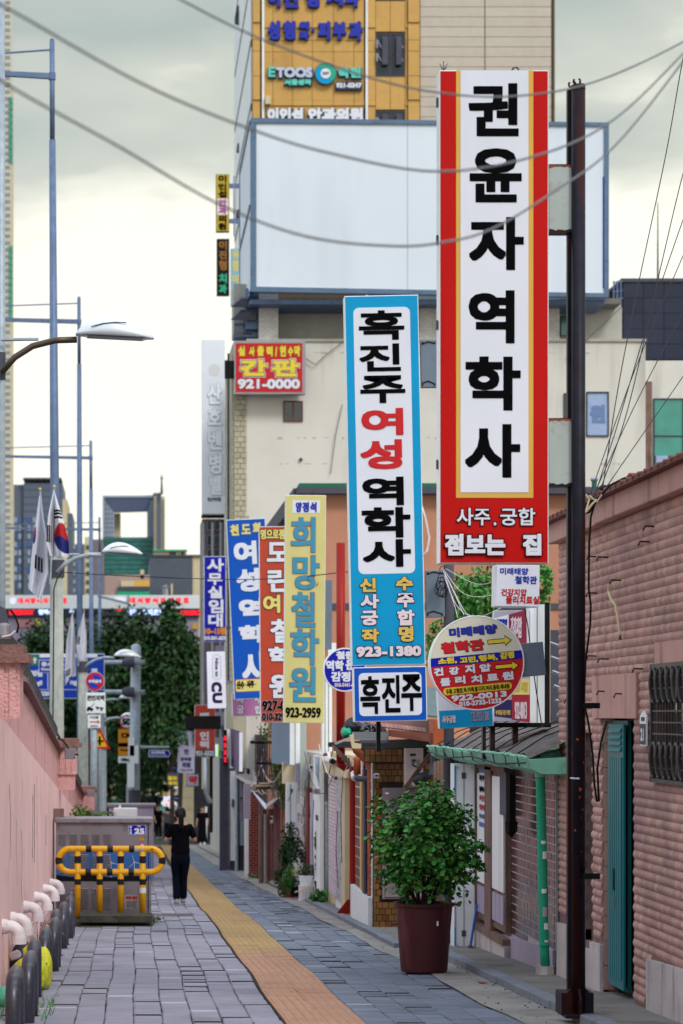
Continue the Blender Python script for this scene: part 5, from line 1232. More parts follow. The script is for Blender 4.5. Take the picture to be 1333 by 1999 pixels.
# ------------------------------------------------------------------ brown tiled building
bt = T('brown_tiled_house', 'low house with brown glazed tiles, metal door and timber eave behind the potted shrub', 'building', (3.25, 34, gz(34)))
MB().box(3.26, 7, 34.02, 36.8, -1.7, 1.15).build('wall', m_groutD, bt)
tiles(bt, 'wall_tile', m_tileBr, front(34.02), px(729,34), px(882,34), gz(34)+.05, pz(1490,34), .083, .083, .008, .012, bond=.5, limit=240, jit=.002, near=lambda u, v: u, keep=lambda u, v: not (px(744,34) < u < px(844,34) and pz(1757,34)-.02 < v < pz(1536,34)+.04))
tiles(bt, 'band_tile', m_tileBr, front(33.95), px(711,34), px(795,34), pz(1488,34), pz(1462,34), .075, .085, .008, .012, bond=0)
MB().ob(front(34.0), px(711,34), px(795,34), pz(1489,34), pz(1461,34), -.1, .045).build('band', m_groutD, bt)
f_ = front(34.0); q = lambda x: px(x,34); qz = lambda y: pz(y,34); m_dr = M('mauve_metal_door', '#877880', .45, .2, var=.06, dirt=.35, dscale=3, dcol='#5c4f58', streak=True)
d_ = MB().ob(f_, q(746), q(843), qz(1755), qz(1538), -.03, .03).build('door_frame', m_dr, bt, bevel=.006)
for k in range(2):
    x0 = 751 + k*44; lf = MB().ob(f_, q(x0), q(x0+42), qz(1751), qz(1543), .031, .05).build('door_leaf', m_dr, d_, bevel=.004)
    MB().ob(f_, q(x0+7), q(x0+35), qz(1742), qz(1553), .0505, .056).build('door_panel', M('mauve_door_panel', '#7b6d75', .45, .2, var=.06), d_)
    mb = MB(); [mb.ob(f_, q(x0+11+i*4.5), q(x0+12+i*4.5), qz(1738), qz(1558), .0565, .062) for i in range(5)]; mb.build('door_bead', m_dr, d_)
MB().ob(f_, q(751), q(758), qz(1550), qz(1547), .057, .062).build('sticker', m_whitebox, d_)
# street side: red tiles with grille
Fs = side(3.25); yv = lambda x: 3.25*F/(x-XV)
tiles(bt, 'side_tile', M('maroon_tile','#5a2c2c',.4,var=.2,isl=.3), Fs, yv(725), yv(695), gz(36)+.5, 1.0, .22, .14, .018, .012, bond=0, limit=300)
MB().ob(Fs, yv(726), yv(694), gz(36)-.3, 1.05, -.02, .003).build('side_backing', m_whitebox, bt)
MB().ob(Fs, yv(727), yv(692), gz(36)-.2, gz(36)+.5, .0, .06).build('side_plinth', m_whitebox, bt)
MB().ob(Fs, yv(710), yv(707), gz(36)+.4, 1.0, .02, .035).build('yellow_stripe', m_gold, bt)
MB().ob(Fs, yv(718), yv(714), gz(36)+.3, .85, .02, .05).build('dark_jamb', m_slate, bt)
MB().ob(Fs, yv(714), yv(706), .75, .98, .03, .05).build('pink_notice', m_pink, bt)
for k, (pts, r_) in enumerate((([(692,1456),(695,1464),(722,1492),(724,1504),(725,1700),(725,1806),(718,1812)], .052), ([(695,1478),(697,1484),(697,1512)], .05), ([(718,1545),(718,1790),(714,1797)], .038))):
    MB().tube([P(x, y, 34.6+.5*k) for x, y in pts], r_, 14).build('downpipe', m_orp, bt, smooth=True)
for y in (1600, 1745): MB().lathe(P(725,y,34.6)-Vector((0,0,.02)), [(.062,0),(.062,.03)], 12).build('pipe_strap', m_orp, bt)
MB().tube([P(692,1514,35.2),P(697,1520,35),P(718,1521,34.9)], .04, 10).build('vent_pipe', m_slate, bt); MB().tube([P(690,1510,35.2),P(691,1518,35.1),P(697,1520,35.1)], .045, 10).build('pipe_elbow', m_pvc, bt)
# eave with red brown roof tiles
MB().hexa([P(757,1424,33.4),P(760,1437,33.4),P(862,1452,33.0),P(862,1433,33.0)], [P(757,1424,33.8),P(760,1437,33.8),P(862,1452,33.6),P(862,1433,33.6)]).build('eave_board', M('red_brown_board','#7c4a3c',.7,var=.15,dirt=.3), bt)
for r_ in range(3):
    for i in range(11):
        x0 = 742 + i*8 + r_*9; y0 = 1410 + r_*9 + i*1.0
        if x0 > 830+r_*6: continue
        MB().hexa([P(x0,y0,34.8-r_*.3),P(x0+7.4,y0+.8,34.8-r_*.3),P(x0+11.4,y0+9.3,34.4-r_*.3),P(x0+4,y0+8.6,34.4-r_*.3)], [P(x0,y0+1.8,34.9-r_*.3),P(x0+7.4,y0+2.6,34.9-r_*.3),P(x0+11.4,y0+11,34.5-r_*.3),P(x0+4,y0+10.4,34.5-r_*.3)]).build('roof_tile', m_rtile, bt)
MB().hexa([P(752,1430,34.6),P(860,1446,34.3),P(868,1404,35.5),P(738,1404,35.5)], [P(752,1436,34.7),P(860,1452,34.4),P(868,1412,35.7),P(738,1412,35.7)]).build('roof_deck', m_copR, bt)
MB().box(px(846,33),px(868,33),33.0,33.5,pz(1470,33),pz(1404,33)).build('gable_end', m_orp, bt, bevel=.01)
MB().hexa([P(640,1458,36.5),P(860,1470,34.2),P(860,1470,37),P(640,1458,38.5)], [P(640,1449,36.5),P(860,1440,34.2),P(860,1440,37),P(640,1449,38.5)]).build('tarp_roof', m_tarp, bt)
g1 = MB().box(px(689,34.2),px(757,34.2),34.1,34.3,pz(1444,34.2),pz(1429,34.2)).build('metal_gutter', m_silver, bt)
MB().box(px(702,34.1),px(760,34.1),34.0,34.09,pz(1450,34.1),pz(1444.5,34.1)).build('fascia', m_slate, bt)
MB().prism(front(34.0), [(px(x,34),pz(y,34)) for x,y in ((683,1436),(690,1433),(692,1450),(705,1452),(705,1461),(688,1461))], -.1, 0).build('rain_hopper', m_cream, bt)
MB().hexa([P(652,1450,34.6),P(683,1438,34.3),P(686,1441,34.3),P(655,1454,34.6)],[P(652,1450,35),P(683,1438,34.7),P(686,1441,34.7),P(655,1454,35)]).build('white_batten', m_whitebox, bt)
mb = MB()
for i in range(7): mb.hexa([P(648+i*5,1455+i*4,34.5),P(652+i*5,1454+i*4.3,34.5),P(656+i*5,1466+i*6,34.5),P(652+i*5,1467+i*6,34.5)],[P(648+i*5,1455+i*4,34.6),P(652+i*5,1454+i*4.3,34.6),P(656+i*5,1466+i*6,34.6),P(652+i*5,1467+i*6,34.6)])
mb.build('loose_tiles', m_wood, bt, kind='stuff')
t = T('tarpaulin_heap', 'heap of dark tarpaulins and sacks on the low roof left of the blue sign', 'tarpaulin', P(700,1430,36))
for (x,y,rx,rz,m_) in ((690,1418,18,16,m_tarp),(712,1424,22,12,m_slate),(676,1430,10,12,m_greenp),(735,1425,16,10,m_tarp)):
    k = 36.5/F; mb = MB(); n=12; vs=[]
    for i in range(9):
        a=math.pi*i/8
        for j in range(n):
            qq=2*math.pi*j/n; w_=1+.16*math.sin(3*qq+x)+R.uniform(-.06,.06); vs.append((px(x,36.5)+rx*k*math.sin(a)*math.cos(qq)*w_, 36.5+.3*math.sin(a)*math.sin(qq)*w_, pz(y,36.5)+rz*k*math.cos(a)*w_))
    mb.add(vs, [(i*n+j,i*n+(j+1)%n,(i+1)*n+(j+1)%n,(i+1)*n+j) for i in range(8) for j in range(n)]); mb.build('sack' if m_ is m_greenp else 'tarp_fold', m_, t)
t = T('exhaust_fan', 'round black fan with pale swirling blades on the low roof', 'fan', P(722,1426,35.6)); f_ = front(35.6); c = P(722,1427,35.6)
MB().prism(f_, circ(c.x, c.z, .085, 28), -.06, 0).build('housing', m_black, t); mb = MB()
for i in range(7):
    a = 2*math.pi*i/7; pts = [(c.x+r_*math.cos(a+r_*7), c.z+r_*math.sin(a+r_*7)) for r_ in (.015,.035,.055,.072)]; mb.prism(f_, pts + [(x+.008*math.cos(a), z+.012*math.sin(a+1)) for x, z in pts[::-1]], .001, .01)
mb.build('blades', m_whitebox, t)

# ------------------------------------------------------------------ maroon pot with shrub
Y0 = 25.2; c = Vector((px(827.5,Y0), Y0, gz(Y0)+.02))
pt = T('potted_shrub', 'big round shrub in a large maroon plastic tub on the edge of the pavement', 'potted plant', c); k = Y0/F
hh = 134*k; rt, rb = 55*k, 45.5*k
MB().lathe(c, [(rb*.97,0),(rb,.02),(rb+(rt-rb)*.5,hh*.5),(rt,hh*.93),(rt,hh*.94),(rt*1.07,hh*.955),(rt*1.09,hh),(rt*1.0,hh),(rt*.96,hh*.94)], 40).build('tub', m_pot, pt, smooth=False, bevel=0)
MB().lathe(c+Vector((0,0,hh*.9)), [(rt*.93,0),(rt*.93,.012)], 24).build('soil', m_potsoil, pt)
MB().box(c.x-rt-.05, c.x-rt+.03, Y0-.03, Y0+.03, c.z+hh*.68, c.z+hh*.70).build('grip', m_pot, pt); MB().box(c.x+rt, c.x+rt+.05, Y0-.04, Y0+.04, c.z+hh*.965, c.z+hh*.985).build('grip', m_pot, pt)
MB().box(px(846,Y0),px(849,Y0),Y0-rt-.004,Y0-rt+.02,pz(1803,Y0),pz(1794,Y0)).build('white_label', m_white, pt)
top = c + Vector((0,0,hh*.9)); ctr = P(834, 1652, Y0); RX, RZ = 100*k, 114*k; rr = random.Random(21); tips = []
mb = MB()
for i in range(26):
    a = rr.uniform(0, 2*math.pi); el = rr.uniform(-.35, 1.4); d = Vector((math.cos(a)*math.cos(el)*RX, math.sin(a)*math.cos(el)*RX, math.sin(el)*RZ)) * rr.uniform(.6,.98)
    b0 = top + Vector((math.cos(a)*.06, math.sin(a)*.06, 0)); e_ = ctr + d; m1 = b0.lerp(e_, .45) + Vector((rr.uniform(-.04,.04), rr.uniform(-.04,.04), .02)); 
    mb.tube([b0, b0.lerp(m1,.5)+Vector((0,0,.03)), m1, m1.lerp(e_,.6)+Vector((rr.uniform(-.03,.03),0,.02)), e_], [.013,.011,.008,.006,.003], 6)
    tips.append((m1, e_))
    for j in range(4):
        s0 = m1.lerp(e_, rr.uniform(.1,.9)); e2 = s0 + Vector((rr.gauss(0,.11), rr.gauss(0,.11), rr.gauss(.05,.1))); mb.tube([s0, s0.lerp(e2,.5)+Vector((0,0,.012)), e2], [.005,.004,.002], 4); tips.append((s0, e2))
mb.build('branches', m_bark, pt)
def leaf_vf():
    L_, W_ = .046, .021; vs = [(0,0,0),(W_*.7,L_*.3,.006),(W_,L_*.65,.009),(W_*.55,L_*.93,.004),(0,L_*1.02,0),(-W_*.55,L_*.93,.004),(-W_,L_*.65,.009),(-W_*.7,L_*.3,.006),(0,L_*.5,-.003)]
    return [Vector(v) for v in vs], [(8,0,1),(8,1,2),(8,2,3),(8,3,4),(8,4,5),(8,5,6),(8,6,7),(8,7,0)]
lv_, lf_ = leaf_vf(); cand = []
def add_leaf(p, outward, sc):
    zax = (outward*.7 + Vector((rr.gauss(0,.5), rr.gauss(0,.5), .75+rr.gauss(0,.4)))).normalized()
    yax = (outward + Vector((rr.gauss(0,.6), rr.gauss(0,.6), rr.gauss(.1,.5)))); yax = (yax - zax*yax.dot(zax)).normalized(); xax = yax.cross(zax)
    cand.append((p, Matrix((xax, yax, zax)).transposed() * 1.0, sc))
for s0, e2 in tips:
    n_ = 15
    for j in range(n_):
        p = s0.lerp(e2, .3+.75*rr.random()) + Vector((rr.gauss(0,.028), rr.gauss(0,.028), rr.gauss(0,.028))); add_leaf(p, (p-ctr).normalized(), rr.uniform(.75,1.35))
for i in range(3000):
    # round clusters on the crown surface
    if i % 17 == 0:
        v = Vector((rr.gauss(0,1), rr.gauss(-.25,1), rr.gauss(0,1))).normalized()
        if v.z < -.86: v.z = abs(v.z)*.4; v.normalize()
        sc_ = rr.uniform(.6, 1.04); cc = ctr + Vector((v.x*RX*1.0*sc_, v.y*RX*sc_, v.z*RZ*sc_ - (.03 if v.x > .5 else 0)))
    p = cc + Vector((rr.gauss(0,.045), rr.gauss(0,.045), rr.gauss(0,.045))); add_leaf(p, (p-cc).normalized()*.6+v*.6, rr.uniform(.8,1.45))
for b, e2 in ((P(790,1590,Y0),P(731,1562,Y0)),(P(800,1600,Y0),P(728,1580,Y0)),(P(900,1620,Y0),P(944,1655,Y0)),(P(890,1680,Y0),P(938,1692,Y0)),(P(780,1700,Y0),P(743,1707,Y0)),(P(880,1600,Y0),P(908,1585,Y0)),(P(850,1570,Y0),P(846,1528,Y0)),(P(820,1570,Y0),P(822,1530,Y0)),(P(880,1710,Y0),P(880,1752,Y0)),(P(800,1720,Y0),P(792,1752,Y0))):
    for j in range(26): p = b.lerp(e2, rr.uniform(.35,1.03)) + Vector((rr.gauss(0,.018),rr.gauss(0,.03),rr.gauss(0,.018))); add_leaf(p, (e2-b).normalized(), rr.uniform(.8,1.3))
cand.sort(key=lambda q_: q_[0].y)
lm = MB().add(lv_, lf_).mesh('leaf', m_leaf); inv = wm(pt).inverted(); rest = MB()
for i, (p, m3, sc) in enumerate(cand):
    if i % 4 == 0 and i < 1200:
        o = bpy.data.objects.new('leaf', lm); COL.objects.link(o); o.parent = pt; o.matrix_basis = inv @ Matrix.Translation(p) @ m3.to_4x4() @ Matrix.Scale(sc, 4)
    else: rest.add([p + m3 @ (v*sc) for v in lv_], lf_)
rest.build('leaves', m_leaf, pt, kind='stuff')

# ------------------------------------------------------------------ red sign pole and rolling shutter shop
Yr = 38.3; q = lambda x: px(x,Yr); qz = lambda y: pz(y,Yr)
t = T('sign_pole', 'bright red steel pole with a jog and triangular foot, behind the yellow sign', 'pole', (q(690),Yr,gz(Yr)+.05))
MB().tube([(q(665),Yr,qz(1062)),(q(665),Yr,qz(1496)),(q(672),Yr,qz(1498)),(q(690),Yr,qz(1499)),(q(690),Yr,qz(1786))], .062, 16).build('post', m_redp, t, smooth=False)
MB().tube([(q(665),Yr,qz(1060)),(q(665),Yr,qz(1490))], .066, 16).build('upper_post', m_redp, t, smooth=True)
MB().box(q(654), q(703), Yr-.12, Yr+.12, qz(1788), qz(1783)).build('base_plate', m_redp, t)
MB().prism(front(Yr), [(q(657),qz(1783)),(q(682),qz(1783)),(q(682),qz(1756)),(q(678),qz(1756))], -.01, .01).build('gusset', m_redp, t)
t = T('shutter_shop', 'narrow shop with lilac roller shutter and speckled stone pilaster beside the red pole', 'building', (3.36, 42, gz(42)))
Fs = side(3.36); yv = lambda x: 3.36*F/(x-XV)
MB().box(3.38, 7, 38.8, 43.6, -2, pz(1473,40)).build('wall', m_cream, t)
mb = MB(); ya, yb = yv(661), yv(642); n = 32; z0, z1 = gz(42)+.2, pz(1512,42)
for i in range(n):
    z = z0+(z1-z0)*i/n; MB().ob(Fs, ya, yb, z+.004, z+(z1-z0)/n-.006, -.02, .008).build('shutter_slat', M('shutter_lilac','#d2c3cc',.5,.2,var=.05,isl=.05) if i == 0 else bpy.data.materials['shutter_lilac'], t)
MB().ob(Fs, yv(674), yv(661.5), gz(41)-.1, pz(1512,41), -.02, .05).build('pilaster', m_whitebox, t)
n = 12; z0, z1 = gz(41)+.18, pz(1517,41)
m_gr = M('speckled_granite', '#c3bec8', .5, var=.1, dirt=1, dscale=28, dcol='#3a3540', dpos=.49)
for i in range(n): MB().ob(Fs, yv(672.5), yv(662), z0+(z1-z0)*i/n+.006, z0+(z1-z0)*(i+1)/n-.004, .051, .058).build('granite_block', m_gr, t)
MB().ob(Fs, yv(682), yv(674.5), gz(40)-.1, pz(1500,40), -.02, .07).build('corner_pier', m_cream, t)
MB().ob(front(38.8), 3.36, 3.7, gz(39), pz(1495,39), -.02, .02).build('end_wall', m_cream, t)
MB().ob(Fs, 38.9, 43.4, pz(1512,42)+.02, pz(1480,42), -.02, .12).build('fascia', m_cream, t)
t = T('security_camera', 'white security camera with black lens above the shutter shop', 'camera', P(645,1485,40.5))
MB().tube([P(636,1483,41),P(648,1486,40.2)], .06, 12).build('camera_body', m_pvc, t); MB().tube([P(648,1486,40.2),P(650,1486.5,40.1)], .045, 12).build('camera_lens', m_black, t)
MB().tube([P(641,1470,40.9),P(643,1482,40.7)], .025, 8).build('bracket', m_pvc, t)
# white downpipe, aluminium pier
t = T('downpipe', 'grey white plastic downpipe bending down beside the lilac shutter', 'drain pipe', P(636,1765,43.6))
MB().tube([P(621,1478,43.8),P(622,1510,43.8),P(634,1555,43.7),P(637,1575,43.6),P(638,1690,43.6),P(636,1768,43.6)], .052, 12).build('pipe', m_galv, t, smooth=True)
MB().tube([P(637,1564,43.6),P(637,1572,43.6)], .065, 12).build('coupling', m_galv, t)
t = T('white_door_front', 'narrow white shop front with a white door panel and round knob left of the downpipe', 'building', (3.3, 46, gz(46))); Fs = side(3.3); yv = lambda x: 3.3*F/(x-XV)
MB().box(3.32, 7, 43.8, 52, -2.2, pz(1470,46)).build('wall', m_beige2, t)
d_ = MB().ob(Fs, yv(632), yv(618), gz(44.5), pz(1475,44.5), 0, .06).build('white_door', m_whitebox, t); MB().ob(Fs, yv(628), yv(624), pz(1600,44.5), pz(1590,44.5), .061, .075).build('lock', m_slate, d_)
MB().ob(Fs, yv(617), yv(609), gz(45), pz(1550,45.5), 0, .04).build('grey_door', m_lilac, t); MB().ob(Fs, yv(608), yv(604), gz(46), pz(1540,46), .0, .07).build('maroon_jamb', m_terrapot, t)
mb = MB()
for i in range(13): mb.ob(Fs, yv(602), yv(591), gz(47)+.15+i*.17, gz(47)+.15+i*.17+.16, 0, R.uniform(.05,.12))
mb.build('rough_stone', m_plinth, t); MB().ob(Fs, yv(590), yv(584), gz(47), pz(1530,47), 0, .08).build('mosaic_strip', m_gr, t)
MB().ob(front(43.7), px(612,43.7), px(631,43.7), pz(1550,43.7), pz(1540,43.7), -.1, .1).build('small_canopy', m_silver, t)
MB().ob(front(43.7), 3.32, px(660,43.7), pz(1480,43.7), pz(1420,43.7), -.2, 0).build('upper_wall', M('dusty_pink','#a07a78',.8,var=.1), t)
MB().ob(front(43.6), px(629,43.6), px(648,43.6), pz(1470,43.6), pz(1330,43.6), -.3, 0).build('white_panel', m_whitebox, t)
for i, x in enumerate((634, 641)): MB().ob(front(43.6), px(x,43.6), px(x+.8,43.6), pz(1470,43.6), pz(1330,43.6), .0005, .01).build('panel_seam', m_slate, t)
# hanging blue grey sign box and rusty channel
t = T('blank_sign_box', 'weathered blue grey sign box below the pale yellow sign', 'sign', P(560,1450,49))
mb = MB(); MB().hexa([P(530,1490,53),P(566,1494,48.6),P(566,1385,48.6),P(530,1395,53)], [P(534,1490,53),P(570,1494,48.6),P(570,1385,48.6),P(534,1395,53)]).build('side_panel', M('rusty_blue_panel','#56789a',.5,var=.08,dirt=.6,dscale=5,dcol='#8a7a62',dpos=.55), t)
MB().ob(front(48.5), px(566,48.5), px(586,48.5), pz(1493,48.5), pz(1385,48.5), -.1, 0).build('front_edge', m_whitebox, t); MB().ob(front(48.49), px(575.6,48.5), px(576.4,48.5), pz(1493,48.5), pz(1385,48.5), 0, .005).build('seam', m_slate, t)
t = T('rusty_channel', 'rust edged cream steel channel hanging right of the blank sign box', 'steel channel', P(592,1500,47))
MB().ob(front(47), px(586.5,47), px(598,47), pz(1545,47), pz(1400,47), -.1, 0).build('channel', m_steelp, t)
MB().ob(front(47.2), px(576,47.2), px(586,47.2), pz(1528,47.2), pz(1490,47.2), -.1, 0).build('side_box', m_lilac, t)
t = T('white_column', 'slim white painted column under the blank sign box', 'column', (px(569,49.5),49.5,gz(49.5)))
MB().ob(front(49.5), px(559,49.5), px(579,49.5), gz(49.5)-.1, pz(1528,49.5), -.3, 0).build('shaft', m_whitebox, t); MB().ob(front(49.49), px(566,49.5), px(567,49.5), gz(49.5), pz(1530,49.5), 0, .006).build('seam', m_slate, t)
MB().ob(front(49.49), px(567.5,49.5), px(571,49.5), pz(1546,49.5), pz(1540,49.5), 0, .01).build('small_plate', m_slate, t)
MB().ob(front(49.6), px(552,49.6), px(590,49.6), pz(1530,49.6), pz(1488,49.6), -.3, 0).build('capital', m_cream, t)
# dark inner front, vines
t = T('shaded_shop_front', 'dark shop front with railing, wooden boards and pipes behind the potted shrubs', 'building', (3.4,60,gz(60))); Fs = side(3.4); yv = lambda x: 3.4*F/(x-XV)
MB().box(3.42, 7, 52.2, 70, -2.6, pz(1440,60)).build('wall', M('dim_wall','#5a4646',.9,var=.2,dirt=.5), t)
m_tb = M('red_stripe_brick','#8a4034',.8,var=.12,isl=.15)
tiles(t, 'brick', m_tb, front(62), px(485,62), px(505,62), gz(62), pz(1545,62), .12, .06, .012, .02, bond=.5, limit=300); MB().ob(front(62), px(484,62), px(506,62), gz(62)-.1, pz(1545,62), -.5, .004).build('brick_pier', m_grout, t)
MB().ob(front(60.5), px(478,60.5), px(485,60.5), gz(60), pz(1600,60.5), -.3, 0).build('white_post', m_whitebox, t)
MB().ob(front(61), px(476,61), px(489,61), pz(1600,61), pz(1530,61), -.3, 0).build('meter_cover', m_lilac, t)
for (x0,x1,y0,m_) in ((524,532,1580,m_wood),(533,548,1560,M('rose_wall','#8f6a70',.8,var=.1)),(512,520,1580,m_copR),(538,546,1545,m_cream)): MB().ob(front(57), px(x0,57), px(x1,57), gz(57)-.1 if y0 != 1545 else pz(1575,57), pz(y0,57), -.2, 0).build('board', m_, t)
for x, m_, r_ in ((517,m_galv,.03),(524,m_copR,.035),(509,m_wood,.05)): MB().tube([(px(x,56),56,gz(56)), (px(x,56),56,pz(1590,56))], r_, 10).build('pipe', m_, t)
t = T('balcony', 'small upper balcony with dark railing bars and clutter beneath the red sign', 'balcony', P(515,1530,58))
MB().box(px(497,58), px(545,58), 57.5, 59, pz(1540,58), pz(1533,58)).build('floor_slab', m_wood, t)
for i in range(9): MB().box(px(502+i*4.6,57.6), px(503.6+i*4.6,57.6), 57.55, 57.6, pz(1533,57.6), pz(1452,57.6)).build('railing_bar', m_rust, t)
MB().tube([P(488,1449,57.5),P(530,1449,57.5)], .035, 6).build('top_rail', m_rust, t); MB().tube([P(500,1490,57.5),P(540,1490,57.5)], .03, 6).build('mid_rail', m_rust, t)
for (x,y,w_) in ((506,1528,20),(500,1533,30)): MB().box(px(x,57.4), px(x+w_,57.4), 57.2, 57.5, pz(y+2,57.4), pz(y,57.4)).build('stacked_board', m_cream, t)
MB().hexa([P(517,1571,56),P(546,1552,55.8),P(548,1556,55.8),P(521,1576,56)], [P(517,1571,57),P(546,1552,56.8),P(548,1556,56.8),P(521,1576,57)]).build('white_awning', m_whitebox, t)
MB().hexa([P(489,1540,57.3),P(497,1546,57.3),P(524,1574,56.4),P(518,1580,56.4)], [P(489,1540,58),P(497,1546,58),P(524,1574,57),P(518,1580,57)]).build('corrugated_awning', m_silver, t)
t = T('hanging_vine', 'green climbing vine hanging beside the balcony railing', 'plant', P(545,1520,55))
mb = leaves(700, px(543,55), 55, pz(1500,55), .16, .3, .55, .035, .1, 16); leaves(400, px(552,55), 54.8, pz(1545,55), .12, .3, .4, .035, .1, 10, mb=mb); leaves(300, px(525,56), 56, pz(1415,56), .3, .3, .35, .035, .1, 10, mb=mb); mb.build('foliage', m_leafy, t, kind='stuff')
MB().tube([P(552,1580,55),P(548,1520,55),P(540,1460,55)], .012, 5).build('stem', m_bark, t)

# potted plants along the foot of the shops
def potplant(x, yb, Y, label, parts, pot=None, name='potted_plant'):
    base = P(x, yb, Y); t = T(name, label, 'potted plant', base)
    if pot:
        pm, rt_, rb_, hp = pot; MB().lathe(base, [(rb_,0),(rt_,hp*.9),(rt_*1.08,hp*.92),(rt_*1.08,hp),(rt_*.9,hp)], 20).build('pot', pm, t)
    for (lx, ly, rx, rz, n, s, m_) in parts:
        k = Y/F; leaves(n, px(lx,Y), Y, pz(ly,Y), rx*k, rx*k*.8, rz*k, s, .2, 16).build('foliage', m_, t, kind='stuff')
    MB().tube([base+Vector((0,0,.1)), P(parts[0][0], parts[0][1], Y)], [.02,.008], 5).build('stem', m_bark, t)
    return t
potplant(566, 1752, 47, 'tall dark conifer like shrub rising beside the white column', [(568,1672,24,58,2600,.03,m_leafd),(552,1720,16,34,700,.028,m_leafd)], (m_terrapot,.12,.09,.2), 'potted_conifer')
potplant(574, 1748, 46.3, 'low plant with pale yellow flowers below the tall dark shrub', [(566,1715,13,26,450,.025,m_leaf),(576,1700,11,14,150,.02,m_yel),(556,1725,10,24,300,.022,m_leafy)], (m_black,.09,.07,.16), 'flowering_plant')
potplant(459, 1690, 70, 'tall bushy green plant in a blue tub by the pavement far down the street', [(458,1625,15,33,1500,.04,m_leafd),(456,1660,17,15,700,.035,m_leafd)], (M('blue_tub','#34526b',.5),.2,.17,.36), 'tub_plant')
potplant(450, 1688, 71.5, 'small clay red pot tucked behind the blue tub', [(450,1662,6,8,120,.03,m_leafd)], (m_terrapot,.13,.1,.4), 'clay_pot_plant')
potplant(624, 1745, 44.5, 'slim pot plant with upright green leaves beside the white door', [(624,1690,9,34,420,.03,m_leaf),(618,1640,5,18,90,.03,m_leaf)], (m_black,.09,.07,.22), 'slim_plant')
potplant(622, 1768, 43.2, 'broad leaved green plant growing low at the foot of the grey downpipe', [(622,1752,16,14,170,.05,m_leaf)], None, 'ground_plant')
t = T('bucket', 'pale plastic bucket tipped on its stand with a white basin on top', 'bucket', P(593,1765,45))
MB().tube([P(592,1766,45),P(596,1747,45),P(598,1730,45)], [.095,.115,.145], 20).build('bucket_body', m_pvc, t)
MB().tube([P(575,1742,44.8),P(590,1737,44.8),P(607,1729,44.8)], .012, 6).build('handle', m_cream, t)
MB().lathe(P(598,1729,45), [(.10,0),(.13,.14),(.138,.18),(.12,.18)], 20).build('basin', m_whitebox, t)
leaves(260, px(599,45), 45, pz(1700,45), .13, .12, .12, .03, .1, 8).build('foliage', m_leafd, t, kind='stuff')
t = T('kerbside_weed', 'low weeds and litter at the kerb below the brick pier', 'weed', P(497,1705,62))
leaves(200, px(500,60), 60, pz(1712,60), .35, .4, .12, .03, .1, 8).build('foliage', m_leafy, t, kind='stuff')
t = T('litter_bag', 'white crumpled litter bag on the concrete far down the street', 'litter', P(441,1684,76)); MB().ball(P(441,1684,76), .16, 8, sz=.55).build('bag_body', m_whitebox, t)

# ================================================================== SIGNS
# tall red sign
s = Sign('vertical_sign', 'tallest red sign with black letters on white inside a gold border, at upper right', 'sign', 857.5, 1071, 137, 1100, 19.2, .18, m_whitebox, m_red, inset=2)
s.rect(890, 1040.5, 138, 972, m_gold, 1); s.rect(898.5, 1031, 138, 961.5, m_white, 2)
s.text([('권',914,1012,163,267),('윤',916,1018,290,396),('자',915,1022,424,528),('역',914,1004,567,671),('학',908,1016,696,802),('사',907,1015,828,933)], m_ink, 3.3, 3, clamp=False)
s.text([('사주',889,958,990,1028),('.',961,970,1018,1028),('궁합',974,1046,990,1028)], m_white, 1.5, 3, outline=m_ink, ow=1.8)
s.text([('점보는',865,988,1040,1087),('집',1017,1058,1040,1087)], m_white, 2.0, 5, outline=m_ink, ow=2.3)
for (y0, y1) in ((320, 452), (816, 948)):
    mb = MB(); mb.ob(s.fr, *[s.loc(1072,0)[0], s.loc(1121,0)[0]], s.loc(0,y1)[1], s.loc(0,y0)[1], -.15, -.02)
    a = mb.build('mounting_arm', m_steelp, s.root, local=True, bevel=.006)
    mb = MB(); mb.ob(s.fr, s.loc(1071.5,0)[0], s.loc(1121,0)[0], s.loc(0,y0+1.2)[1], s.loc(0,y0-.5)[1], -.16, -.016); mb.ob(s.fr, s.loc(1071.5,0)[0], s.loc(1121,0)[0], s.loc(0,y1+.5)[1], s.loc(0,y1-1.2)[1], -.16, -.016); mb.build('arm_edge', m_rust, a, local=True)
    rr = random.Random(y0); 
    for (xa, xb, yy, sg) in ((1073,1120,y0+1,-1),(1073,1120,y1-1,1)):
        pts = [s.loc(xa,yy)]; n = 11
        for i in range(n+1): x = xa+(xb-xa)*i/n; e_ = abs(i/n-.5)*2; pts.append(s.loc(x, yy-sg*-1*0 - sg*(-1)*0 + (-sg)*(1.5+rr.uniform(0,3)+7*max(0,e_-.55))))
        pts.append(s.loc(xb,yy)); MB().prism(s.fr, pts, -.019, -.016).build('rust_edge', m_rustO if sg < 0 else m_rust, a, local=True)
for x, y in ((1010,131),): MB().tube([Vector((s.loc(x,y)[0]+.024*math.sin(a), .1, s.loc(x,y)[1]+.024*math.cos(a))) for a in [k*.6 for k in range(11)]], .006, 6).build('lifting_ring', m_rust, s.root, local=True)
mb = MB(); x_, z_ = s.loc(869,136); [mb.tube([(x_,.1,z_+.02),(x_+dx,.1,z_+.02+dz)], .003, 4) for dx, dz in ((0,.07),(.03,.05),(-.03,.05),(.02,.02),(-.02,.02))]; mb.tube([(x_,.1,z_),(x_,.1,z_+.08)], .003, 4); mb.build('bird_spike', m_slate, s.root, local=True)
for y in (196, 465, 632, 905): s_ = s.loc(855.5, y); MB().box(s_[0]-.006, s_[0]+.004, .05, .09, s_[1]-.035, s_[1]+.035).build('latch', m_slate, s.root, local=True)

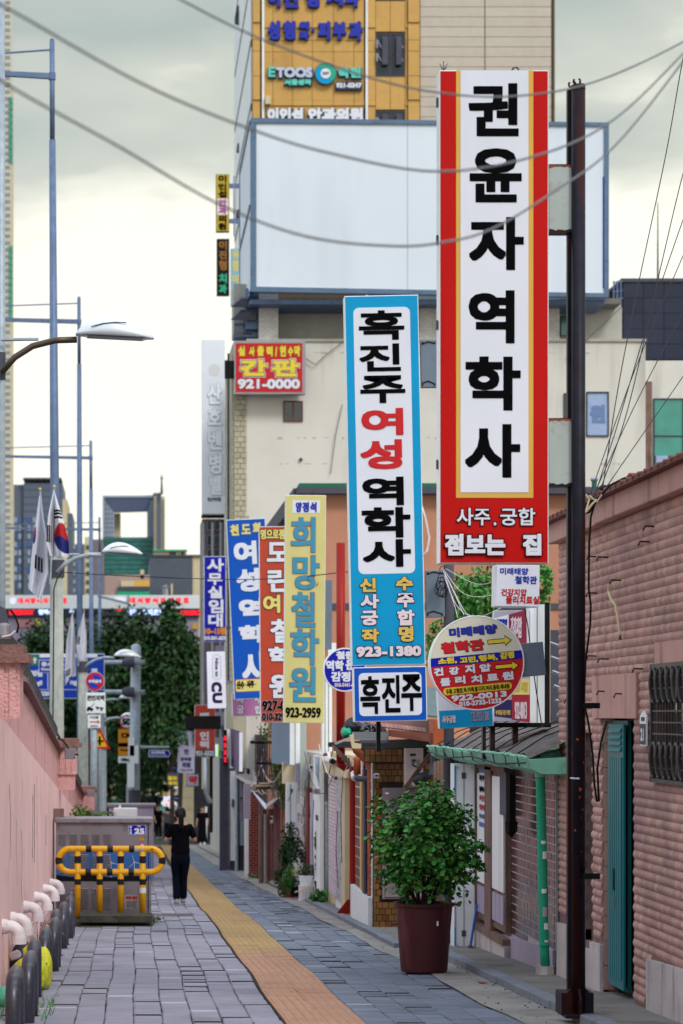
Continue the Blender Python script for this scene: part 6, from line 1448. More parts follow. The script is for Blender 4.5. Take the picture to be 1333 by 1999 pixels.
# blue sign
Yb = 29.5
s = Sign('vertical_sign', 'tall sky blue sign with black and red letters on a white panel, in the middle', 'sign', 679.3, 823.5, 576.5, 1298.5, Yb, .2, m_whitebox, m_cyan, tilt=1.15, inset=1.6)
s.rect(694.5, 805, 600, 1120, m_white, 1, r=11)
s.text([('흑',700,789,606,664),('진',701,782,671,725),('주',703,791,733,787)], m_ink, 1.6, 3, clamp=False)
s.text([('역',707,788,931,987),('학',706,801,990,1050),('사',708,802,1053,1107)], m_ink, 2.3, 3, clamp=False)
s.text([('여',705,787,797,850),('성',703,785,858,916)], m_inkred, 2.3, 3, clamp=False)
m_pk = M('pale_pink_ink', '#e6d2dc', .4, var=0); m_gy = M('warm_yellow_ink', '#dcb75a', .4, var=0)
s.text([('신',701,735,1127,1157),('작',704,741,1226,1256),('수',771,807,1125,1154),('명',777,808,1221,1254)], m_gy, 1.3, 3, outline=m_ink, ow=1.1)
s.text([('사',702,741,1159,1189),('궁',703,739,1191,1222),('주',773,809,1157,1187),('합',774,810,1189,1222)], m_pk, 1.3, 3, outline=m_ink, ow=1.1)
s.text([('923-1380',694,823,1260,1283)], m_pk, 1.5, 5, outline=m_ink, ow=1.2)
for (x0,x1,y0,y1) in ((822,853,663,755),(832,868,1113,1205)):
    a = MB().ob(s.fr, s.loc(x0,y0)[0], s.loc(x1,y0)[0], s.loc(x0,y1)[1], s.loc(x0,y0)[1], -.16, -.05).build('mounting_arm', m_armg, s.root, local=True, bevel=.005)
    mb = MB(); mb.tube([(s.loc(x0+2,y0+8)[0],.045,s.loc(x0,y0+8)[1]),(s.loc(x0+15,y0+5)[0],.04,s.loc(x0,y0+3)[1]),(s.loc(x1-3,y0+7)[0],.045,s.loc(x0,y0+7)[1])], .006, 5)
    mb.tube([(s.loc(x0+2,y1-8)[0],.045,s.loc(x0,y1-8)[1]),(s.loc(x0+15,y1-12)[0],.04,s.loc(x0,y1-12)[1]),(s.loc(x1-3,y1-6)[0],.045,s.loc(x0,y1-6)[1])], .006, 5)
    [mb.ball((s.loc(x,y)[0],.045,s.loc(x,y)[1]), .01, 5) for x in (x0+4,x1-4) for y in (y0+5,y1-5)]; mb.build('arm_wiring', m_black, a, local=True)
s = Sign('square_sign', 'darker blue box sign with three narrow black letters, below the sky blue sign', 'sign', 690.5, 833, 1301.5, 1408, Yb, .2, m_whitebox, m_blue, tilt=1.15, inset=1.6)
s.rect(700.5, 823, 1313, 1397, m_white, 1, r=9)
s.text([('흑',703,742,1320,1394),('진',745,781,1318,1391),('주',783,823,1316,1388)], m_ink, 1.3, 3, clamp=False)
t = T('sign_pole', 'grey pole wrapped in cable coils between the blue sign and the red sign', 'pole', (px(875,Yb+.1), Yb+.1, gz(Yb)))
MB().tube([(px(876,Yb+.1),Yb+.1,gz(Yb)), (px(876,Yb+.1),Yb+.1,pz(640,Yb))], .06, 16).build('post', m_slate, t, smooth=True)
rr = random.Random(5)
for i in range(9):
    c = P(862+rr.uniform(-5,3), 1135+rr.uniform(-22,28), Yb); rd = rr.uniform(.03,.075)
    MB().tube([c+Vector((rd*math.sin(a)*rr.uniform(.85,1.1), -.08, rd*1.4*math.cos(a))) for a in [k*.7 for k in range(10)]], .0045, 4).build('cable_coil', m_wire, t)
t = T('roof_bracket', 'black steel post holding the darker blue sign box on the low roof', 'bracket', P(743,1440,Yb+.4))
MB().box(px(739,Yb),px(747,Yb),Yb+.25,Yb+.33,pz(1468,Yb),pz(1380,Yb)).build('post', m_black, t)

# yellow sign
s = Sign('vertical_sign', 'tall pale yellow sign with large teal letters and black phone number', 'sign', 555.5, 634.5, 966.5, 1411.5, 40, .2, m_whitebox, m_yel, tilt=-.5, inset=1)
s.rect(570.5, 624.5, 977, 1001.5, m_white, 1)
s.text([('양',577,589,980,1000),('정',590,603,980,1000),('석',605,618,980,1000)], m_inkblue, .8, 3)
m_ol = M('orange_outline', '#a04c3a', .4, var=0)
s.text([('희',567,616,1009,1079),('망',570,624,1083,1152),('철',568,616,1155,1225),('학',566,623,1227,1299),('원',564,617,1301,1371)], m_teal, 1.2, 3, outline=m_ol, ow=.8)
s.text([('923-2959',557,626,1381,1401)], m_ink, .7, 3)
MB().ob(s.fr, s.loc(635,0)[0], s.loc(659,0)[0], s.loc(0,1262)[1], s.loc(0,1126)[1], -.15, -.06).build('mounting_arm', m_armg, s.root, local=True, bevel=.005)
MB().tube([Vector((s.loc(611,962)[0]+.02*math.sin(a),.1,s.loc(611,962)[1]+.02*math.cos(a))) for a in [k*.6 for k in range(11)]], .004, 5).build('lifting_ring', m_rust, s.root, local=True)
MB().prism(s.fr, [s.loc(x,y) for x,y in ((616,1143),(622,1136),(621,1140),(618,1144))], .02, .025).build('sticker', m_ol, s.root, local=True)
# brick red sign
s = Sign('vertical_sign', 'brick red sign with outlined letters, partly hidden behind the pale yellow sign', 'sign', 507, 582, 1027.5, 1410, 45, .2, m_whitebox, m_orred, tilt=.45, inset=1)
s.text([('영으로점',507,556,1032,1054)], m_ylw3, .7, 3, outline=m_ink, ow=.9)
s.text([('모',519,568,1057,1098),('란',521,573,1109,1157)], m_white, 1.5, 3, outline=m_ink, ow=1.2)
s.text([('여',512,548,1160,1198)], m_ylw3, 1.3, 3, outline=m_ink, ow=1.1)
s.text([('철',526,577,1207,1256),('학',522,574,1261,1300),('원',524,575,1314,1364)], m_white, 1.5, 3, outline=m_ink, ow=1.2)
s.text([('927-0',511,558,1367,1388)], m_ink, 1.0, 3, outline=m_white, ow=.3); s.text([('010-329',511,556,1391,1407)], m_ink, .7, 3, outline=m_white, ow=.3)
# blue sign far
s = Sign('vertical_sign', 'blue sign with handwritten white letters and yellow heading', 'sign', 449.5, 525.5, 1013, 1364, 50, .2, m_whitebox, m_blue, tilt=2.6, inset=1)
s.text([('천',449,466,1024,1046),('도',471,489,1023,1043),('화',493,511,1020,1042)], m_ylw3, 1.1, 3)
s.text([('여',456,501,1056,1102),('성',461,506,1109,1155),('역',466,516,1168,1213),('학',466,518,1220,1255),('사',472,524,1272,1336)], m_white, 2.2, 3, clamp=False)
s.rect(459, 524, 1325, 1350, m_inkred, 1, r=3); s.rect(460, 523, 1326, 1349, m_ylw3, 2, r=3)
s.text([('신수',461.5,477,1329,1345),('·',478,480,1336,1338),('사주',481,496,1328,1343),('·',498,500,1335,1337)], m_ink, .6, 4)
MB().ob(s.fr, s.loc(500,0)[0], s.loc(560,0)[0], s.loc(0,1120)[1], s.loc(0,1075)[1], -.15, -.06).build('mounting_arm', m_armg, s.root, local=True)
MB().tube([Vector((s.loc(484,1009)[0]+.024*math.sin(a),.1,s.loc(484,1009)[1]+.024*math.cos(a))) for a in [k*.6 for k in range(11)]], .005, 5).build('lifting_ring', m_rust, s.root, local=True)
s = Sign('square_sign', 'small pink sign with thin dark letters hanging below the blue handwritten sign', 'sign', 453, 520, 1352, 1398, 51, .2, m_whitebox, M('pink_vinyl','#c079b0',.4,var=.04), tilt=1, inset=1)
s.text([('궁',461,477,1377,1394),('합',496,513,1377,1394),('사',461,477,1358,1373),('주',496,513,1358,1373)], m_white, .5, 2, outline=m_ink, ow=.5)
# round blue sign
s = Sign('round_sign', 'small round dark blue sign with white letters, half hidden behind the sky blue sign', 'sign', 631, 715, 1264.5, 1350, 37, .14, m_whitebox, m_navy, round_=True, inset=2.4)
s.text([('철원',656,690,1271,1287),('역학',636,671,1289,1310),('운',674,695,1287,1308),('감정',646,684,1311,1331)], m_white, .9, 2); s.text([('010-5441-6',653,690,1333,1341)], m_pk, .3, 2)
# office sign
s = Sign('vertical_sign', 'deep blue office sign with white letters, above the lit white sign', 'sign', 398, 441, 1086, 1253, 66, .2, m_whitebox, m_navy, inset=.8)
s.text([('사',404,437,1090,1116),('무',405,434,1119,1142),('실',406,434,1144,1168),('임',407,436,1170,1197),('대',406,435,1198,1224)], m_white, 1.0, 2)
s.text([('10~15평',399.5,440,1224.5,1239.5)], m_orange, .7, 3); s.text([('010-5041-6859',399,440,1241.5,1250)], m_white, .35, 3)
for y in (1110, 1225): MB().ob(s.fr, s.loc(441,0)[0], s.loc(452,0)[0], s.loc(0,y+3)[1], s.loc(0,y-3)[1], -.12, -.08).build('mounting_arm', m_slate, s.root, local=True)
# lit CU sign
s = Sign('lit_sign', 'glowing white sign with purple CU letters turned sideways and green speech bubble', 'sign', 403.5, 441.5, 1271, 1383.5, 63, .25, m_purple, m_ledw, tilt=1.2, inset=.9)
s.text([('C',412,433,1331,1351),('U',414,434,1352,1373)], m_purple, 1.6, 2, rot=-90, clamp=False); s.text([('Nice to',419.5,426.5,1285,1321)], m_purple, .35, 2, rot=-90)
mb = MB(); u, v = s.loc(422.5,1302); k = s.k; pts = rr_poly(u-8*k,u+8*k,v-24*k,v+24*k,7*k,6); mb.tube([(a,-.008,b) for a,b in pts]+[(pts[0][0],-.008,pts[0][1])], .5*k, 5); mb.build('speech_bubble', m_gutg, s.root, local=True)
MB().ob(s.fr, s.loc(441,0)[0], s.loc(456,0)[0], s.loc(0,1345)[1], s.loc(0,1310)[1], -.2, -.06).build('mounting_arm', m_purple, s.root, local=True)
# more distant street signs
s = Sign('vertical_sign', 'faded red sign with dark green phone strip, crossed by a black bar', 'sign', 380, 420, 1376, 1477, 74, .2, m_whitebox, M('faded_red','#c04438',.4,var=.05), inset=.6)
s.rect(380.6, 419.4, 1464, 1476.4, M('dark_green_strip','#123c40',.4,var=0), 1)
s.text([('택',390,408,1391,1404),('인',390,408,1428,1445),('력',390,408,1446,1461)], m_white, .9, 2); s.text([('921-5522',382,418,1465.5,1475)], m_white, .5, 2)
s = Sign('blank_bar_sign', 'long black unlit bar sign sticking out across the faded red sign', 'sign', 361.5, 431, 1397.5, 1423.5, 70, .2, m_black, m_black, inset=.5)
s = Sign('vertical_sign', 'lilac white clinic sign with small green emblem, lower of two', 'sign', 346.5, 379.5, 1427, 1509, 118, .3, m_lilac, M('lilac_face','#a9a8c6',.5,var=.03), inset=.5)
m_dp = M('dark_purple_ink', '#2d2358', .5, var=0)
s.text([('세',359,368,1447,1457),('연',359,368,1462,1473),('온마음',352,374,1478,1486),('의원',355,372,1488,1499)], m_dp, .6, 2); s.text([('T.921-0140',350,376,1501,1506)], m_dp, .2, 2)
for a in (0, 90, 180, 270): q_ = math.radians(a+45); s.poly([(363+3.2*math.cos(q_)+2.4*math.cos(b), 1438+3.2*math.sin(q_)+2.4*math.sin(b)) for b in [k*.7 for k in range(9)]], m_greenp, 1, 'emblem')
s = Sign('vertical_sign', 'upper lilac white sign with dark letters, half covered by tree branches', 'sign', 344, 379, 1356, 1417, 119, .3, m_lilac, bpy.data.materials['lilac_face'], inset=.5)
s.text([('온',358,367,1357,1366),('마',358,367,1369,1378),('음',358,367,1381,1390)], m_dp, .6, 2); s.text([('T.921',350,360,1408,1413)], m_dp, .2, 2)
s = Sign('square_sign', 'small lilac pharmacy sign with one red letter', 'sign', 364.5, 388, 1511, 1535, 112, .2, m_slate, bpy.data.materials['lilac_face'], inset=1)
s.text([('약',368,385,1514,1531)], m_inkred, 1, 2)
s = Sign('square_sign', 'small dark sign with four yellow letters beneath the trees', 'sign', 325.5, 350, 1508, 1535, 116, .2, m_black, m_slate, inset=.8)
s.text([('탈모',328,346,1515,1523),('두피',328,346,1525,1533)], M('bright_yellow_ink','#e8c800',.5,var=0), .7, 2)
t = T('glowing_sign', 'glowing white cloud shaped shop sign over a red white and green canopy', 'lit sign', P(328,1566,131)); f_ = front(131); mb = MB()
q = lambda x: px(x,131); qz = lambda y: pz(y,131)
pts = [(329+ (13+2.2*math.sin(5*a))*math.cos(a), 1565+(12+2*math.sin(5*a+1))*math.sin(a)) for a in [k*math.pi/16 for k in range(32)]]
MB().prism(f_, [(q(x),qz(y)) for x,y in pts], -.15, 0).build('light_panel', m_ledw, t)
mb = MB(); [mb.prism(f_, circ(q(x),qz(y),.05,12), .002, .01) for x,y in ((329,1563),(333,1571),(325,1571))]; mb.build('red_dot', m_ledr, t)
for i, m_ in enumerate((m_greenp, m_whitebox, m_inkred)): MB().hexa([(q(314+i*9),131,qz(1582-i*1.5)),(q(323+i*9),131,qz(1580-i*1.5)),(q(323+i*9),131.6,qz(1580-i*1.5)),(q(314+i*9),131.6,qz(1582-i*1.5))], [(q(314+i*9),131.2,qz(1575-i*1.5)),(q(323+i*9),131.2,qz(1573-i*1.5)),(q(323+i*9),131.6,qz(1573-i*1.5)),(q(314+i*9),131.6,qz(1575-i*1.5))]).build('canopy_stripe', m_, t)
MB().ob(f_, q(317), q(326), qz(1553), qz(1546), -.1, 0).build('lit_corner', m_gold, t); MB().tube([(q(330),131.2,gz(131)-.2),(q(330),131.2,qz(1570))], .08, 8).build('post', m_slate, t)
s = Sign('round_sign', 'small round blue sign with white line, right of the glowing cloud shaped sign', 'road sign', 338, 353.5, 1551, 1566, 128, .06, m_whitebox, m_roadblue, round_=True, inset=.5)
s.text([('개방화장실',340,352,1557,1560)], m_white, .2, 2)

# red square sign on the beige block
Yq = 69.4
s = Sign('wide_sign', 'red signboard in a steel frame with big yellow letters and 921-0000', 'sign', 457, 596, 665.5, 769.5, Yq, .35, m_alu, None)
s.rect(460, 590, 670, 765.5, M('crimson_vinyl','#c41220',.4,var=.04), 1)
s.text([('실',464,479,675,696),('사',485,498,676,696),('출',501,516,674,696),('력',519,533,675,697),('/',536,542,676,697),('현',545,559,674,697),('수',561,573,676,697),('막',573,587,674,697)], m_yel2, 1.0, 2, outline=m_ink, ow=.7)
s.text([('간',466,524,699,737),('판',528,586,699,738)], m_white, 4.0, 2, clamp=False); s.text([('간',467.5,522.5,700.5,735.5),('판',529.5,584.5,700.5,736.5)], m_ink, 3.0, 4, clamp=False); s.text([('간',468.5,521.5,701.5,734.5),('판',530.5,583.5,701.5,735.5)], m_yel2, 2.0, 6, clamp=False)
s.text([('921-0000',463,586,739,760)], m_white, 1.2, 3, outline=m_ink, ow=.7)
MB().ob(s.fr, s.loc(439,0)[0], s.loc(458,0)[0], s.loc(0,737)[1], s.loc(0,703)[1], -.3, -.1).build('mounting_arm', m_black, s.root, local=True)

# white relief column sign
s = Sign('vertical_sign', 'tall blank white column sign with raised white letters left of the beige block', 'sign', 394, 439, 663, 1003, 84, .4, M('white_sign_body','#e3e7ee',.5,var=.03), None)
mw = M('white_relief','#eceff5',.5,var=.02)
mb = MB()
s.text([('산',404,433,748,790),('호',405,433,796,831),('벤',405,434,840,879),('병',407,434,884,926),('벨',408,434,927,967)], mw, 1.2, 6, outline=M('relief_shadow_paint','#a9aeb8',.6,var=0), ow=.7)  # grey outline paints the shade round the raised letters
s.text([('명산역대점',405,431,971,979)], m_slate, .25, 2); s.poly([(418+11*math.cos(a), 722+12*math.sin(a)) for a in [k*.35 for k in range(18)]], M('faded_emblem','#d9d8d6',.5,var=0), 1, 'emblem')
for y0, y1 in ((702,737),(929,965)): MB().ob(s.fr, s.loc(438.5,0)[0], s.loc(455,0)[0], s.loc(0,y1)[1], s.loc(0,y0)[1], -.4, -.1).build('mounting_arm', m_terrapot, s.root, local=True)
# signs at the upper left of the billboard
s = Sign('vertical_sign', 'narrow yellow eye clinic sign with black and magenta letters high beside the billboard', 'sign', 421.5, 447.5, 340, 452, 100, .3, m_slate, M('mustard_vinyl','#b59a1e',.4,var=.05), inset=.6)
s.rect(424, 445, 388, 419, m_white, 1)
s.text([('이',426,442,342,356),('인',426,442,358,371),('섭',426,442,372,386),('의',426,442,420,434),('원',426,442,435,449)], m_ink, .7, 3); s.text([('안',426,443,389,403),('과',426,443,404,418)], M('magenta_ink','#b02484',.4,var=0), .7, 3)
for y in (361, 430): MB().ob(s.fr, s.loc(447,0)[0], s.loc(470,0)[0], s.loc(0,y+4)[1], s.loc(0,y-4)[1], -.25, -.1).build('mounting_arm', m_galvB, s.root, local=True)
MB().tube([Vector((s.loc(458,340)[0],.15,s.loc(0,342)[1])),Vector((s.loc(458,340)[0],.15,s.loc(0,460)[1]))], .05, 8).build('standpipe', m_galv, s.root, local=True)
s = Sign('vertical_sign', 'narrow black dental sign with dim gold and green letters under the yellow one', 'sign', 423, 447.5, 466, 576.5, 100, .3, m_black, m_black, inset=.6)
s.text([('이',427,443,470,487),('진',427,443,489,506),('형',427,443,508,528)], M('dim_gold','#8a5a1e',.5,var=0), .8, 2); s.text([('치',427,443,534,553),('과',427,443,555,573)], m_greenp, .8, 2)
s = Sign('vertical_sign', 'pale blue narrow sign with cream letters between the black sign and the billboard', 'sign', 450, 470, 485, 595, 101, .3, m_whitebox, M('pale_aqua','#8fb9cc',.5,var=.05), inset=.5)
s.text([('유',453,467,489,505),('항',453,467,508,530),('미',453,467,536,554)], m_ylw3, .8, 2); s.text([('서',455,466,565,576),('의',455,466,580,591)], m_white, .5, 2)

# round fortune sign with everything on its tilted face
Yr2 = 24.2
s = Sign('round_sign', 'round cream blue and red sign with yellow arrows and many lines of letters', 'sign', 837.5, 1024, 1202.5, 1386, Yr2, .12, m_whitebox, None, tilt=5.4, round_=True)
ccx, ccy, R0 = 931, 1294.5, 91.0; k = s.k
m_crm = M('cream_vinyl', '#d9d7c4', .4, var=.03)
def arc_poly(v0, v1, n=30):
    # part of the disc between heights v0 < v1 (photo px, up positive)
    r = R0; a0, a1 = math.asin(max(-1, v0/r)), math.asin(min(1, v1/r)); pts = []
    for i in range(n+1): a = a0+(a1-a0)*i/n; pts.append((r*math.cos(a)*k, r*math.sin(a)*k))
    for i in range(n+1): a = a1+(a0-a1)*i/n; pts.append((-r*math.cos(a)*k, r*math.sin(a)*k))
    return pts
for v0, v1, m_ in ((17, 91, m_crm), (0, 17, m_navy), (-91, 0, m_inkred)): MB().prism(s.fr, arc_poly(v0, v1), .0005, .0035).build('sign_face', m_, s.root, local=True)
mb = MB(); pts = [Vector((91.5*k*math.cos(a), -.003, 91.5*k*math.sin(a))) for a in [i*math.pi/24 for i in range(49)]]; mb.tube(pts, .006, 6, cap=False); mb.build('rim', m_whitebox, s.root, local=True)
def rt(items, mat, wt, layer, outline=None, ow=.9, sh=None):
    mb = MB(); mo = MB()
    for tx, cx, cy, W, H in items:
        u, v = s.loc(cx, cy)
        if outline: put_text(mo, tx, s.fr, u+(sh or 0)*k, v-(sh or 0)*k, W*k, H*k, (min(wt,.068*H)+ow)*k, .004*layer, clamp=False)
        put_text(mb, tx, s.fr, u, v, (W-2*ow*(outline is not None))*k, (H-2*ow*(outline is not None))*k, wt*k, .004*(layer+1))
    if outline: mo.build('lettering', outline, s.root, local=True)
    mb.build('lettering', mat, s.root, local=True)
rt([('미래태양', 922.5, 1231, 94, 19)], m_inkblue, .8, 1, m_slate, .4, 1.2)
rt([('철학관', 902, 1261.5, 85, 23)], m_inkred, 1.1, 1, m_slate, .4, 1.4)
rt([('소원,', 873, 1290, 38, 14), ('고민,', 915, 1288, 37, 14), ('행복,', 952.5, 1284, 38, 14), ('감정', 989.5, 1279, 29, 15)], m_yel2, .8, 1, m_ink, .5)
rt([('건',856,1311.5,20,17),('강',886,1309.5,21,17),('지',917,1306,21,19),('압',947,1303.5,24,17)], m_white, 1.0, 1, m_ink, .7)
rt([('물',869,1331.5,22,17),('리',898,1327.5,22,17),('치',930,1326,23,18),('료',961,1322,24,15),('원',991,1319,24,18)], m_white, 1.0, 1, m_ink, .7)
u, v = s.loc(932, 1344.5); MB().prism(s.fr, rr_poly(u-67*k, u+67*k, v-7*k, v+7*k, 6.5*k), .004, .007).build('sign_panel', m_yel2, s.root, local=True)
rt([('두통.고혈압.목.어깨.팔.다리.허리.통증.체내림', 932, 1344.5, 124, 10)], m_ink, .15, 2)
rt([('922-0013', 935, 1359, 108, 12)], m_white, 1.1, 1); rt([('010-2732-1233', 937, 1371, 83, 10)], m_white, .6, 1)
for cx, cy in ((974.5, 1251.5), (989, 1300.5)):
    u, v = s.loc(cx, cy)
    for g_, m_, l_ in ((1.4, m_ink, 1), (0, m_yel2, 2)):
        pts = [(-22-g_,-3.2-g_),(11-g_*.3,-3.2-g_),(11-g_*.3,-8-g_*1.8),(22+g_*1.7,0),(11-g_*.3,8+g_*1.8),(11-g_*.3,3.2+g_),(-22-g_,3.2+g_)]
        MB().prism(s.fr, [(u+a*k, v+b*k) for a, b in pts], .004*l_, .004*l_+.003).build('arrow', m_, s.root, local=True)
MB().box(s.loc(1020,1290)[0], s.loc(1064,1290)[0], .02, .3, s.loc(1020,1322)[1], s.loc(1020,1256)[1]).build('mounting_arm', m_armg, s.root, local=True, bevel=.006)
# white box sign on top
s = Sign('square_sign', 'white box sign with two blue and two red lines above the round sign', 'sign', 968, 1053, 1103, 1184, 25, .3, m_whitebox, m_white, tilt=-.8, inset=.6)
s.text([('미래태양',976,1031,1108.5,1122),('철학관',1005,1048,1124.5,1140)], m_inkblue, .35, 2); s.text([('건강지압',978,1028,1149.5,1163.5),('물리치료실',987,1052,1163.5,1179)], m_inkred, .35, 2)
MB().hexa([P(965,1182,25.6),P(968,1184,25),P(968,1104,25),P(965,1108,25.6)],[P(965.5,1182,25.7),P(968.5,1184,25.1),P(968.5,1104,25.1),P(965.5,1108,25.7)]).build('printed_side', m_cyan, s.root)
s = Sign('banner_sign', 'slanted red purple and white banner board seen at an angle behind the round sign', 'sign', 964, 1035, 1192, 1408, 26, .1, m_whitebox, m_lilac, inset=.4)
s.poly([(965,1207),(1033,1190),(1033,1262),(965,1255)], m_white, 1); s.poly([(993,1200),(1027,1190),(1028,1262),(993,1260)], M('wine_vinyl','#8d2c45',.5,var=.06), 2)
s.poly([(1000,1325),(1033,1326),(1033,1356),(1000,1356)], m_ylw3, 1); s.poly([(965,1366),(999,1366),(999,1402),(965,1398)], m_dp, 1); s.poly([(999,1356),(1034,1356),(1034,1411),(999,1404)], M('rose_vinyl','#a5283c',.5,var=.05), 1)
s.text([('건강지압',996,1018,1204,1246)], m_pk, .5, 4, rot=0); s.text([('922-0013',1004,1028,1370,1404)], m_pk, .5, 3); s.text([('미래태양',967,990,1208,1222)], m_inkblue, .5, 3); s.text([('건강 지압',1003,1030,1330,1350)], m_gy, .3, 3); s.text([('부부갈등 정신 해방',967,996,1386,1396)], m_gy, .2, 3)
t = T('roof_stand', 'white sheet metal pillar on dark steel legs on the shop roof', 'sign stand', P(1050,1410,26.2))
f_ = front(26.1); q = lambda x: px(x,26.1); qz = lambda y: pz(y,26.1)
MB().ob(f_, q(1034), q(1063), qz(1412), qz(1180), -.25, 0).build('pillar', m_whitebox, t); MB().ob(f_, q(1048), q(1049), qz(1412), qz(1180), .001, .006).build('seam', m_slate, t)
MB().ob(f_, q(1063), q(1073), qz(1416), qz(1176), -.15, .0).build('steel_angle', m_rust, t); MB().ob(f_, q(1073), q(1076), qz(1412), qz(1180), -.2, -.05).build('edge_strip', m_cream, t)
MB().ob(f_, q(950), q(1075), qz(1420), qz(1411), -.3, .02).build('bottom_rail', m_black, t)
for (x0, x1, y1) in ((943,949,1484),(958,967,1490),(1002,1012,1486)): MB().ob(f_, q(x0), q(x1), qz(y1), qz(1414), -.12, -.02).build('leg', m_rust, t)
MB().ob(f_, q(958), q(1012), qz(1490), qz(1485), -.12, .0).build('foot_rail', m_black, t)
MB().tube([P(1018,1095,25.9),P(1022,1180,25.8),P(1030,1220,25.7),P(1040,1300,25.7),P(1046,1345,25.7),P(1058,1420,25.6)], .006, 5).build('cable', m_black, t)
s = Sign('wide_sign', 'cyan and white sign board with faint phone number under the round sign', 'sign', 856, 962, 1345, 1420, 25.4, .15, m_whitebox, m_white, tilt=3.2, inset=.6)
s.rect(857.5, 961, 1385, 1419, m_cyan, 1); s.text([('사주궁합',862,890,1396,1412)], m_pk, .5, 2, outline=m_slate, ow=.4); s.text([('TEL.923-1380',918,955,1388,1408)], m_lilac, .3, 2, outline=m_slate, ow=.5)
# lit purple sign and small lit ones
t = T('lit_sign', 'purple shop sign box with a bright white front edge above the beige house front', 'sign', P(460,1460,66))
MB().hexa([P(450,1495,69),P(467,1506,65),P(467,1428,65),P(450,1422,69)], [P(452,1495,69),P(469,1506,65),P(469,1428,65),P(452,1422,69)]).build('side_panel', m_purple, t)
MB().ob(front(64.9), px(467,65), px(473,65), pz(1506,65), pz(1430,65), -.1, 0).build('front_edge', m_ledw, t)
t = T('lit_sign', 'narrow dark sign with glowing red letters beside the beige house front', 'sign', P(440,1460,76))
MB().ob(front(68), px(436,68), px(443,68), pz(1492,68), pz(1425,68), -.3, 0).build('sign_box', m_black, t); mb = MB(); [mb.ob(front(68), px(437.2,68), px(441.8,68), pz(1446+i*14,68), pz(1436+i*14,68), .001, .02) for i in range(4)]; mb.build('glowing_letter', m_ledr, t)
MB().ob(front(68.5), px(443,68), px(450,68), pz(1505,68), pz(1424,68), -.2, 0).build('white_post', m_whitebox, t)
t = T('lit_sign', 'small shop sign glowing green and white beside the phone number strip', 'sign', P(424,1458,80))
MB().ob(front(80), px(420,80), px(424,80), pz(1477,80), pz(1453,80), -.2, 0).build('white_part', m_ledw, t); MB().ob(front(80), px(424,80), px(426.5,80), pz(1477,80), pz(1453,80), -.2, 0).build('green_part', M('lit_green','#70d820',.5,var=0,emit=.8), t)
t = T('shelf_canopy', 'grey concrete ledge below the purple sign box', 'canopy', P(460,1515,68)); MB().hexa([P(437,1503,70),P(457,1506,69),P(500,1530,64),P(495,1538,64)], [P(437,1490,72),P(457,1492,72),P(503,1519,66),P(503,1522,66)]).build('ledge', m_plinth, t)

t = T('shop_front', 'cluttered low shop front of white posts and grey boxes, left of the brick pier', 'shop front', P(462,1690,68)); f_ = front(68); q = lambda x: px(x,68); qz = lambda y: pz(y,68)
MB().ob(f_, q(446), q(484), gz(68)-.1, qz(1500), -.5, 0).build('back_panel', m_slate, t)
for x0, x1, y0, y1, m_ in ((449,459,1505,1680,m_whitebox),(462,466,1540,1690,m_black),(467,473,1515,1600,m_lilac),(468,477,1600,1650,m_galv),(474,483,1500,1545,m_wood),(476,482,1640,1700,m_copR),(452,456,1560,1575,m_slate),(446,449,1560,1690,m_wood)): MB().ob(f_, q(x0), q(x1), max(qz(y1), gz(68)-.05), qz(y0), .01, R.uniform(.05,.3)).build('board', m_, t)
for x, m_, r_ in ((460.5,m_galv,.045),(478,m_pvc,.035),(484,m_black,.03)): MB().tube([(q(x),67.6,gz(68)), (q(x),67.6,qz(1500))], r_, 8).build('pipe', m_, t)
MB().ob(f_, q(430), q(446), gz(68)-.1, qz(1480), -.8, -.3).build('dark_pier', m_slate, t)

# ================================================================== UPPER BUILDINGS
def window(parent, x0, x1, y0, y1, Y, frame, glass, name='window', mull=1, trans=0, dep=.15):
    f = front(Y); q = lambda x: px(x,Y); qz = lambda y: pz(y,Y); e = 2*Y/F if (x1-x0) > 12 else 1*Y/F
    mb = MB(); mb.ob(f, q(x0), q(x0)+e, qz(y1), qz(y0), -.02, .05); mb.ob(f, q(x1)-e, q(x1), qz(y1), qz(y0), -.02, .05); mb.ob(f, q(x0)+e, q(x1)-e, qz(y1), qz(y1)+e, -.02, .05); mb.ob(f, q(x0)+e, q(x1)-e, qz(y0)-e, qz(y0), -.02, .05)
    for i in range(mull): xm = q(x0)+(q(x1)-q(x0))*(i+1)/(mull+1); mb.ob(f, xm-e/2, xm+e/2, qz(y1)+e, qz(y0)-e, -.02, .045)
    for i in range(trans): zm = qz(y1)+(qz(y0)-qz(y1))*(i+1)/(trans+1); mb.ob(f, q(x0)+e, q(x1)-e, zm-e/2, zm+e/2, -.02, .04)
    w_ = mb.build(name, frame, parent); MB().ob(f, q(x0)+e, q(x1)-e, qz(y1)+e, qz(y0)-e, .004, .012).build('pane', glass, w_); return w_
